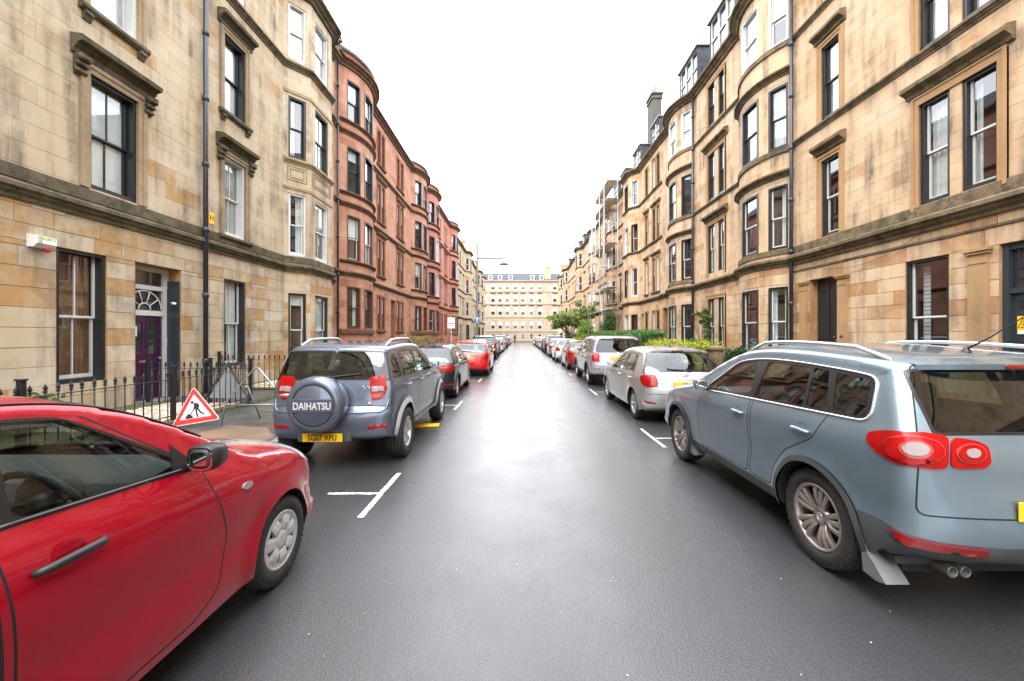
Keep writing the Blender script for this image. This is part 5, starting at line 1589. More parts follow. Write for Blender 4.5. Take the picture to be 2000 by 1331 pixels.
def make_car(sp):
    """thing (Empty on the ground under the rear axle) > body, doors, glass, wheels, lamps"""
    b = CarBody(sp).shell()
    root = thing(sp['name'], sp['label'], 'car', group='cars parked along the street')
    P = sp['paint']
    wb_ = sp['wb']; own = {'body': 0, 'seam': 1, 'trim': 2}
    names = set(b.L.tolist())
    doors = [n for n in names if n.startswith('door')]
    wins = [n for n in names if n.startswith('win')]
    msk = np.isin(b.L, list(own))
    link('body', b.part('body', msk, [P, M['seam'], M['trim']], own), root)
    for n in doors:
        for f in (1, -1):
            me = b.part('door', (b.L == n) & (b.F == f), [P])
            d = link('door', me, root)
            for hy, hz in sp['handles'].get(n, []):
                x = float(b.W(hy, hz)); m = MB()
                hl = sp.get('handle_len', 0.19)
                m.tube([(f * (x + 0.004), hy - hl / 2, hz - 0.004), (f * (x + 0.03), hy - hl / 2 + 0.03, hz), (f * (x + 0.033), hy, hz + 0.003), (f * (x + 0.03), hy + hl / 2 - 0.03, hz + 0.004), (f * (x + 0.004), hy + hl / 2, hz + 0.002)], [0.012, 0.016, 0.0165, 0.016, 0.011], 10)
                m.lathe([(0.0001, 0.004), (0.045, 0.004), (0.06, 0.0)], 'x', 16, 1, True, (f * (x - 0.002), hy, hz))
                m.build('handle', [sp.get('handle_mat', P), P], d)
    for n in wins:
        for f in (1, -1):
            link('window', b.part('window', (b.L == n) & (b.F == f), [sp['glass'].get(n, M['car_glass'])], None, -0.004), root)
    for n, nm, mt in (('windscreen', 'windscreen', 'car_glass'), ('rearwin', 'rear_window', None), ('bonnet', 'bonnet', None), ('tailgate', 'tailgate', None),
                      ('cladding', 'bumper_cladding', None), ('arch_trim', 'wheel_arch_trim', None), ('bumper', 'bumper', None)):
        if n in names:
            mat_ = {'windscreen': M['car_glass'], 'rearwin': sp['glass'].get('rear', M['car_glass']), 'cladding': sp.get('clad_mat', M['cladding']), 'arch_trim': sp.get('arch_mat', M['cladding'])}.get(n, P)
            off = {'rearwin': -0.003, 'windscreen': -0.003, 'arch_trim': 0.012}.get(n, 0.0)
            if n in ('cladding', 'arch_trim'):
                cyv = b.V[b.T].mean(1)[:, 1]
                for lo, hi in (((-9, -.1), (-.1, wb_ + .1), (wb_ + .1, 9)) if n == 'cladding' else ((-9, wb_ / 2), (wb_ / 2, 9))):
                    for f in (1, -1):
                        if n == 'cladding' and not (lo == -.1) and f < 0: continue
                        mk_ = (b.L == n) & (cyv >= lo) & (cyv < hi) & ((b.F == f) | ((n == 'cladding') & (lo != -.1)))
                        me = b.part(nm, mk_, [mat_], None, off)
                        if me: link(nm, me, root)
            else:
                link(nm, b.part(nm, b.L == n, [mat_], None, off), root)
    # ---- cabin: inner lining, floor, dash, seats, steering wheel
    ins = ~np.isin(b.L, ['windscreen', 'rearwin'] + wins)
    ins &= (b.V[b.T].mean(1)[:, 2] > 0.42) & (b.V[b.T].mean(1)[:, 1] < sp['wb'] - 0.28)
    link('lining', b.part('lining', ins, [M['headlining'] if sp.get('pale_lining') else M['cabin']], None, -0.035), root)
    hw, wb = sp['hw'], sp['wb']; fl = sp['sill'] + 0.06
    c = MB()
    c.box(-hw + .12, hw - .12, sp['ends'][1] + 0.30, sp['ends'][0] - 0.35, fl - 0.03, fl + 0.02)
    ydash = sp['dash']
    zb = float(b.belt(ydash - 0.2))
    c.add([(x, y, z) for x in (-hw + .20, hw - .20) for y, z in ((ydash - .38, zb - .36), (ydash - .42, zb - .1), (ydash - .36, zb - .02), (ydash - .1, zb + .02), (ydash + .08, zb - .01), (ydash + .08, zb - .5))],
          [(0, 1, 7, 6), (1, 2, 8, 7), (2, 3, 9, 8), (3, 4, 10, 9), (4, 5, 11, 10), (0, 5, 4, 3, 2, 1), (6, 7, 8, 9, 10, 11)])
    c.cbox(-.14, .14, ydash - .75, ydash - .35, fl, zb - .22, .03)
    c.lathe([(0.0001, 0), (.10, 0), (.11, -.1)], 'y', 16, 0, True, (.38, ydash - .43, zb - .03))
    c.build('cabin_interior', [M['cabin']], root)
    yseat = ydash - 0.98
    def seat(x, y, w=0.5):
        m = MB(); z0 = fl + .14
        for ring in (0,):
            m.cbox(x - w / 2, x + w / 2, y - .05, y + .48, z0, z0 + .17, .05, 0, True)
            pr = [(y - .02, z0 + .1), (y - .12, z0 + .45), (y - .19, z0 + .68), (y - .10, z0 + .69), (y - .0, z0 + .45), (y + .1, z0 + .14)]
            m.prism(pr, 'x', x - w / 2 + .03, x + w / 2 - .03, 0, False)
            m.cbox(x - .13, x + .13, y - .24, y - .14, z0 + .70, z0 + .90, .035, 0, True)
        m.build('seat', [M['seat_cloth']], root)
    seat(-.38, yseat); seat(.38, yseat)
    if sp.get('rear_seat', True): seat(0, yseat - .82, 1.2)
    st = MB(); a = R(-66)
    cx, cyy, cz = (.38, ydash - .52, zb - .06)
    ring = [(cx + .185 * math.cos(t), cyy - .185 * math.sin(t) * math.sin(R(25)), cz + .185 * math.sin(t) * math.cos(R(25))) for t in np.linspace(0, 2 * math.pi, 28, endpoint=False)]
    st.tube(ring, .017, 8, 0, True, True)
    st.tube([ring[0], (cx, cyy + .03, cz), ring[14]], .022, 6); st.tube([(cx, cyy + .03, cz), ring[21]], .022, 6)
    st.tube([(cx, cyy + .0, cz), (cx, cyy + .3, cz - .14)], .045, 8); st.ball((cx, cyy + .01, cz), .06, 10)
    st.build('steering_wheel', [M['black']], root)
    # ---- wheel wells and underside
    u = MB()
    for cyy, arc in ((wb, b.arcs[0]), (0.0, b.arcs[1])):
        for f in (1, -1):
            n = len(arc); vs = []
            for y, z in arc: vs += [(f * (float(b.W(y, z)) - .008), y, z), (f * (hw - .30), y, z)]
            u.add(vs, [(2 * i, 2 * i + 1, 2 * i + 3, 2 * i + 2) for i in range(n - 1)])
            u.add([(f * (hw - .30), y, z) for y, z in arc], [tuple(range(n))])
    u.box(-hw + .2, hw - .2, sp['ends'][1] + .34, sp['ends'][0] - .12, sp['sill'] - .04, sp['sill'] + .03)
    u.build('underside', [M['seam']], root)
    # ---- wheels
    tm, rm = wheel_meshes(sp['rw'], sp['tw'], sp['rimr'], sp['rim'], sp.get('rim_mat', M['alloy']))
    for cyy in (0.0, wb):
        for f in (1, -1):
            x = f * (sp.get('track', hw - .04) - sp['tw'] / 2)
            w_ = link('wheel', tm, root, (x, cyy, sp['rw'])); 
            w_.rotation_euler = (0, 0, 0 if f > 0 else math.pi)
            link('rim', rm, w_)
    # ---- mirrors
    my, mz = sp['mirror']
    for f in (1, -1):
        x = float(b.W(my, mz)); m = MB()
        vs = []; nn = 14; st_ = [(-.075, .55), (-.06, .95), (-.02, 1.0), (.04, .85), (.085, .45), (.10, .12)]
        for dy, sc in st_:
            for k in range(nn):
                a = 2 * math.pi * k / nn
                ca, sa = math.cos(a), math.sin(a)
                ex = abs(ca) ** .6 * (1 if ca > 0 else -1); ez = abs(sa) ** .6 * (1 if sa > 0 else -1)
                vs.append((f * (x + .135 + .074 * ex * sc), my + dy, mz + .072 + .068 * ez * sc))
        fs = [(i * nn + k, i * nn + (k + 1) % nn, (i + 1) * nn + (k + 1) % nn, (i + 1) * nn + k) for i in range(len(st_) - 1) for k in range(nn)]
        m.add(vs, fs, 0, True)
        m.tube([(f * (x - .03), my + .02, mz + .0), (f * (x + .09), my + .02, mz + .03)], [.03, .024], 8, 1)
        mo = m.build('wing_mirror', [sp.get('mirror_mat', P), M['trim']], root)
        g = MB(); 
        g.add([(f * (x + .135 + .064 * (abs(math.cos(a)) ** .6) * (1 if math.cos(a) > 0 else -1)), my - .068, mz + .072 + .058 * (abs(math.sin(a)) ** .6) * (1 if math.sin(a) > 0 else -1)) for a in np.linspace(0, 2 * math.pi, 16, endpoint=False)], [tuple(range(16))])
        g.build('mirror_glass', [M['mirror']], mo)
    # ---- extras from the spec
    for fn in sp.get('extras', []):
        fn(b, root, sp)
    return root, b

def lamp(name, polyfn, view, mat, off=0.006, rnd=0.02, both=True, spacing=0.03, parent=None, thick=0.014):
    def f(b, root, sp):
        mb = b.decal(polyfn, view, off, thick, spacing, rnd)
        o = mb.build(name, [mat], parent or root)
        if both: mirror_mb(mb).build(name, [mat], parent or root)
    return f

def roof_rails(y0, y1, x0, mat, h=0.055, r=0.016, feet=True):
    def f(b, root, sp):
        for sx in (1, -1):
            m = MB(); pts = []
            for k in range(13):
                t = k / 12; y = y0 + (y1 - y0) * t
                hit = b.bvh.ray_cast(Vector((sx * x0, y, 4)), Vector((0, 0, -1)))
                z = hit[0].z
                lift = h * min(1, 6 * t, 6 * (1 - t))
                pts.append((sx * x0, y, z + lift - 0.004))
            m.tube(pts, r, 8)
            m.build('roof_rail', [mat], root)
    return f

def wiper(y_off, x0, z0, x1, z1):
    def f(b, root, sp):
        m = MB(); pts = []
        for t in np.linspace(0, 1, 7):
            hit = b.bvh.ray_cast(Vector((x0 + (x1 - x0) * t, -4, z0 + (z1 - z0) * t)), Vector((0, 1, 0)))
            if hit[0]: pts.append(hit[0] + Vector((0, -0.022, 0.008)))
        m.tube(pts, [.016, .014, .012, .010, .009, .008, .007], 6)
        m.tube([p + Vector((0, 0.012, -0.008)) for p in pts[2:]], .006, 4)
        m.build('wiper', [M['black']], root)
    return f

def plate_on(z, x, text, tilt=0.0, dy=-0.012):
    def f(b, root, sp):
        hit = b.bvh.ray_cast(Vector((x, -4, z)), Vector((0, 1, 0)))
        number_plate(root, (x, hit[0].y + dy, z), text, tilt=tilt)
    return f

def antenna(x, y, L, ang):
    def f(b, root, sp):
        hit = b.bvh.ray_cast(Vector((x, y, 4)), Vector((0, 0, -1))); p = hit[0]
        m = MB()
        m.lathe([(.03, 0), (.02, .02), (.008, .035)], 'z', 12, 0, True, tuple(p))
        d = Vector((0, -math.cos(R(ang)), math.sin(R(ang))))
        m.tube([p + Vector((0, 0, .02)), p + d * L * .4, p + d * L], [.008, .005, .0035], 6)
        m.build('aerial', [M['black']], root)
    return f

def spoiler(z, depth, mat=None, half=0.55, lampw=0.16):
    """a lip over the rear window, with a brake lamp"""
    def f(b, root, sp):
        m = MB(); top = []; 
        S0 = b.s_rear(z)
        xs = np.linspace(-half, half, 17)
        rows = []
        for x in xs:
            c = abs(x); p = b.rim3([S0 + .05], [c])[0]; q = b.rim3([S0 - .0], [c])[0]
            e = 1 - (abs(x) / half) ** 4
            A = np.array([x, p[1] + .06, p[2] + .016]); Bq = np.array([x, q[1] - depth * e - .01, q[2] + .012]); Cq = np.array([x, q[1] - depth * e - .004, q[2] - .022]); Dq = np.array([x, q[1] + .02, q[2] - .03])
            rows.append([A, Bq, Cq, Dq])
        vs = [tuple(p) for r_ in rows for p in r_]
        fs = [(i * 4 + k, i * 4 + (k + 1) % 4, (i + 1) * 4 + (k + 1) % 4, (i + 1) * 4 + k) for i in range(len(xs) - 1) for k in range(4)]
        m.add(vs, fs, 0, False)
        m.build('spoiler', [mat or sp['paint']], root)
        l = MB(); y = rows[8][1][1]; zz = (rows[8][1][2] + rows[8][2][2]) / 2
        l.cbox(-lampw, lampw, y - .005, y + .02, zz - .014, zz + .014, .005)
        l.build('brake_lamp', [M['lens_darkred']], root)
    return f
def c_at(b, S): return float(np.interp(S, b.S, b.C))

def std_areas(rw, ws, bon, tg, rw_m=(0.10, 0.14), ws_m=(0.09, 0.09), tg_m=0.09, frame=0.022):
    """rw: rear window (z low, z high); ws: windscreen (y cowl, y roof); bon: bonnet (y back, y front); tg: tailgate (z low, z high)"""
    def f(b):
        out = []
        def block(S0, S1, m0, m1, nudge=0.0, r=0.06):
            ss = np.linspace(S0, S1, 7)
            edge = [(S, c_at(b, S) - (m0 + (m1 - m0) * k / 6) + nudge) for k, S in enumerate(ss)]
            d = nudge if S1 > S0 else -nudge
            edge[0] = (edge[0][0] - d, edge[0][1]); edge[-1] = (edge[-1][0] + d, edge[-1][1])
            P = [(edge[0][0], 0.0)] + edge + [(edge[-1][0], 0.0)]
            return round_poly(P, r)
        if tg:
            out.append(('tailgate', block(b.s_rear(tg[0]), b.s_rear(tg[1]), tg_m, tg_m * 0.9), True))
        if bon:
            out.append(('bonnet', block(b.s_y(bon[0]), b.s_y(bon[1]), 0.10, 0.12), True))
        S0, S1 = b.s_rear(rw[0]), b.s_rear(rw[1])
        out.append(('trim', block(S0, S1, rw_m[0], rw_m[1], frame), False))
        out.append(('rearwin', block(S0, S1, rw_m[0], rw_m[1]), False))
        S0, S1 = b.s_y(ws[1]), b.s_y(ws[0])
        out.append(('trim', block(S0, S1, ws_m[1], ws_m[0], 0.02), False))
        out.append(('windscreen', block(S0, S1, ws_m[1], ws_m[0]), False))
        return out
    return f

def door_poly(b, pts_low, yb0, yt0, yt1, yb1, off=0.02):
    """lower outline points run front to rear below the belt; the upper edge follows the roof"""
    top = [(y, max(float(b.ztop(y)) - off, float(b.belt(y)) + 0.01)) for y in np.linspace(yt0, yt1, 10)]
    P = pts_low + [(yb0, float(b.belt(yb0)))] + top + [(yb1, float(b.belt(yb1)))]
    return round_poly(P, 0.05)

SPECS = {}
M['flap_grey'] = simple('grey_rubber_flap', (.13, .14, .145), .6, var=.15)
M['silver_letter'] = simple('silver_letter_paint', (.62, .63, .66), .35, metal=.2)
# --- small red hatchback
SPECS['red_hatch'] = dict(
    name='parked_car', label='red hatchback with silver wheel covers parked beside the road works sign', paint=M['p_red'],
    hw=0.875, wb=2.50, rw=0.305, ra=0.345, tw=0.19, rimr=0.195, sill=0.235, ends=(3.17, -0.65), tumble=0.32, flare=0.022, tf=0.10, grid=0.035, scoop=0.018,
    rim='cover7', rim_mat=M['wheel_cover'], shoulder=(.075, .34), tuck=.035, dash=1.95, mirror=(1.70, 1.08), mirror_mat=M['black'], handle_mat=M['black'], handle_dark=True,
    outline=[(-.50, .25, .05, 3), (-.62, .30, .22, 3), (-.66, .5, .28, 2.8), (-.64, .75, .26, 2.8), (-.60, .92, .2, 3), (-.50, 1.12, .15, 3.4), (-.38, 1.40, .13, 3.4), (-.28, 1.51, .10, 3.2), (-.05, 1.545, .085, 3.2),
             (.6, 1.578, .085, 3.2), (1.1, 1.57, .085, 3.2), (1.44, 1.495, .085, 3.4), (1.78, 1.32, .09, 3.6), (2.12, 1.10, .10, 3.6), (2.25, 1.045, .12, 3), (2.45, 1.02, .13, 2.8), (2.78, .97, .16, 2.6), (3.0, .87, .22, 2.4), (3.13, .72, .28, 2.3), (3.17, .52, .3, 2.3), (3.15, .32, .24, 2.5), (3.02, .23, .05, 3)],
    belt=[(-.6, 1.14), (.9, 1.125), (1.72, 1.07), (2.3, 1.0), (3.2, .85)],
    windows=lambda b: [('winf', b.window_poly(1.0, 1.03, 1.25, 1.74, .020, .02), None), ('winr', b.window_poly(-.12, .02, .84, .90, .022, .02), None)],
    dlo=lambda b: [b.window_poly(-.20, -.04, 1.25, 1.82, .006, 0.0, .06)],
    doors=lambda b: [('doorf', door_poly(b, [(1.80, 1.0), (1.92, .62), (1.85, .36), (1.70, .285), (1.0, .285), (.96, .6)], .92, .94, 1.3, 1.80, -.006)),
                     ('doorr', door_poly(b, [(.925, .6), (.965, .30), (.42, .285), (.36, .42), (.10, .62)], -.16, .0, .885, .885, -.006))],
    handles={'doorf': [(1.12, .955)], 'doorr': [(.16, .955)]}, glass={'winf': M['clear_glass'], 'winr': M['clear_glass']}, handle_len=.24,
    areas=std_areas((1.14, 1.46), (2.16, 1.30), (2.28, 3.0), (.55, 1.50)), pale_lining=False)

def red_hatch_extras():
    HL = [(-.16, .70), (.02, .66), (.13, .78), (.16, .93), (.10, 1.0), (-.02, .96), (-.12, .84)]
    ex = []
    def head(b, root, sp):
        for f in (1, -1):
            U = Vector((-math.cos(R(52)), math.sin(R(52)), 0)) if False else None
        view = ((.62, 2.95, 0), (-math.cos(R(40)), math.sin(R(40)), 0), (0, 0, 1))
        # seen from the front right corner: right axis points back along the flank mirrored
        v2 = ((.60, 2.86, 0.0), (-.80, .60, 0), (0, 0, 1))
        mb = b.decal([(-.22, .80), (-.05, .70), (.10, .73), (.13, .86), (.02, .99), (-.13, 1.05), (-.24, .99)], v2, .008, .02, .025, .05)
        mb.build('headlight', [M['headlamp']], root); mirror_mb(mb).build('headlight', [M['headlamp']], root)
    def rep(b, root, sp):
        m = b.decal([(2.085 + .045 * math.cos(t), .85 + .021 * math.sin(t)) for t in np.linspace(0, 2 * math.pi, 18, endpoint=False)], SIDE, .012, .01, .02, 0)
        m.build('side_repeater', [M['lens_white']], root); mirror_mb(m).build('side_repeater', [M['lens_white']], root)
    def gutter(b, root, sp):
        for f in (1, -1):
            m = MB(); pts = []
            for i in range(len(b.S)):
                y = b.prof[i, 0]
                if b.prof[i, 1] > 1.08 and y > -.3 and y < 1.9:
                    p = b.rim3([b.S[i]], [b.C[i] - .055])[0]; pts.append((f * p[0], p[1], p[2] + .001))
            m.tube(pts, .006, 6); m.build('roof_gutter', [M['trim']], root)
    def sillstrip(b, root, sp):
        for f in (1, -1):
            m = MB()
            pts = [(f * (float(b.W(y, float(b.belt(y)) + .012)) + .002), y, float(b.belt(y)) + .008) for y in np.linspace(.96, 1.76, 12)]
            m.tube(pts, .009, 6); m.build('window_seal', [M['trim']], root)
    def quarter(b, root, sp):
        for f in (1, -1):
            m = MB()
            A = [(1.64, float(b.belt(1.64)) + .02), (1.80, float(b.belt(1.80)) + .0), (1.66, float(b.ztop(1.66)) - .06)]
            vs = [(f * (float(b.W(y, z)) + .004), y, z) for y, z in A]; m.add(vs + [(x - f * .012, y, z) for x, y, z in vs], [(0, 1, 2), (3, 4, 5), (0, 1, 4, 3), (1, 2, 5, 4), (2, 0, 3, 5)])
            m.build('mirror_corner_panel', [M['trim']], root)
    def lights(b, root, sp):
        mb = b.decal([(-.12, .80), (.08, .78), (.10, 1.05), (-.06, 1.06)], ((.6, -.5, 0), (.75, .66, 0), (0, 0, 1)), .008)
        mb.build('tail_light', [M['lens_red']], root); mirror_mb(mb).build('tail_light', [M['lens_red']], root)
    def rvm(b, root, sp):
        m = MB(); m.cbox(-.11, .11, 1.42, 1.46, 1.33, 1.40, .015); m.tube([(0, 1.46, 1.38), (0, 1.52, 1.43)], .012, 6); m.build('rear_view_mirror', [M['black']], root)
    return [head, rep, gutter, sillstrip, quarter, lights, rvm, plate_on(.62, 0, '')]
SPECS['red_hatch']['extras'] = red_hatch_extras()

# --- slate 4x4 with a spare wheel on its tail
SPECS['slate_4x4'] = dict(
    name='parked_car', label='slate blue four wheel drive car with spare wheel cover on its tailgate', paint=M['p_slate'],
    hw=0.825, wb=2.58, rw=0.36, ra=0.42, tw=0.225, rimr=0.215, sill=0.36, ends=(3.18, -0.70), tumble=0.26, flare=0.045, tf=0.08, tr=.03, grid=.04,
    rim='twin5', dash=1.98, mirror=(1.62, 1.17), arch_trim=.075, arch_mat=M['arch_silver'], sill_trim=.44, track=.865,
    outline=[(-.45, .36, .05, 3), (-.60, .375, .12, 3), (-.68, .46, .2, 3), (-.69, .66, .2, 3), (-.66, .78, .15, 3.5), (-.60, .83, .13, 4), (-.585, .98, .12, 4), (-.56, 1.14, .11, 4.4), (-.44, 1.50, .10, 4.4), (-.38, 1.62, .10, 4), (-.22, 1.655, .10, 3.6),
             (.5, 1.69, .11, 3.6), (1.15, 1.675, .11, 3.6), (1.45, 1.60, .10, 4), (1.75, 1.42, .09, 4.2), (2.12, 1.19, .08, 4.2), (2.25, 1.13, .09, 3.6), (2.55, 1.09, .10, 3.4), (2.95, 1.03, .12, 3.2), (3.12, .90, .18, 3), (3.18, .66, .2, 3), (3.14, .46, .15, 3), (3.02, .40, .05, 3)],
    belt=[(-.7, 1.17), (1.7, 1.14), (2.3, 1.06), (3.2, .95)],
    windows=lambda b: [('winf', b.window_poly(.86, .90, 1.20, 1.72, .05, .02), None), ('winm', b.window_poly(.05, .08, .75, .80, .05, .02), None), ('winq', b.window_poly(-.40, -.30, -.10, -.06, .055, .03), None)],
    dlo=lambda b: [b.window_poly(-.02, .02, 1.25, 1.78, .028, 0.0, .04), b.window_poly(-.43, -.33, -.07, -.04, .04, .015)],
    doors=lambda b: [('doorf', door_poly(b, [(1.82, 1.0), (1.90, .62), (1.84, .47), (.84, .47), (.80, .7)], .82, .83, 1.28, 1.79, .012)),
                     ('doorr', door_poly(b, [(.76, .7), (.80, .47), (.52, .47), (.50, .62), (.36, .82), (.06, .95)], -.0, .03, .78, .78, .012))],
    handles={'doorf': [(.98, 1.03)], 'doorr': [(.16, 1.04)]}, glass={'rear': M['privacy_glass'], 'winq': M['privacy_glass'], 'winm': M['privacy_glass']},
    areas=std_areas((1.19, 1.55), (2.16, 1.33), (2.28, 3.06), (.84, 1.60), rw_m=(.09, .09), tg_m=.075), clad_z=.40)

def slate_extras():
    def spare(b, root, sp):
        o = thing('x', '', 'x'); bpy.data.objects.remove(o)
        m = MB(); r = .365
        m.lathe([(0.0001, -.155), (.25, -.155), (.262, -.147), (.268, -.152), (.30, -.152), (.345, -.13), (r, -.085), (r, .06), (r - .03, .085), (0.001, .085)], 'y', 48)
        w = m.build('spare_wheel_cover', [M['p_slate']], root, (-.10, -.72, .885))
        s = MB(); s.cbox(-.262, .262, -.166, -.15, -.085, .075, .006)
        s.cbox(-.262, .262, -.168, -.15, .075, .085, .003); s.build('name_band', [M['p_slate']], w)
        me = text_mesh('DAIHATSU', .125, .0025, .0028, sx=.80); me.materials.append(M['silver_letter'])
        link('lettering', me, w, (0, -.170, -.008))
        rg = MB(); rg.lathe([(.256, -.156), (.268, -.158), (.268, -.15), (.256, -.15)], 'y', 48); rg.build('groove', [M['seam']], w)
        a = MB(); a.cbox(-.28, .22, -.66, -.58, .80, .98, .02); a.build('spare_wheel_carrier', [M['seam']], root)
    cv = ((.60, -.60, 0), (.72, .69, 0), (0, 0, 1))
    shape = [(-.03, .90), (.06, .92), (.13, 1.03), (.14, 1.23), (-.03, 1.21), (-.04, 1.06)]
    def tl(b, root, sp):
        parts = [(shape, 'lens_red', .010), ([(-.022, 1.02), (.098, 1.03), (.10, 1.095), (-.024, 1.09)], 'lens_white', .018), ([(-.018, .935), (.06, .95), (.085, .995), (-.022, .985)], 'lens_pink', .017)]
        base = None
        for f in (1, -1):
            par = None
            for P, mt, off in parts:
                mb = b.decal(P, cv, off, .014, .025, .015)
                if f < 0: mb = mirror_mb(mb)
                o = mb.build('tail_light' if par is None else 'lamp_segment', [M[mt]], par or root); par = par or o
    fog = lamp('reflector', [(-.11, .545), (.12, .56), (.12, .60), (-.11, .585)], ((.62, -.62, 0), (.80, .6, 0), (0, 0, 1)), M['lens_red'], .006, .01)
    def edge(b, root, sp):      # the lit moulding that frames the tailgate on the bumper
        m = MB()
        pts = []
        for x, z in ((-.76, .92), (-.735, .80), (-.68, .765), (-.4, .755), (0, .75), (.4, .755), (.68, .765), (.735, .80), (.76, .92)):
            h = b.bvh.ray_cast(Vector((x, -4, z)), Vector((0, 1, 0)))
            if h[0]: pts.append(h[0] + Vector((0, -.004, 0)))
        m.tube(pts, .014, 8); m.build('bumper_lip', [M['p_slate']], root)
        for f in (1, -1):
            c = b.decal([(f * .40 + f * dx, z) for dx, z in ((0, .80), (.17, .81), (.17, .86), (0, .85))][::f], REAR, .01, .01, .03, .01) if f < 0 else None
            if c: c.build('tailgate_handle', [M['seam']], root)
        h = MB(); h.tube([(-.66, -.635, .985), (-.58, -.655, .99), (-.50, -.64, .99)], .013, 8); h.build('tailgate_handle', [M['chrome']], root)
        k = MB(); k.cbox(-.40, .30, -.678, -.60, .375, .52, .012); k.build('plate_recess', [M['cladding']], root)
    def script(b, root, sp):
        h = b.bvh.ray_cast(Vector((.50, -4, 1.08)), Vector((0, 1, 0))); q = MB()
        q.tube([(.40 + t * .21, h[0].y - .005, 1.08 + .018 * math.sin(t * 21) * (1 - .4 * t)) for t in np.linspace(0, 1, 30)], .004, 4); q.build('badge', [M['chrome']], root)
        e = MB(); e.cbox(.50, .535, -.606, -.58, .845, .88, .004); e.build('badge', [M['chrome']], root)
    return [spare, tl, fog, edge, script, roof_rails(-.2, 1.15, .60, M['arch_silver'], .07, .022), plate_on(.44, -.06, 'SG07 XFU', dy=-.045), wiper(0, -.05, 1.20, .38, 1.25)]
SPECS['slate_4x4']['extras'] = slate_extras()

# --- blue grey 4x4 on the right
SPECS['bluegrey_4x4'] = dict(
    name='parked_car', label='blue grey four wheel drive car with silver roof rails and tall aerial', paint=M['p_bluegrey'],
    hw=0.905, wb=2.62, rw=0.365, ra=0.415, tw=0.235, rimr=0.245, sill=0.30, ends=(3.50, -0.88), tumble=0.34, flare=0.022, tf=0.08, tr=.05, grid=.036, scoop=.022,
    rim='multi15', rim_mat=M['alloy_bronze'], shoulder=(.05, .26), tuck=.07, dash=2.05, mirror=(1.72, 1.12), clad_z=.40, clad_rear=.60, arch_trim=.045, arch_mat=M['cladding'],
    outline=[(-.58, .37, .05, 3), (-.73, .40, .16, 3), (-.82, .48, .24, 2.9), (-.845, .62, .28, 2.8), (-.825, .78, .25, 2.8), (-.80, .90, .2, 3), (-.785, 1.06, .17, 3.2), (-.72, 1.22, .14, 3.6), (-.56, 1.52, .12, 4), (-.52, 1.62, .12, 3.6), (-.34, 1.655, .12, 3.4),
             (.4, 1.705, .13, 3.2), (.95, 1.70, .13, 3.2), (1.35, 1.63, .12, 3.4), (1.75, 1.45, .11, 3.8), (2.12, 1.24, .10, 3.8), (2.25, 1.17, .11, 3.2), (2.55, 1.13, .12, 3), (3.05, 1.04, .16, 2.8), (3.34, .90, .24, 2.6), (3.46, .70, .28, 2.6), (3.48, .5, .26, 2.6), (3.40, .34, .15, 2.8), (3.2, .30, .05, 3)],
    belt=[(-.9, 1.22), (.2, 1.18), (1.75, 1.115), (2.3, 1.07), (3.4, .95)],
    windows=lambda b: [('winf', b.window_poly(.90, .98, 1.28, 1.80, .055, .02, .06), None), ('winm', b.window_poly(.16, .22, .80, .83, .055, .02, .03), None),
                       ('winv', b.window_poly(-.10, .02, .18, .12, .055, .02, .02), None), ('winq', b.window_poly(-.42, -.36, -.06, -.15, .06, .02, .07), None)],
    dlo=lambda b: [b.window_poly(-.47, -.41, 1.32, 1.88, .035, 0.0, .10)],
    doors=lambda b: [('doorf', door_poly(b, [(1.92, 1.0), (1.98, .62), (1.92, .42), (.90, .42), (.84, .7)], .86, .90, 1.35, 1.86, .020)),
                     ('doorr', door_poly(b, [(.80, .7), (.86, .42), (.52, .42), (.47, .62), (.30, .80), (-.02, .98)], -.13, -.05, .85, .81, .020))],
    handles={'doorf': [(1.02, .99)], 'doorr': [(.10, 1.02)]}, glass={'rear': M['privacy_glass'], 'winq': M['privacy_glass'], 'winv': M['privacy_glass'], 'winm': M['privacy_glass']},
    areas=std_areas((1.20, 1.55), (2.16, 1.30), (2.28, 3.2), (.72, 1.60), rw_m=(.26, .13), tg_m=.17))

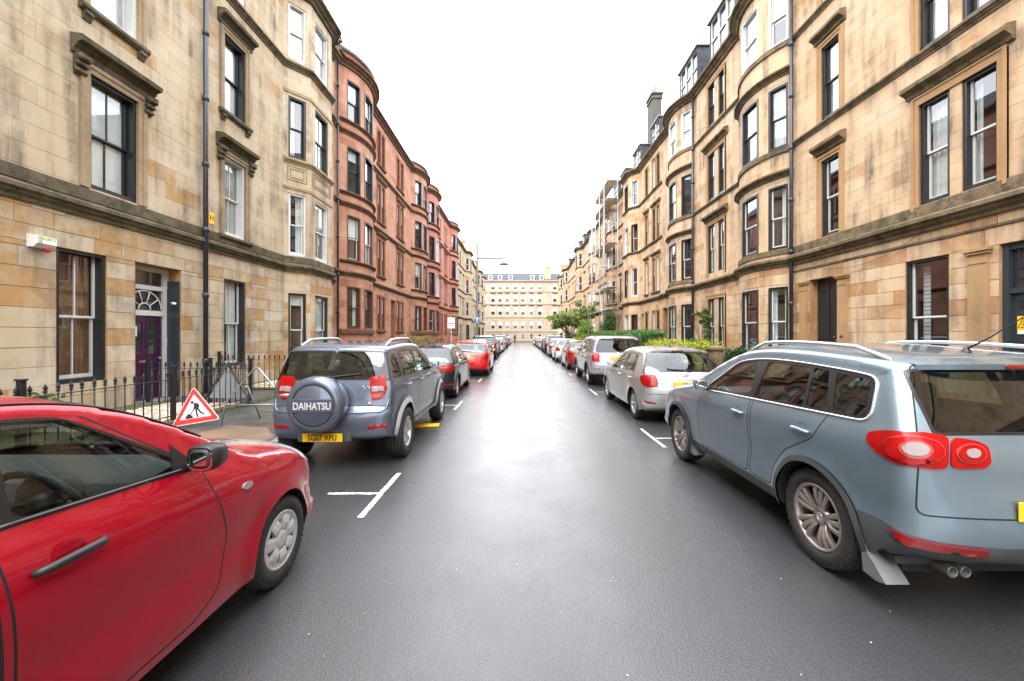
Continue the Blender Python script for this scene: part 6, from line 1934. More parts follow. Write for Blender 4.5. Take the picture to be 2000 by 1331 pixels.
def bluegrey_extras():
    cv = ((.70, -.74, 0), (.66, .75, 0), (0, 0, 1))
    def ell(cx, cz, a, c, n=26): return [(cx + a * math.cos(t), cz + c * math.sin(t)) for t in np.linspace(0, 2 * math.pi, n, endpoint=False)]
    def tl(b, root, sp):
        outer = [(-.05, .995), (.02, .985), (.14, .99), (.26, 1.03), (.315, 1.09), (.30, 1.14), (.20, 1.18), (.05, 1.19), (-.05, 1.175)]
        inner = [(-.06, .995), (-.06, 1.17), (-.16, 1.15), (-.205, 1.12), (-.215, 1.03), (-.19, 1.0)][::-1]
        for f in (1, -1):
            for P, bits in ((outer, (( ell(.09, 1.085, .125, .082), 'lens_pink', .016), (ell(.09, 1.085, .118, .075), 'lens_red', .023), (ell(.085, 1.09, .066, .048), 'lens_pink', .028), (ell(.085, 1.093, .050, .036), 'lens_white', .033))),
                            (inner, ((ell(-.135, 1.08, .058, .055), 'lens_pink', .016), (ell(-.135, 1.08, .051, .048), 'lens_red', .022), (ell(-.135, 1.083, .027, .025), 'lens_white', .028)))):
                mb = b.decal(P, cv, .010, .015, .025, .035)
                o = (mirror_mb(mb) if f < 0 else mb).build('tail_light', [M['lens_red']], root)
                for Q, mt, off in bits:
                    q = b.decal(Q, cv, off, .012, .02, 0)
                    (mirror_mb(q) if f < 0 else q).build('lamp_ring', [M[mt]], o)
    refl = lamp('reflector', [(-.20, .505), (.12, .515), (.20, .575), (.10, .565), (-.20, .545)], cv, M['lens_darkred'], .020, .012)
    def exhaust(b, root, sp):
        for x in (-.53, -.45):
            m = MB(); m.lathe([(.026, .10), (.027, -.08), (.031, -.084), (.033, -.075), (.033, .10)], 'y', 18, 0, True, (x, -.60, .335)); m.lathe([(.027, -.02), (.0001, -.02)], 'y', 18, 1, True, (x, -.60, .335))
            m.build('exhaust_pipe', [M['old_steel'], M['seam']], root)
    def flap(b, root, sp):
        for f in (1, -1):
            for yc in (-.40, 2.24):
                m = MB(); x = .86
                pr = [(yc, .52), (yc - .03, .20), (yc - .13, .19), (yc - .20, .21), (yc - .06, .34)] if yc < 0 else [(yc, .44), (yc + .02, .2), (yc - .08, .19), (yc - .05, .34)]
                m.add([(f * (x - .0), y, z) for y, z in pr] + [(f * (x - .15), y, z) for y, z in pr], [(0, 1, 2, 3, 4)[:len(pr)], tuple(range(len(pr), 2 * len(pr)))] + [(i, (i + 1) % len(pr), len(pr) + (i + 1) % len(pr), len(pr) + i) for i in range(len(pr))])
                m.build('mud_flap', [M['flap_grey']], root)
    def chrome(b, root, sp):
        for f in (1, -1):
            m = MB()
            L = b.window_poly(-.47, -.41, 1.32, 1.88, .028, -.004, .10)
            pts = [(f * (float(b.W(y, z)) + .004), y, z) for y, z in densify(L, .06)]
            m.tube(pts, .0085, 6, 0, True, True); m.build('window_trim', [M['chrome']], root)
    def badge(b, root, sp):
        h = b.bvh.ray_cast(Vector((0, -4, .96)), Vector((0, 1, 0)))
        m = MB(); m.lathe([(.05, .0), (.055, -.012), (.06, 0)], 'y', 28, 0, True, (0, h[0].y - .002, .96)); m.build('badge', [M['chrome']], root)
        g = MB(); y = h[0].y - .010
        for a, c in (((-.036, .035), (-.008, -.005)), ((.036, .035), (.008, -.005)), ((-.05, .008), (-.02, -.044)), ((-.02, -.044), (0, -.008)), ((0, -.008), (.02, -.044)), ((.02, -.044), (.05, .008))):
            g.tube([(a[0], y, .96 + a[1]), (c[0], y, .96 + c[1])], .005, 5)
        g.build('badge_letters', [M['chrome']], root)
        w = MB(); x0 = float(b.W(-.78, .5))
    return [tl, refl, exhaust, flap, chrome, badge, roof_rails(-.40, 1.25, .64, M['chrome'], .06, .018), spoiler(1.585, .11, None, .60, .17), plate_on(.77, -.065, ''), antenna(0, -.28, .46, 36)]
SPECS['bluegrey_4x4']['extras'] = bluegrey_extras()

# --- silver hatchback
SPECS['silver_hatch'] = dict(
    name='parked_car', label='silver hatchback with rounded tail parked behind the blue grey four wheel drive', paint=M['p_silver'],
    hw=0.88, wb=2.60, rw=0.315, ra=0.355, tw=0.20, rimr=0.205, sill=0.23, ends=(3.40, -0.80), tumble=0.40, flare=0.018, tf=0.09, tr=.07, grid=.045,
    rim='spoke8', dash=2.10, mirror=(1.62, 1.0), mirror_mat=M['p_silver'],
    outline=[(-.58, .25, .05, 3), (-.72, .30, .24, 2.7), (-.79, .45, .32, 2.6), (-.80, .62, .33, 2.6), (-.765, .80, .28, 2.7), (-.73, .93, .22, 2.9), (-.66, 1.06, .17, 3.2), (-.42, 1.30, .13, 3.6), (-.22, 1.45, .12, 3.4), (-.05, 1.495, .12, 3.2),
             (.5, 1.54, .13, 3), (1.0, 1.53, .13, 3), (1.35, 1.46, .12, 3.2), (1.75, 1.27, .11, 3.6), (2.15, 1.07, .10, 3.6), (2.30, 1.0, .12, 3), (2.6, .96, .14, 2.8), (3.0, .88, .18, 2.6), (3.28, .74, .26, 2.4), (3.40, .54, .3, 2.4), (3.36, .34, .22, 2.6), (3.2, .24, .05, 3)],
    belt=[(-.8, 1.03), (.3, 1.0), (1.7, .965), (2.3, .92), (3.4, .78)],
    windows=lambda b: [('winf', b.window_poly(.86, .92, 1.22, 1.78, .045, .02), None), ('winm', b.window_poly(.04, .16, .78, .80, .045, .02), None)],
    dlo=lambda b: [b.window_poly(-.08, .08, 1.25, 1.86, .026, 0.0, .06)],
    doors=lambda b: [('doorf', door_poly(b, [(1.86, .9), (1.92, .55), (1.84, .28), (.88, .28), (.80, .6)], .84, .88, 1.3, 1.84, .012)),
                     ('doorr', door_poly(b, [(.76, .6), (.84, .28), (.46, .28), (.42, .46), (.20, .70)], -.10, .06, .82, .78, .012))],
    handles={'doorf': [(1.0, .86)], 'doorr': [(.12, .87)]}, glass={'winr': M['car_glass']},
    areas=std_areas((1.06, 1.43), (2.18, 1.25), (2.32, 3.1), (.62, 1.46), rw_m=(.10, .13), tg_m=.14))
def silver_extras():
    cv = ((.62, -.60, 0), (.70, .71, 0), (0, 0, 1))
    def tl(b, root, sp):
        for f in (1, -1):
            mb = b.decal([(-.13, .76), (.05, .74), (.19, .84), (.235, .95), (.08, 1.0), (-.06, .985), (-.115, .90)], cv, .010, .015, .025, .02)
            o = (mirror_mb(mb) if f < 0 else mb).build('tail_light', [M['lens_red']], root)
            q = b.decal([(-.11, .78), (-.02, .775), (.0, .965), (-.06, .96), (-.10, .89)], cv, .016, .01, .02, .02)
            (mirror_mb(q) if f < 0 else q).build('lamp_segment', [M['lens_pink']], o)
    def badge(b, root, sp):
        h = b.bvh.ray_cast(Vector((0, -4, .965)), Vector((0, 1, 0)))
        m = MB(); y = h[0].y - .008
        for a, c in ((.06, .04), (.024, .04), (.05, .016)):
            m.tube([(a * math.cos(t), y, .965 + (.012 if c < .03 else 0) + c * math.sin(t)) for t in np.linspace(0, 2 * math.pi, 24, endpoint=False)], .004, 5, 0, True, True)
        m.build('badge', [M['chrome']], root)
        r = MB(); r.cbox(-.40, .40, -.80, -.66, .70, .86, .02)
    return [tl, badge, plate_on(.80, 0.0, 'SD56', dy=-.02), wiper(0, .12, 1.06, -.35, 1.10), spoiler(1.45, .05, None, .55, .12), antenna(0, .15, .12, 60),
            lamp('reflector', [(-.10, .42), (.12, .44), (.12, .47), (-.10, .45)], cv, M['lens_red'], .006, .008)]
SPECS['silver_hatch']['extras'] = silver_extras()

# --- boxy silver 4x4
SPECS['boxy_4x4'] = dict(
    name='parked_car', label='pale silver boxy four wheel drive car with upright tail lights', paint=M['p_palesilver'],
    hw=0.945, wb=2.75, rw=0.37, ra=0.43, tw=0.235, rimr=0.235, sill=0.34, ends=(3.56, -0.88), tumble=0.28, flare=0.03, tf=0.07, tr=.03, grid=.05,
    rim='spoke5', dash=2.15, mirror=(1.85, 1.17), mirror_mat=M['black'], clad_z=.46, arch_trim=.05, arch_mat=M['cladding'],
    outline=[(-.68, .38, .05, 3), (-.82, .42, .16, 3), (-.89, .55, .22, 3), (-.90, .72, .22, 3.2), (-.88, .90, .16, 3.6), (-.86, 1.08, .13, 4), (-.81, 1.18, .11, 4.2), (-.70, 1.55, .10, 4.4), (-.66, 1.69, .10, 4), (-.5, 1.735, .10, 3.8),
             (.4, 1.77, .11, 3.6), (1.25, 1.75, .11, 3.6), (1.6, 1.66, .10, 4), (1.95, 1.45, .09, 4.2), (2.25, 1.24, .09, 4), (2.38, 1.17, .10, 3.6), (2.75, 1.14, .11, 3.4), (3.28, 1.07, .14, 3.2), (3.48, .92, .2, 3), (3.56, .68, .22, 3), (3.52, .46, .16, 3), (3.4, .38, .05, 3)],
    belt=[(-.9, 1.18), (1.8, 1.15), (2.4, 1.08), (3.5, .98)],
    windows=lambda b: [('winf', b.window_poly(.92, .96, 1.35, 1.92, .05, .02), None), ('winm', b.window_poly(.12, .15, .84, .86, .05, .02), None), ('winq', b.window_poly(-.62, -.55, .02, .03, .055, .02), None)],
    dlo=lambda b: [b.window_poly(-.66, -.58, 1.4, 1.98, .03, 0.0, .05)],
    doors=lambda b: [('doorf', door_poly(b, [(2.0, 1.0), (2.06, .62), (2.0, .48), (.92, .48), (.88, .7)], .88, .90, 1.42, 1.97, .018)),
                     ('doorr', door_poly(b, [(.84, .7), (.88, .48), (.58, .48), (.52, .68), (.36, .86), (.06, 1.0)], .06, .08, .86, .84, .018))],
    handles={'doorf': [(1.06, 1.02)], 'doorr': [(.2, 1.03)]}, glass={'rear': M['privacy_glass'], 'winq': M['privacy_glass'], 'winm': M['privacy_glass']},
    areas=std_areas((1.19, 1.60), (2.30, 1.48), (2.40, 3.3), (.72, 1.68), rw_m=(.08, .08), tg_m=.10))
def boxy_extras():
    cv = ((.72, -.82, 0), (.76, .65, 0), (0, 0, 1))
    def tl(b, root, sp):
        for f in (1, -1):
            mb = b.decal([(-.10, .86), (.10, .87), (.15, 1.0), (.12, 1.17), (-.08, 1.15)], cv, .010, .015, .03, .02)
            o = (mirror_mb(mb) if f < 0 else mb).build('tail_light', [M['lens_red']], root)
            q = b.decal([(-.07, .98), (.07, .99), (.07, 1.11), (-.06, 1.10)], cv, .016, .01, .03, .015)
            (mirror_mb(q) if f < 0 else q).build('lamp_segment', [M['lens_pink']], o)
    return [tl, plate_on(.99, 0.0, '', dy=-.015), wiper(0, .05, 1.2, .42, 1.22), spoiler(1.665, .10, None, .66, .16), roof_rails(-.4, 1.4, .68, M['black'], .05, .018),
            lamp('reflector', [(-.12, .60), (.10, .61), (.10, .645), (-.12, .635)], cv, M['lens_red'], .006, .008)]
SPECS['boxy_4x4']['extras'] = boxy_extras()

# --- dark saloon-tailed hatch on the left
import copy as _copy
SPECS['black_hatch'] = dict(SPECS['silver_hatch'])
SPECS['black_hatch'].update(label='black hatchback with wide red tail lights in front of the slate four wheel drive', paint=M['p_black'], mirror_mat=M['p_black'], hw=.87, rim='spoke5',
    areas=std_areas((1.05, 1.40), (2.18, 1.25), (2.32, 3.1), (.62, 1.44), rw_m=(.10, .14), tg_m=.20))
def black_extras():
    cv = ((.60, -.60, 0), (.78, .62, 0), (0, 0, 1))
    def tl(b, root, sp):
        for f in (1, -1):
            mb = b.decal([(-.22, .80), (.06, .78), (.17, .84), (.20, .95), (.05, .965), (-.20, .93)], cv, .010, .015, .03, .03)
            o = (mirror_mb(mb) if f < 0 else mb).build('tail_light', [M['lens_red']], root)
            q = b.decal([(-.20, .87), (.03, .87), (.05, .91), (-.18, .91)], cv, .016, .01, .03, .01)
            (mirror_mb(q) if f < 0 else q).build('lamp_segment', [M['lens_pink']], o)
    return [tl, plate_on(.72, 0.0, '', dy=-.02), wiper(0, .1, 1.05, -.3, 1.09), antenna(0, .1, .1, 60),
            lamp('reflector', [(-.14, .40), (.12, .42), (.12, .46), (-.14, .44)], cv, M['lens_red'], .006, .008), spoiler(1.45, .03, None, .5, .1)]
SPECS['black_hatch']['extras'] = black_extras()

def place_car(root, x, y):
    root.location = (x, y, 0.004)
    return root

def recolour(root, old, new):
    for o in [root] + list(root.children_recursive):
        if o.type == 'MESH':
            for sl in o.material_slots:
                if sl.material == old:
                    sl.link = 'OBJECT'; sl.material = new

CARS = {}
def car(key, x, y):
    root, b = make_car(SPECS[key]); CARS[key] = root
    return place_car(root, x, y)
def car_copy(key, x, y, label, new_paint, rz=0.0, drop=()):
    r = copy_tree(CARS[key])
    for ch in list(r.children_recursive):
        if ch.name.split('.')[0] in drop:
            bpy.data.objects.remove(ch)
    r['label'] = label
    recolour(r, SPECS[key]['paint'], new_paint)
    r.location = (x, y, 0.004); r.rotation_euler = (0, 0, rz)
    return r

car('red_hatch', -2.54, 0.37)
car('slate_4x4', -2.51, 5.89)
car('bluegrey_4x4', 3.16, 3.10)
car('silver_hatch', 3.28, 8.55)
car('boxy_4x4', 3.36, 14.45)
car('black_hatch', -2.62, 11.5)
FAR = ('cabin_interior', 'seat', 'steering_wheel', 'underside', 'badge', 'wiper', 'aerial', 'lettering', 'mirror_glass', 'handle', 'reflector', 'lamp_segment')
NEAR = ('badge', 'lettering', 'underside')
car_copy('silver_hatch', -2.20, 17.75, 'bright red hatchback on the left kerb in front of the black hatchback', M['p_brightred'], 0, NEAR)
car_copy('black_hatch', -2.65, 23.6, 'dark grey hatchback directly beyond the bright red hatchback', M['p_grey'], 0, NEAR)
car_copy('boxy_4x4', -2.62, 29.4, 'black boxy four wheel drive car in the left row', M['p_black'], 0, FAR)
car_copy('black_hatch', -2.6, 35.2, 'maroon hatchback beyond the black boxy four wheel drive on the left', M['p_maroon'], 0, FAR)
car_copy('silver_hatch', -2.55, 41.0, 'white hatchback in the left row near the tall lamp post', M['p_white'], 0, FAR)
car_copy('silver_hatch', -2.6, 47.2, 'silver hatchback beyond the white one in the left row', M['p_silver'], 0, FAR)
car_copy('boxy_4x4', -2.6, 53.5, 'dark grey four wheel drive car far down the left row', M['p_grey'], 0, FAR)
car_copy('black_hatch', -2.6, 59.5, 'black hatchback far down the left row', M['p_black'], 0, FAR)
car_copy('silver_hatch', -2.6, 66.0, 'pale silver hatchback near the far end of the left row', M['p_palesilver'], 0, FAR)
car_copy('black_hatch', -2.6, 73.0, 'dark blue hatchback last but one in the left row', M['p_blue'], 0, FAR)
car_copy('silver_hatch', -2.6, 80.0, 'white hatchback last in the left row', M['p_white'], 0, FAR)
car_copy('black_hatch', 3.30, 20.9, 'dark red hatchback just beyond the pale silver boxy four wheel drive', M['p_darkred'], 0, NEAR)
car_copy('silver_hatch', 3.22, 26.6, 'white hatchback with red tail lights on the right in front of the dark red one', M['p_white'], 0, NEAR)
car_copy('silver_hatch', 3.25, 32.4, 'silver hatchback between the white hatchback and the black four wheel drive', M['p_silver'], 0, FAR)
car_copy('boxy_4x4', 3.30, 38.2, 'black four wheel drive car in the right row', M['p_black'], 0, FAR)
car_copy('black_hatch', 3.3, 44.5, 'black hatchback beyond the black four wheel drive on the right', M['p_black'], 0, FAR)
car_copy('silver_hatch', 3.3, 50.5, 'white hatchback far down the right row', M['p_white'], 0, FAR)
car_copy('silver_hatch', 3.3, 57.0, 'pale silver hatchback far down the right row', M['p_palesilver'], 0, FAR)
car_copy('black_hatch', 3.3, 63.5, 'grey hatchback near the far end of the right row', M['p_grey'], 0, FAR)
car_copy('silver_hatch', 3.3, 71.0, 'white hatchback last in the right row', M['p_white'], 0, FAR)
# ------------------------------------------------------------------ railings
def railing(label, P0, P1, z0, h, posts, pitch=.155, group='garden railings', lean=0.0):
    """black iron railing from P0 to P1 in plan: rails, one part per bar with a spear finial, thicker posts"""
    P0, P1 = Vector(P0), Vector(P1); L = (P1 - P0).length; a = math.atan2(P1.y - P0.y, P1.x - P0.x)
    root = thing('iron_railing', label, 'railing', (P0.x, P0.y, z0), a, group)
    for z in (.16, h - .17):
        m = MB(); m.cbox(.0, L, -.018, .018, z - .006, z + .006, .002); m.build('rail', [M['iron']], root)
    def mk():
        m = MB(); m.tube([(0, 0, .02), (0, 0, h - .12)], .0095, 6)
        m.lathe([(.0095, h - .14), (.024, h - .125), (.010, h - .11), (.012, h - .10), (.028, h - .075), (.012, h - .03), (.0005, h)], 'z', 6)
        m.tube([(-.03, 0, h - .11), (.03, 0, h - .11)], .007, 4); return m.mesh('bar', [M['iron']])
    me = unit(('bar', h), mk)
    n = int(L / pitch)
    for k in range(n):
        x = (k + .5) * L / n
        if min(abs(x - p) for p in posts + [-9]) < .06: continue
        b = link('bar', me, root, (x, 0, 0)); b.rotation_euler = (rl.uniform(-.012, .012), rl.uniform(-.012, .012), 0)
    for p in posts:
        m = MB(); m.cbox(p - .034, p + .034, -.034, .034, 0, h + .06, .005); m.cbox(p - .045, p + .045, -.045, .045, h + .06, h + .085, .004); m.build('post', [M['iron']], root)
    return root
FX = -6.42
railing('black spear topped railing along the pavement in front of the gravel garden', (FX, 2.0), (FX, 9.55), .13, 1.0, [.6, 3.13, 5.38, 7.5])
railing('black spear topped railing running from pavement to wall before the purple door', (FX - .05, 9.62), (-8.95, 9.62), .13, 1.02, [.03, 1.0, 2.5], .15)
railing('black spear topped railing running from pavement to wall beyond the drainpipe', (FX - .05, 11.9), (-8.95, 11.9), .13, 1.08, [.03, 2.5], .15)
railing('black spear topped railing along the pavement under the angular cream bay', (FX, 11.95), (FX, 18.9), .13, 1.0, [.03, 2.4, 4.8, 6.9])
railing('black spear topped railing along the pavement under the red round bays', (FX, 19.5), (FX, 37.0), .13, 1.0, [.03, 4, 8, 8.9, 13, 17.4], .19)

# garden beds, low mossy wall, gravel
g = MB(); g.box(-9.0, FX - .08, 2.0, 9.5, .10, .17); tag(g.build('garden_bed', [M['soil']]), kind='structure')
g = MB(); g.box(-9.0, FX - .08, 12.0, 19.2, .10, .17); tag(g.build('garden_bed', [M['soil']]), kind='structure')
g = MB(); g.box(-9.0, FX - .08, 19.4, 37.5, .10, .18); tag(g.build('garden_bed', [M['soil']]), kind='structure')
g = MB(); g.box(6.95, 9.8, 13.6, 96, .10, .17); tag(g.build('garden_bed', [M['soil']]), kind='structure')
for y0, y1 in ((2.0, 9.55), (11.9, 19.0), (19.4, 37.2)):
    g = MB(); g.cbox(FX - .09, FX + .07, y0, y1, .06, .21, .012); tag(g.build('garden_kerb', [M['cream_mould']]), kind='structure')
def pebbles(name, boxes, n):
    mb = MB(); r = random.Random(5)
    base = [(1, 0, 0), (0, 1, 0), (-1, 0, 0), (0, -1, 0), (0, 0, 1), (.6, .6, .55), (-.6, .6, .55), (-.6, -.6, .55), (.6, -.6, .55)]
    fs = [(0, 5, 8), (1, 6, 5), (2, 7, 6), (3, 8, 7), (4, 8, 5), (4, 5, 6), (4, 6, 7), (4, 7, 8), (0, 1, 5), (1, 2, 6), (2, 3, 7), (3, 0, 8)]
    for _ in range(n):
        x0, x1, y0, y1, z = r.choice(boxes); x, y = r.uniform(x0, x1), r.uniform(y0, y1); s = r.uniform(.018, .05); a = r.uniform(0, 6); c, sn = math.cos(a), math.sin(a); sy = r.uniform(.6, 1); sz = r.uniform(.5, .8)
        mb.add([(x + s * (p[0] * c - p[1] * sy * sn), y + s * (p[0] * sn + p[1] * sy * c), z + s * p[2] * sz) for p in base], fs, 0, True, r.random())
    return tag(mb.build(name, [M['pebble']]), kind='stuff')
pebbles('gravel', [(-8.3, FX - .1, 6.6, 9.4, .172), (-8.6, FX - .1, 12.3, 14.5, .172)], 5200)

# ------------------------------------------------------------------ foliage
def leafmat(name, dark, light, trans=.25):
    m, nt, b = new_mat(name)
    at = N(nt, 'ShaderNodeAttribute', attribute_name='tint')
    c = mixc(nt, at.outputs['Fac'], dark, light)
    nt.links.new(c, b.inputs['Base Color']); b.inputs['Roughness'].default_value = .5
    tl = N(nt, 'ShaderNodeBsdfTranslucent'); nt.links.new(mixc(nt, 1.0, c, (1.2, 1.3, .6), 'MULTIPLY'), tl.inputs['Color'])
    mx = nt.nodes.new('ShaderNodeMixShader'); mx.inputs['Fac'].default_value = trans
    out = nt.nodes['Material Output']; nt.links.new(b.outputs[0], mx.inputs[1]); nt.links.new(tl.outputs[0], mx.inputs[2]); nt.links.new(mx.outputs[0], out.inputs['Surface'])
    return m
M['leaf_tree'] = leafmat('tree_leaves', (.09, .14, .03), (.28, .35, .09))
M['leaf_hedge'] = leafmat('clipped_hedge_leaves', (.03, .10, .016), (.10, .24, .04))
M['leaf_lime'] = leafmat('lime_conifer_sprays', (.07, .15, .015), (.24, .34, .03))
M['leaf_privet'] = leafmat('golden_privet_leaves', (.16, .21, .015), (.42, .42, .03))
M['leaf_dark'] = leafmat('dark_shrub_leaves', (.015, .04, .016), (.05, .10, .035))
M['leaf_mid'] = leafmat('green_shrub_leaves', (.03, .075, .018), (.10, .17, .04))
M['leaf_dry'] = leafmat('yellowing_shrub_leaves', (.10, .12, .03), (.30, .28, .07))
M['bark'] = simple('brown_bark', (.09, .065, .045), .9, var=.4, bmp=.4, bscale=25)
M['twig'] = simple('dark_twigs', (.035, .03, .018), .9)
nrg = np.random.default_rng(4)
def leaves(name, P, size, mat, parent=None, up=.35, aspect=.55, tint=None):
    """one leaf-shaped face at every point"""
    n = len(P); u = nrg.normal(size=(n, 3)); u[:, 2] *= .6; u /= np.linalg.norm(u, axis=1, keepdims=True)
    w = nrg.normal(size=(n, 3)) + np.array([0, 0, up]); w -= (w * u).sum(1, keepdims=True) * u; w /= np.linalg.norm(w, axis=1, keepdims=True)
    v = np.cross(w, u); s = size * nrg.uniform(.65, 1.3, (n, 1))
    V = np.stack([P + u * s, P + v * s * aspect, P - u * s, P - v * s * aspect], 1).reshape(-1, 3)
    me = bpy.data.meshes.new(name); me.from_pydata([tuple(p) for p in V], [], [(4 * i, 4 * i + 1, 4 * i + 2, 4 * i + 3) for i in range(n)])
    me.materials.append(mat); at = me.attributes.new('tint', 'FLOAT', 'FACE')
    at.data.foreach_set('value', np.clip(nrg.normal(.5, .25, n) if tint is None else tint, 0, 1))
    return link(name, me, parent)
def clumps(centres, radii, per, squash=.8):
    out = []
    for c, r in zip(centres, radii):
        k = nrg.normal(size=(per, 3)); k /= np.linalg.norm(k, axis=1, keepdims=True); k *= (nrg.random((per, 1)) ** .45) * r; k[:, 2] *= squash; out.append(np.array(c) + k)
    return np.vstack(out)
def tree(label, x, y, h, spread, trunk_h, mat, n_cl=70, per=90, size=.09, group=None, tr=.12):
    root = thing('broadleaf_tree', label, 'tree', (x, y, .13), 0, group)
    r = random.Random(int(x * 10 + y)); t = MB(); tips = []
    t.tube([(0, 0, -.1), (.03, .02, trunk_h * .5), (0, .05, trunk_h)], [tr * 1.25, tr, tr * .85], 9); t.build('trunk', [M['bark']], root)
    for k in range(9):
        a = 2 * math.pi * k / 9 + r.uniform(-.3, .3); el = r.uniform(.25, 1.1); L = spread * r.uniform(.6, 1.0) * math.cos(el * .5)
        e = Vector((math.cos(a) * L, math.sin(a) * L, trunk_h + (h - trunk_h) * (.35 + .6 * math.sin(el)) * r.uniform(.75, 1)))
        s0 = Vector((0, .05, trunk_h * r.uniform(.7, 1))); mid = s0.lerp(e, .5) + Vector((0, 0, .15 * L))
        b = MB(); b.tube([s0, s0.lerp(mid, .5) + Vector((0, 0, .05)), mid, e], [tr * .55, tr * .42, tr * .3, tr * .08], 6); b.build('limb', [M['bark']], root)
        for f in (.55, .75, .9, 1.0): tips.append(mid.lerp(e, (f - .5) * 2) if f > .5 else mid)
    C = []; Rr = []
    for k in range(n_cl):
        p = r.choice(tips); q = p + Vector((r.gauss(0, .28), r.gauss(0, .28), r.gauss(.05, .2))) * spread * .55
        C.append(tuple(q)); Rr.append(spread * r.uniform(.10, .24))
    P = clumps(C, Rr, per, .6)
    leaves('crown', P, size, mat, root)
    return root
def shrub(label, x, y, w, d, h, mat, n=1500, size=.05, name='shrub', cat='shrub', shape='round', z=.15, group=None):
    root = thing(name, label, cat, (x, y, z), 0, group); r = random.Random(int(x * 13 + y * 7))
    t = MB()
    for k in range(6):
        a = r.uniform(0, 6.28); t.tube([(0, 0, 0), (math.cos(a) * w * .15, math.sin(a) * d * .15, h * .4), (math.cos(a) * w * .32, math.sin(a) * d * .32, h * r.uniform(.65, .9))], [.02, .013, .005], 5)
    t.build('stems', [M['twig']], root)
    C = []; Rr = []
    for k in range(26):
        f = r.random(); zz = h * (.12 + .86 * f); k_ = (1 - f) ** .7 if shape == 'cone' else math.sqrt(max(.06, 1 - (2 * f - 1) ** 2 * .85))
        a = r.uniform(0, 6.28); q = r.random() ** .5; C.append((math.cos(a) * w / 2 * k_ * q, math.sin(a) * d / 2 * k_ * q, zz)); Rr.append(min(w, d) * r.uniform(.14, .25))
    leaves('foliage', clumps(C, Rr, n // 26, 1.1 if shape == 'cone' else .85), size, mat, root)
    return root
def hedge(label, x0, x1, y0, y1, z0, z1, mat, n, size, rough=.05, name='clipped_hedge'):
    root = thing(name, label, 'hedge', ((x0 + x1) / 2, (y0 + y1) / 2, z0)); cx, cy_ = (x0 + x1) / 2, (y0 + y1) / 2
    m = MB(); i = .12; m.box(x0 - cx + i, x1 - cx - i, y0 - cy_ + i, y1 - cy_ - i, 0, z1 - z0 - i); m.build('twiggy_core', [M['leaf_dark']], root)
    A = [(x1 - x0) * (y1 - y0), (x1 - x0) * (z1 - z0), (x1 - x0) * (z1 - z0), (y1 - y0) * (z1 - z0), (y1 - y0) * (z1 - z0)]; pr = np.array(A) / sum(A)
    f = nrg.choice(5, n, p=pr); U = nrg.random((n, 3)); P = np.column_stack([x0 + (x1 - x0) * U[:, 0], y0 + (y1 - y0) * U[:, 1], z0 + (z1 - z0) * U[:, 2]])
    P[f == 0, 2] = z1; P[f == 1, 1] = y0; P[f == 2, 1] = y1; P[f == 3, 0] = x0; P[f == 4, 0] = x1
    lump = .04 * np.sin(P[:, 1] * 2.3 + P[:, 0]) + .03 * np.sin(P[:, 0] * 5 + P[:, 1] * 4.1)
    P[f == 0, 2] += lump[f == 0] * 1.5; P[f == 3, 0] += lump[f == 3]
    P += nrg.normal(scale=rough, size=P.shape); P -= np.array([cx, cy_, z0])
    leaves('foliage', P, size, mat, root)
    return root
tree('spreading green tree over the right pavement near the far end', 5.9, 48, 5.0, 2.6, 1.7, M['leaf_tree'], 120, 85, .11)
tree('thin pale tree standing behind the lime conifer', 7.4, 44, 6.0, 1.8, 2.4, M['leaf_tree'], 34, 70, .09, tr=.07)
hedge('long clipped green hedge beyond the golden privet', 6.5, 7.75, 21.0, 39.5, .14, 1.98, M['leaf_hedge'], 26000, .045, .035)
hedge('bright golden privet hedge beside the stone gatepost', 6.3, 7.0, 13.7, 19.8, .14, 1.42, M['leaf_privet'], 11000, .04, .075, 'privet_hedge')
shrub('lime green conifer beyond the clipped hedge', 5.6, 33.5, 2.4, 2.4, 2.6, M['leaf_lime'], 5200, .07, 'conifer', 'conifer', 'cone')
shrub('rounded dark green bush beyond the lime conifer', 5.2, 39.5, 2.1, 2.1, 1.75, M['leaf_dark'], 3000, .07)
shrub('low lime bush hanging over the kerb beside the conifer', 5.0, 31.3, 1.6, 1.8, 1.55, M['leaf_lime'], 3000, .06)
shrub('feathery conifer rising behind the clipped hedge by the scaffold', 8.2, 37.0, 2.2, 2.2, 3.7, M['leaf_mid'], 4600, .08, 'conifer', 'conifer', 'cone')
shrub('leafy bush climbing beside the twin ground floor windows', 9.0, 19.6, 1.0, 1.2, 2.9, M['leaf_mid'], 2600, .055)
shrub('low dark shrub between the gatepost and the blue grey car', 7.0, 12.9, .9, 1.0, 1.15, M['leaf_dark'], 2200, .045)
shrub('small dark shrub under the buff bay window', 8.2, 14.6, 1.2, 1.2, 1.2, M['leaf_dark'], 1800, .045)
for x, y, w, h, mt, lb in ((-7.0, 21.5, 1.3, 1.35, 'leaf_mid', 'low green shrub nearest the cream bay behind the red tenement railing'), (-6.9, 25.5, 1.6, 1.5, 'leaf_dry', 'yellowing shrub behind the railing of the red tenement'), (-6.8, 29.5, 1.6, 1.6, 'leaf_dry', 'straggly yellow green shrub before the red close door'),
                           (-6.9, 33.5, 1.5, 1.4, 'leaf_mid', 'green shrub by the second red bay'), (-8.35, 6.75, .8, .55, 'leaf_mid', 'small weedy plant at the foot of the cream wall'), (-8.5, 4.9, .9, .75, 'leaf_mid', 'low ragged plant beside the near end of the railing')):
    shrub(lb, x, y, w, w, h, M[mt], 1300, .05)
shrub('small fern growing from the red tenement gutter', -8.95, 19.5, .5, .5, .7, M['leaf_dark'], 500, .045, 'fern', 'plant', 'round', 15.95)
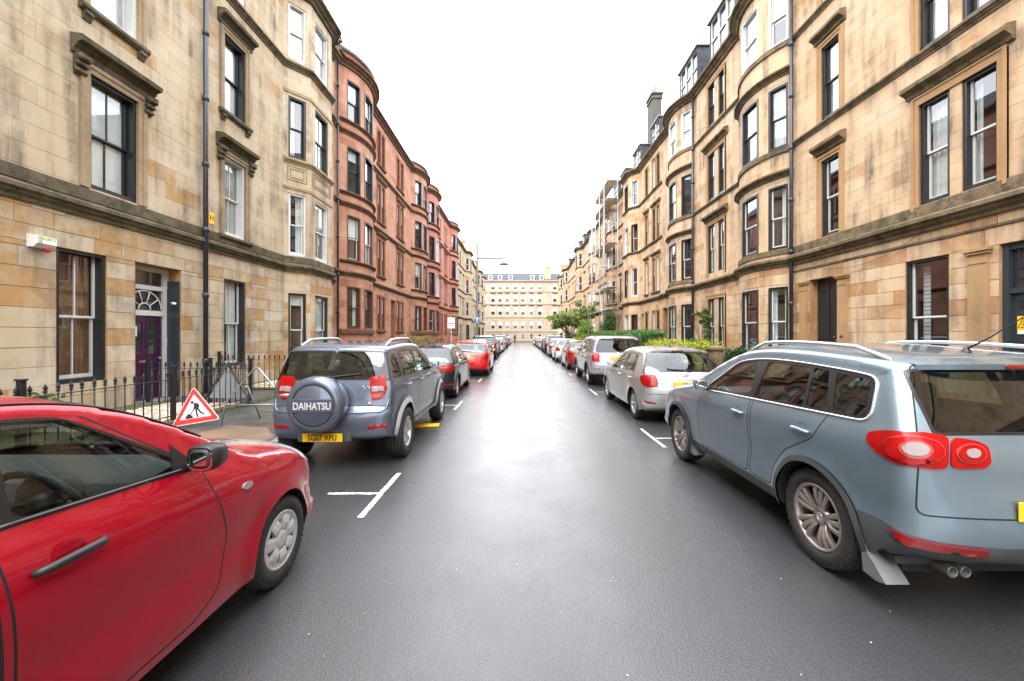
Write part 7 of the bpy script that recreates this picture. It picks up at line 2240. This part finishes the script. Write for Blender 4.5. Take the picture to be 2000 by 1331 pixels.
gp = thing('gatepost', 'square weathered stone gatepost in the golden privet', 'gatepost', (6.62, 13.45, .13))
m = MB(); m.cbox(-.19, .19, -.19, .19, 0, 1.14, .02); m.build('shaft', [M['buff_mould']], gp); m = MB(); m.cbox(-.24, .24, -.24, .24, 1.14, 1.24, .02); m.add([(-.2, -.2, 1.24), (.2, -.2, 1.24), (.2, .2, 1.24), (-.2, .2, 1.24), (0, 0, 1.33)], [(0, 1, 4), (1, 2, 4), (2, 3, 4), (3, 0, 4)]); m.build('cap', [M['buff_mould']], gp)
# the leafy end of the street behind the viewpoint, seen only in the car windows
C = [(x, y, z) for x, y, z in zip(nrg.uniform(-8, 8, 60), nrg.uniform(-33, -26, 60), nrg.uniform(2, 15, 60))]
far = leaves('far_off_trees', clumps(C, nrg.uniform(1.2, 2.4, 60), 60), .28, M['leaf_tree']); tag(far, kind='stuff')
# moss and grass strip at the garden edges
P = np.column_stack([nrg.uniform(-8.9, FX - .1, 2600), nrg.uniform(2.2, 9.4, 2600), np.full(2600, .185)]); P = P[(P[:, 0] < -8.2) | (nrg.random(len(P)) < .12)]
P2 = np.column_stack([FX + nrg.normal(.0, .10, 1500), nrg.uniform(6.5, 13.2, 1500), np.full(1500, .16)]); tag(leaves('grass_tufts', np.vstack([P, P2]), .035, M['leaf_mid'], None, .9, .2), kind='stuff')

# ------------------------------------------------------------------ road works sign, trestle, propped sign back
def tri_pts(s, r, cz=0):
    h = s * math.sqrt(3) / 2; P = [(-s / 2, 0), (s / 2, 0), (0, h)]
    return round_poly(P, r, 6)
rw = thing('roadworks_sign', 'red and white triangular road works sign with a digging figure, leaning', 'road sign', (-5.80, 7.15, .20), R(0))
SZ = .76
def flat(name, poly, y, mat, par, th=.004):
    m = MB(); m.prism([tuple(p) for p in poly], 'y', y - th, y); return m.build(name, [mat], par)
pan = flat('panel', tri_pts(SZ, .07), 0, M['white'], rw, .012)
ring_o = tri_pts(SZ * .955, .055) + np.array([0, .012]); ring_i = tri_pts(SZ * .66, .03) + np.array([0, .092])
m = MB(); n = len(ring_o); m.add([(p[0], -.0135, p[1]) for p in ring_o] + [(p[0], -.0135, p[1]) for p in ring_i], [(i, (i + 1) % n, n + (i + 1) % n, n + i) for i in range(n)]); m.build('red_border', [M['red_sign']], rw)
fig = MB(); y = -.0136; s = .0031
def fl(P, dy=0): fig.add([((px_ - 100) * s, y - dy, .10 + (152 - py_) * s) for px_, py_ in P], [tuple(range(len(P)))])
fl([(100 + 8 * math.cos(t) - 12, 62 + 9 * math.sin(t)) for t in np.linspace(0, 6.28, 14, endpoint=False)])
fl([(94, 68), (106, 66), (116, 76), (121, 92), (112, 108), (100, 104), (98, 86)], .0002)
fl([(106, 67), (117, 73), (124, 86), (118, 94), (113, 82)], .0004)
fl([(96, 74), (103, 80), (98, 104), (90, 116), (86, 113), (92, 100)], .0006)
fl([(101, 102), (111, 106), (110, 128), (116, 150), (108, 152), (102, 130)], .0008)
fl([(110, 104), (118, 100), (130, 122), (146, 136), (142, 142), (124, 130)], .0010)
fl([(84, 112), (88, 114), (74, 140), (70, 138)], .0012)
fl([(46, 152), (58, 130), (66, 124), (78, 132), (90, 152)], .0014)
fig.build('digging_figure', [M['black']], rw)
m = MB(); m.tube([(-.2, .012, .12), (-.2, .30, -.02)], .012, 6); m.tube([(.2, .012, .12), (.2, .30, -.02)], .012, 6); m.tube([(-.3, .012, .12), (.3, .012, .12)], .012, 6); m.build('stand', [M['steel']], rw)
rw.rotation_euler = (R(-9), R(-8), R(14))
tr = thing('trestle_frame', 'empty galvanised sign frame standing on the pavement', 'sign frame', (-4.90, 7.35, .13), R(4))
def tb(name, pts, r=.016, mat='steel', par=None): m = MB(); m.tube(pts, r, 8); m.build(name, [M[mat]], par or tr)
tb('front_frame', [(-.58, 0, 0), (-.52, .04, .42), (-.03, .08, 1.04), (.03, .08, 1.04), (.56, .04, .42), (.60, 0, 0)], .014)
tb('cross_bar', [(-.53, .04, .36), (.55, .04, .36)], .013)
tb('back_leg', [(-.20, .14, .70), (-.24, .62, 0)], .015); tb('back_leg', [(.42, .14, .60), (.46, .62, 0)], .015); tb('back_bar', [(-.23, .52, .16), (.45, .52, .16)], .012)
bs_ = thing('propped_sign_back', 'grey back of a triangular sign on dark legs behind the railing', 'road sign', (-6.70, 9.15, .16), R(6))
m = MB(); m.prism([tuple(p) for p in (tri_pts(.84, .08) + np.array([0, .18]))], 'y', 0, .012); m.build('panel', [M['grey_plastic']], bs_)
for f in (-1, 1):
    m = MB(); m.tube([(f * .50, -.10, 0), (f * .45, -.04, .2), (0, -.02, .98)], .02, 6); m.build('leg', [M['iron']], bs_)
yb = thing('yellow_board', 'yellow board lying flat on the road beneath the slate four wheel drive', 'board', (-1.84, 7.80, .012), R(8))
m = MB(); m.cbox(-.30, .26, -.13, .13, -.006, .012, .003); m.build('sheet', [M['yellow']], yb)

# ------------------------------------------------------------------ lamp post, sign posts
M['lamp_grey'] = simple('dark_grey_lamp_paint', (.07, .075, .08), .5)
lp = thing('lamp_post', 'very tall grey lamp post with long bracket arm over the road', 'lamp post', (-4.05, 38, .13))
m = MB(); m.tube([(0, 0, 0), (0, 0, 1.4), (0, 0, 1.45), (0, 0, 10.3)], [.15, .14, .11, .085], 12); m.lathe([(.09, 10.28), (.10, 10.34), (.0001, 10.42)], 'z', 12); m.build('pole', [M['lamp_grey']], lp)
m = MB(); m.tube([(0, 0, 8.95), (2.5, 0, 8.95), (2.55, 0, 8.9), (2.55, 0, 8.55)], .075, 8); m.build('arm', [M['lamp_grey']], lp)
m = MB(); m.cbox(2.15, 2.95, -.20, .20, 8.30, 8.52, .05); m.cbox(2.45, 2.65, -.07, .07, 8.5, 8.58, .02); m.build('lantern', [M['lamp_grey']], lp)
rs = thing('blue_road_sign', 'round blue sign with white arrow on the tall lamp post', 'road sign', (-4.05, 37.84, 3.2))
m = MB(); m.lathe([(.0001, 0), (.30, 0), (.30, .02), (.0001, .02)], 'y', 28); m.build('disc', [M['blue_sign']], rs)
m = MB(); m.prism([(-.04, -.20), (.04, -.20), (.04, .06), (.13, .06), (0, .22), (-.13, .06), (-.04, .06)], 'y', -.004, 0); m.build('arrow', [M['white']], rs)
m = MB(); m.lathe([(.27, -.002), (.30, -.002)], 'y', 28); m.build('rim_band', [M['white']], rs)
lb = thing('letting_board', 'white board on a post in the pinkish tenement garden', 'board', (-6.6, 38.4, .13))
m = MB(); m.cbox(-.035, .035, -.035, .035, 0, 2.5, .005); m.build('post', [M['white_wood']], lb)
m = MB(); m.cbox(-.36, .36, -.06, -.036, 2.3, 3.35, .004); m.build('panel', [M['white']], lb)
M['pink_print'] = simple('pink_print', (.55, .22, .25), .5)
m = MB(); m.box(-.30, .30, -.0625, -.0605, 2.72, 2.80); m.box(-.24, .24, -.0625, -.0605, 2.55, 2.59); m.build('print_band', [M['pink_print']], lb)
bp = thing('black_post', 'slim black lamp standard beside the clipped hedge', 'post', (4.75, 27.4, .13))
m = MB(); m.tube([(0, 0, 0), (0, 0, .9), (0, 0, .95), (0, 0, 3.6)], [.075, .07, .045, .04], 10); m.lathe([(.04, 3.6), (.06, 3.62), (.05, 3.68), (.0001, 3.7)], 'z', 10); m.build('pole', [M['iron']], bp)
wp = thing('small_sign', 'small white sign plate on a post under the spreading tree', 'road sign', (4.7, 46.5, .13))
m = MB(); m.tube([(0, 0, 0), (0, 0, 2.4)], .03, 8); m.build('post', [M['lead']], wp); m = MB(); m.cbox(-.2, .2, -.045, -.03, 1.9, 2.4, .004); m.build('plate', [M['white']], wp)
# cables slung across the right front
for lab, pts in (('thin black cable slung along the buff round bays', [(9.62, 14.3, 9.8), (9.1, 18.0, 11.4), (9.5, 21.0, 12.6), (9.66, 26, 14.9)]), ('thin black cable looping under the string course of the buff wall', [(9.66, 14.0, 4.15), (9.74, 12.4, 3.82), (9.74, 11.2, 3.75), (9.74, 9.9, 4.1), (9.66, 8.9, 4.75)])):
    c = thing('cable', lab, 'cable', pts[0]); m = MB(); q = chaikin([(a[1], a[2], a[0]) for a in pts], 3)
    m.tube([(p[2] - pts[0][0], p[0] - pts[0][1], p[1] - pts[0][2]) for p in q], .007, 5); m.build('wire', [M['black']], c)

# ------------------------------------------------------------------ scaffold
sc = thing('scaffold', 'tall tube scaffold with plank decks against the buff tenement', 'scaffolding', (9.0, 40, .13))
M['tube'] = simple('weathered_scaffold_tube', (.55, .55, .55), .45, metal=.5); M['plank'] = simple('scaffold_planks', (.50, .42, .32), .8, var=.3)
sx_, sy_ = (-.95, .35), (-2.0, .2, 2.4, 4.6)
for x in sx_:
    for y in sy_:
        m = MB(); m.tube([(x, y, 0), (x, y, 18.2 if y > -1 else 16.8 + x)], .03, 6); m.build('standard', [M['tube']], sc)
lev = (2.0, 4.1, 6.2, 8.3, 10.4, 12.5, 14.6, 16.3)
for z in lev:
    for x in sx_:
        for dz in (0, .95):
            m = MB(); m.tube([(x, -2.4, z + dz), (x, 5.0, z + dz)], .026, 6); m.build('ledger', [M['tube']], sc)
    for y in sy_:
        m = MB(); m.tube([(-1.15, y + .05, z - .03), (.5, y + .05, z - .03)], .026, 6); m.build('transom', [M['tube']], sc)
for z in (4.1, 6.2, 10.4, 14.6, 16.3):
    for k in range(4):
        m = MB(); x = -.72 + k * .25; m.box(x, x + .235, -2.3, 4.9, z + .03, z + .068); m.build('plank', [M['plank']], sc)
for a, b in (((-.95, -2, 2), (-.95, .2, 6.2)), ((-.95, .2, 6.2), (-.95, -2, 10.4)), ((-.95, 2.4, 10.4), (-.95, 4.6, 14.6))):
    m = MB(); m.tube([a, b], .026, 6); m.build('brace', [M['tube']], sc)

# ------------------------------------------------------------------ a walker at the far end
def person(label, x, y, h, rz):
    root = thing('person', label, 'person', (x, y, 0), rz); k = h / 1.75
    J = dict(pel=((0, 0, .93), .13), wst=((0, 0, 1.08), .125), chs=((0, .02, 1.30), .155), nck=((0, .01, 1.47), .06), hd0=((0, .02, 1.58), .085), hd1=((0, .03, 1.68), .09),
             hl=((-.10, 0, .88), .10), kl=((-.10, .14, .50), .062), al=((-.10, .06, .10), .045), fl=((-.10, .20, .04), .04), hr=((.10, 0, .88), .10), kr=((.10, -.02, .50), .062), ar=((.10, -.24, .14), .045), fr=((.10, -.13, .05), .04),
             sl=((-.19, .01, 1.40), .07), el=((-.26, -.06, 1.13), .048), wl=((-.25, .06, .88), .035), dl=((-.25, .10, .79), .04), sr=((.19, .01, 1.40), .07), er=((.26, .03, 1.13), .048), wr=((.25, .16, .92), .035), dr=((.25, .20, .84), .04))
    E = 'pel-wst wst-chs chs-nck nck-hd0 hd0-hd1 pel-hl hl-kl kl-al al-fl pel-hr hr-kr kr-ar ar-fr chs-sl sl-el el-wl wl-dl chs-sr sr-er er-wr wr-dr'.split()
    names = list(J); me = bpy.data.meshes.new('body'); me.from_pydata([tuple(c * k for c in J[n][0]) for n in names], [tuple(names.index(q) for q in e.split('-')) for e in E], [])
    o = link('body', me, root); sk = o.modifiers.new('skin', 'SKIN'); o.modifiers.new('sub', 'SUBSURF').levels = 1
    for i, n in enumerate(names): me.skin_vertices[0].data[i].radius = (J[n][1] * k, J[n][1] * k)
    me.skin_vertices[0].data[0].use_root = True
    dg = bpy.context.evaluated_depsgraph_get(); nm = bpy.data.meshes.new_from_object(o.evaluated_get(dg)); o.modifiers.clear(); o.data = nm; nm.materials.clear(); nm.materials.append(M['dark_cloth'])
    hm = MB(); hm.ball((0, .015 * k, 1.66 * k), .105 * k, 12, 0, 1.15); hm.build('hood', [M['dark_cloth']], root)
    fm = MB(); fm.ball((0, .10 * k, 1.63 * k), .05 * k, 10, 0, 1.3); fm.build('face', [M['skin']], root)
    return root
M['dark_cloth'] = simple('dark_coat_cloth', (.02, .02, .026), .9); M['skin'] = simple('skin', (.45, .27, .19), .6)
person('distant walker in dark hooded clothes on the left of the road', -1.0, 82, 1.8, R(170))
for o in bpy.data.objects:
    if '_w' in o: del o['_w']
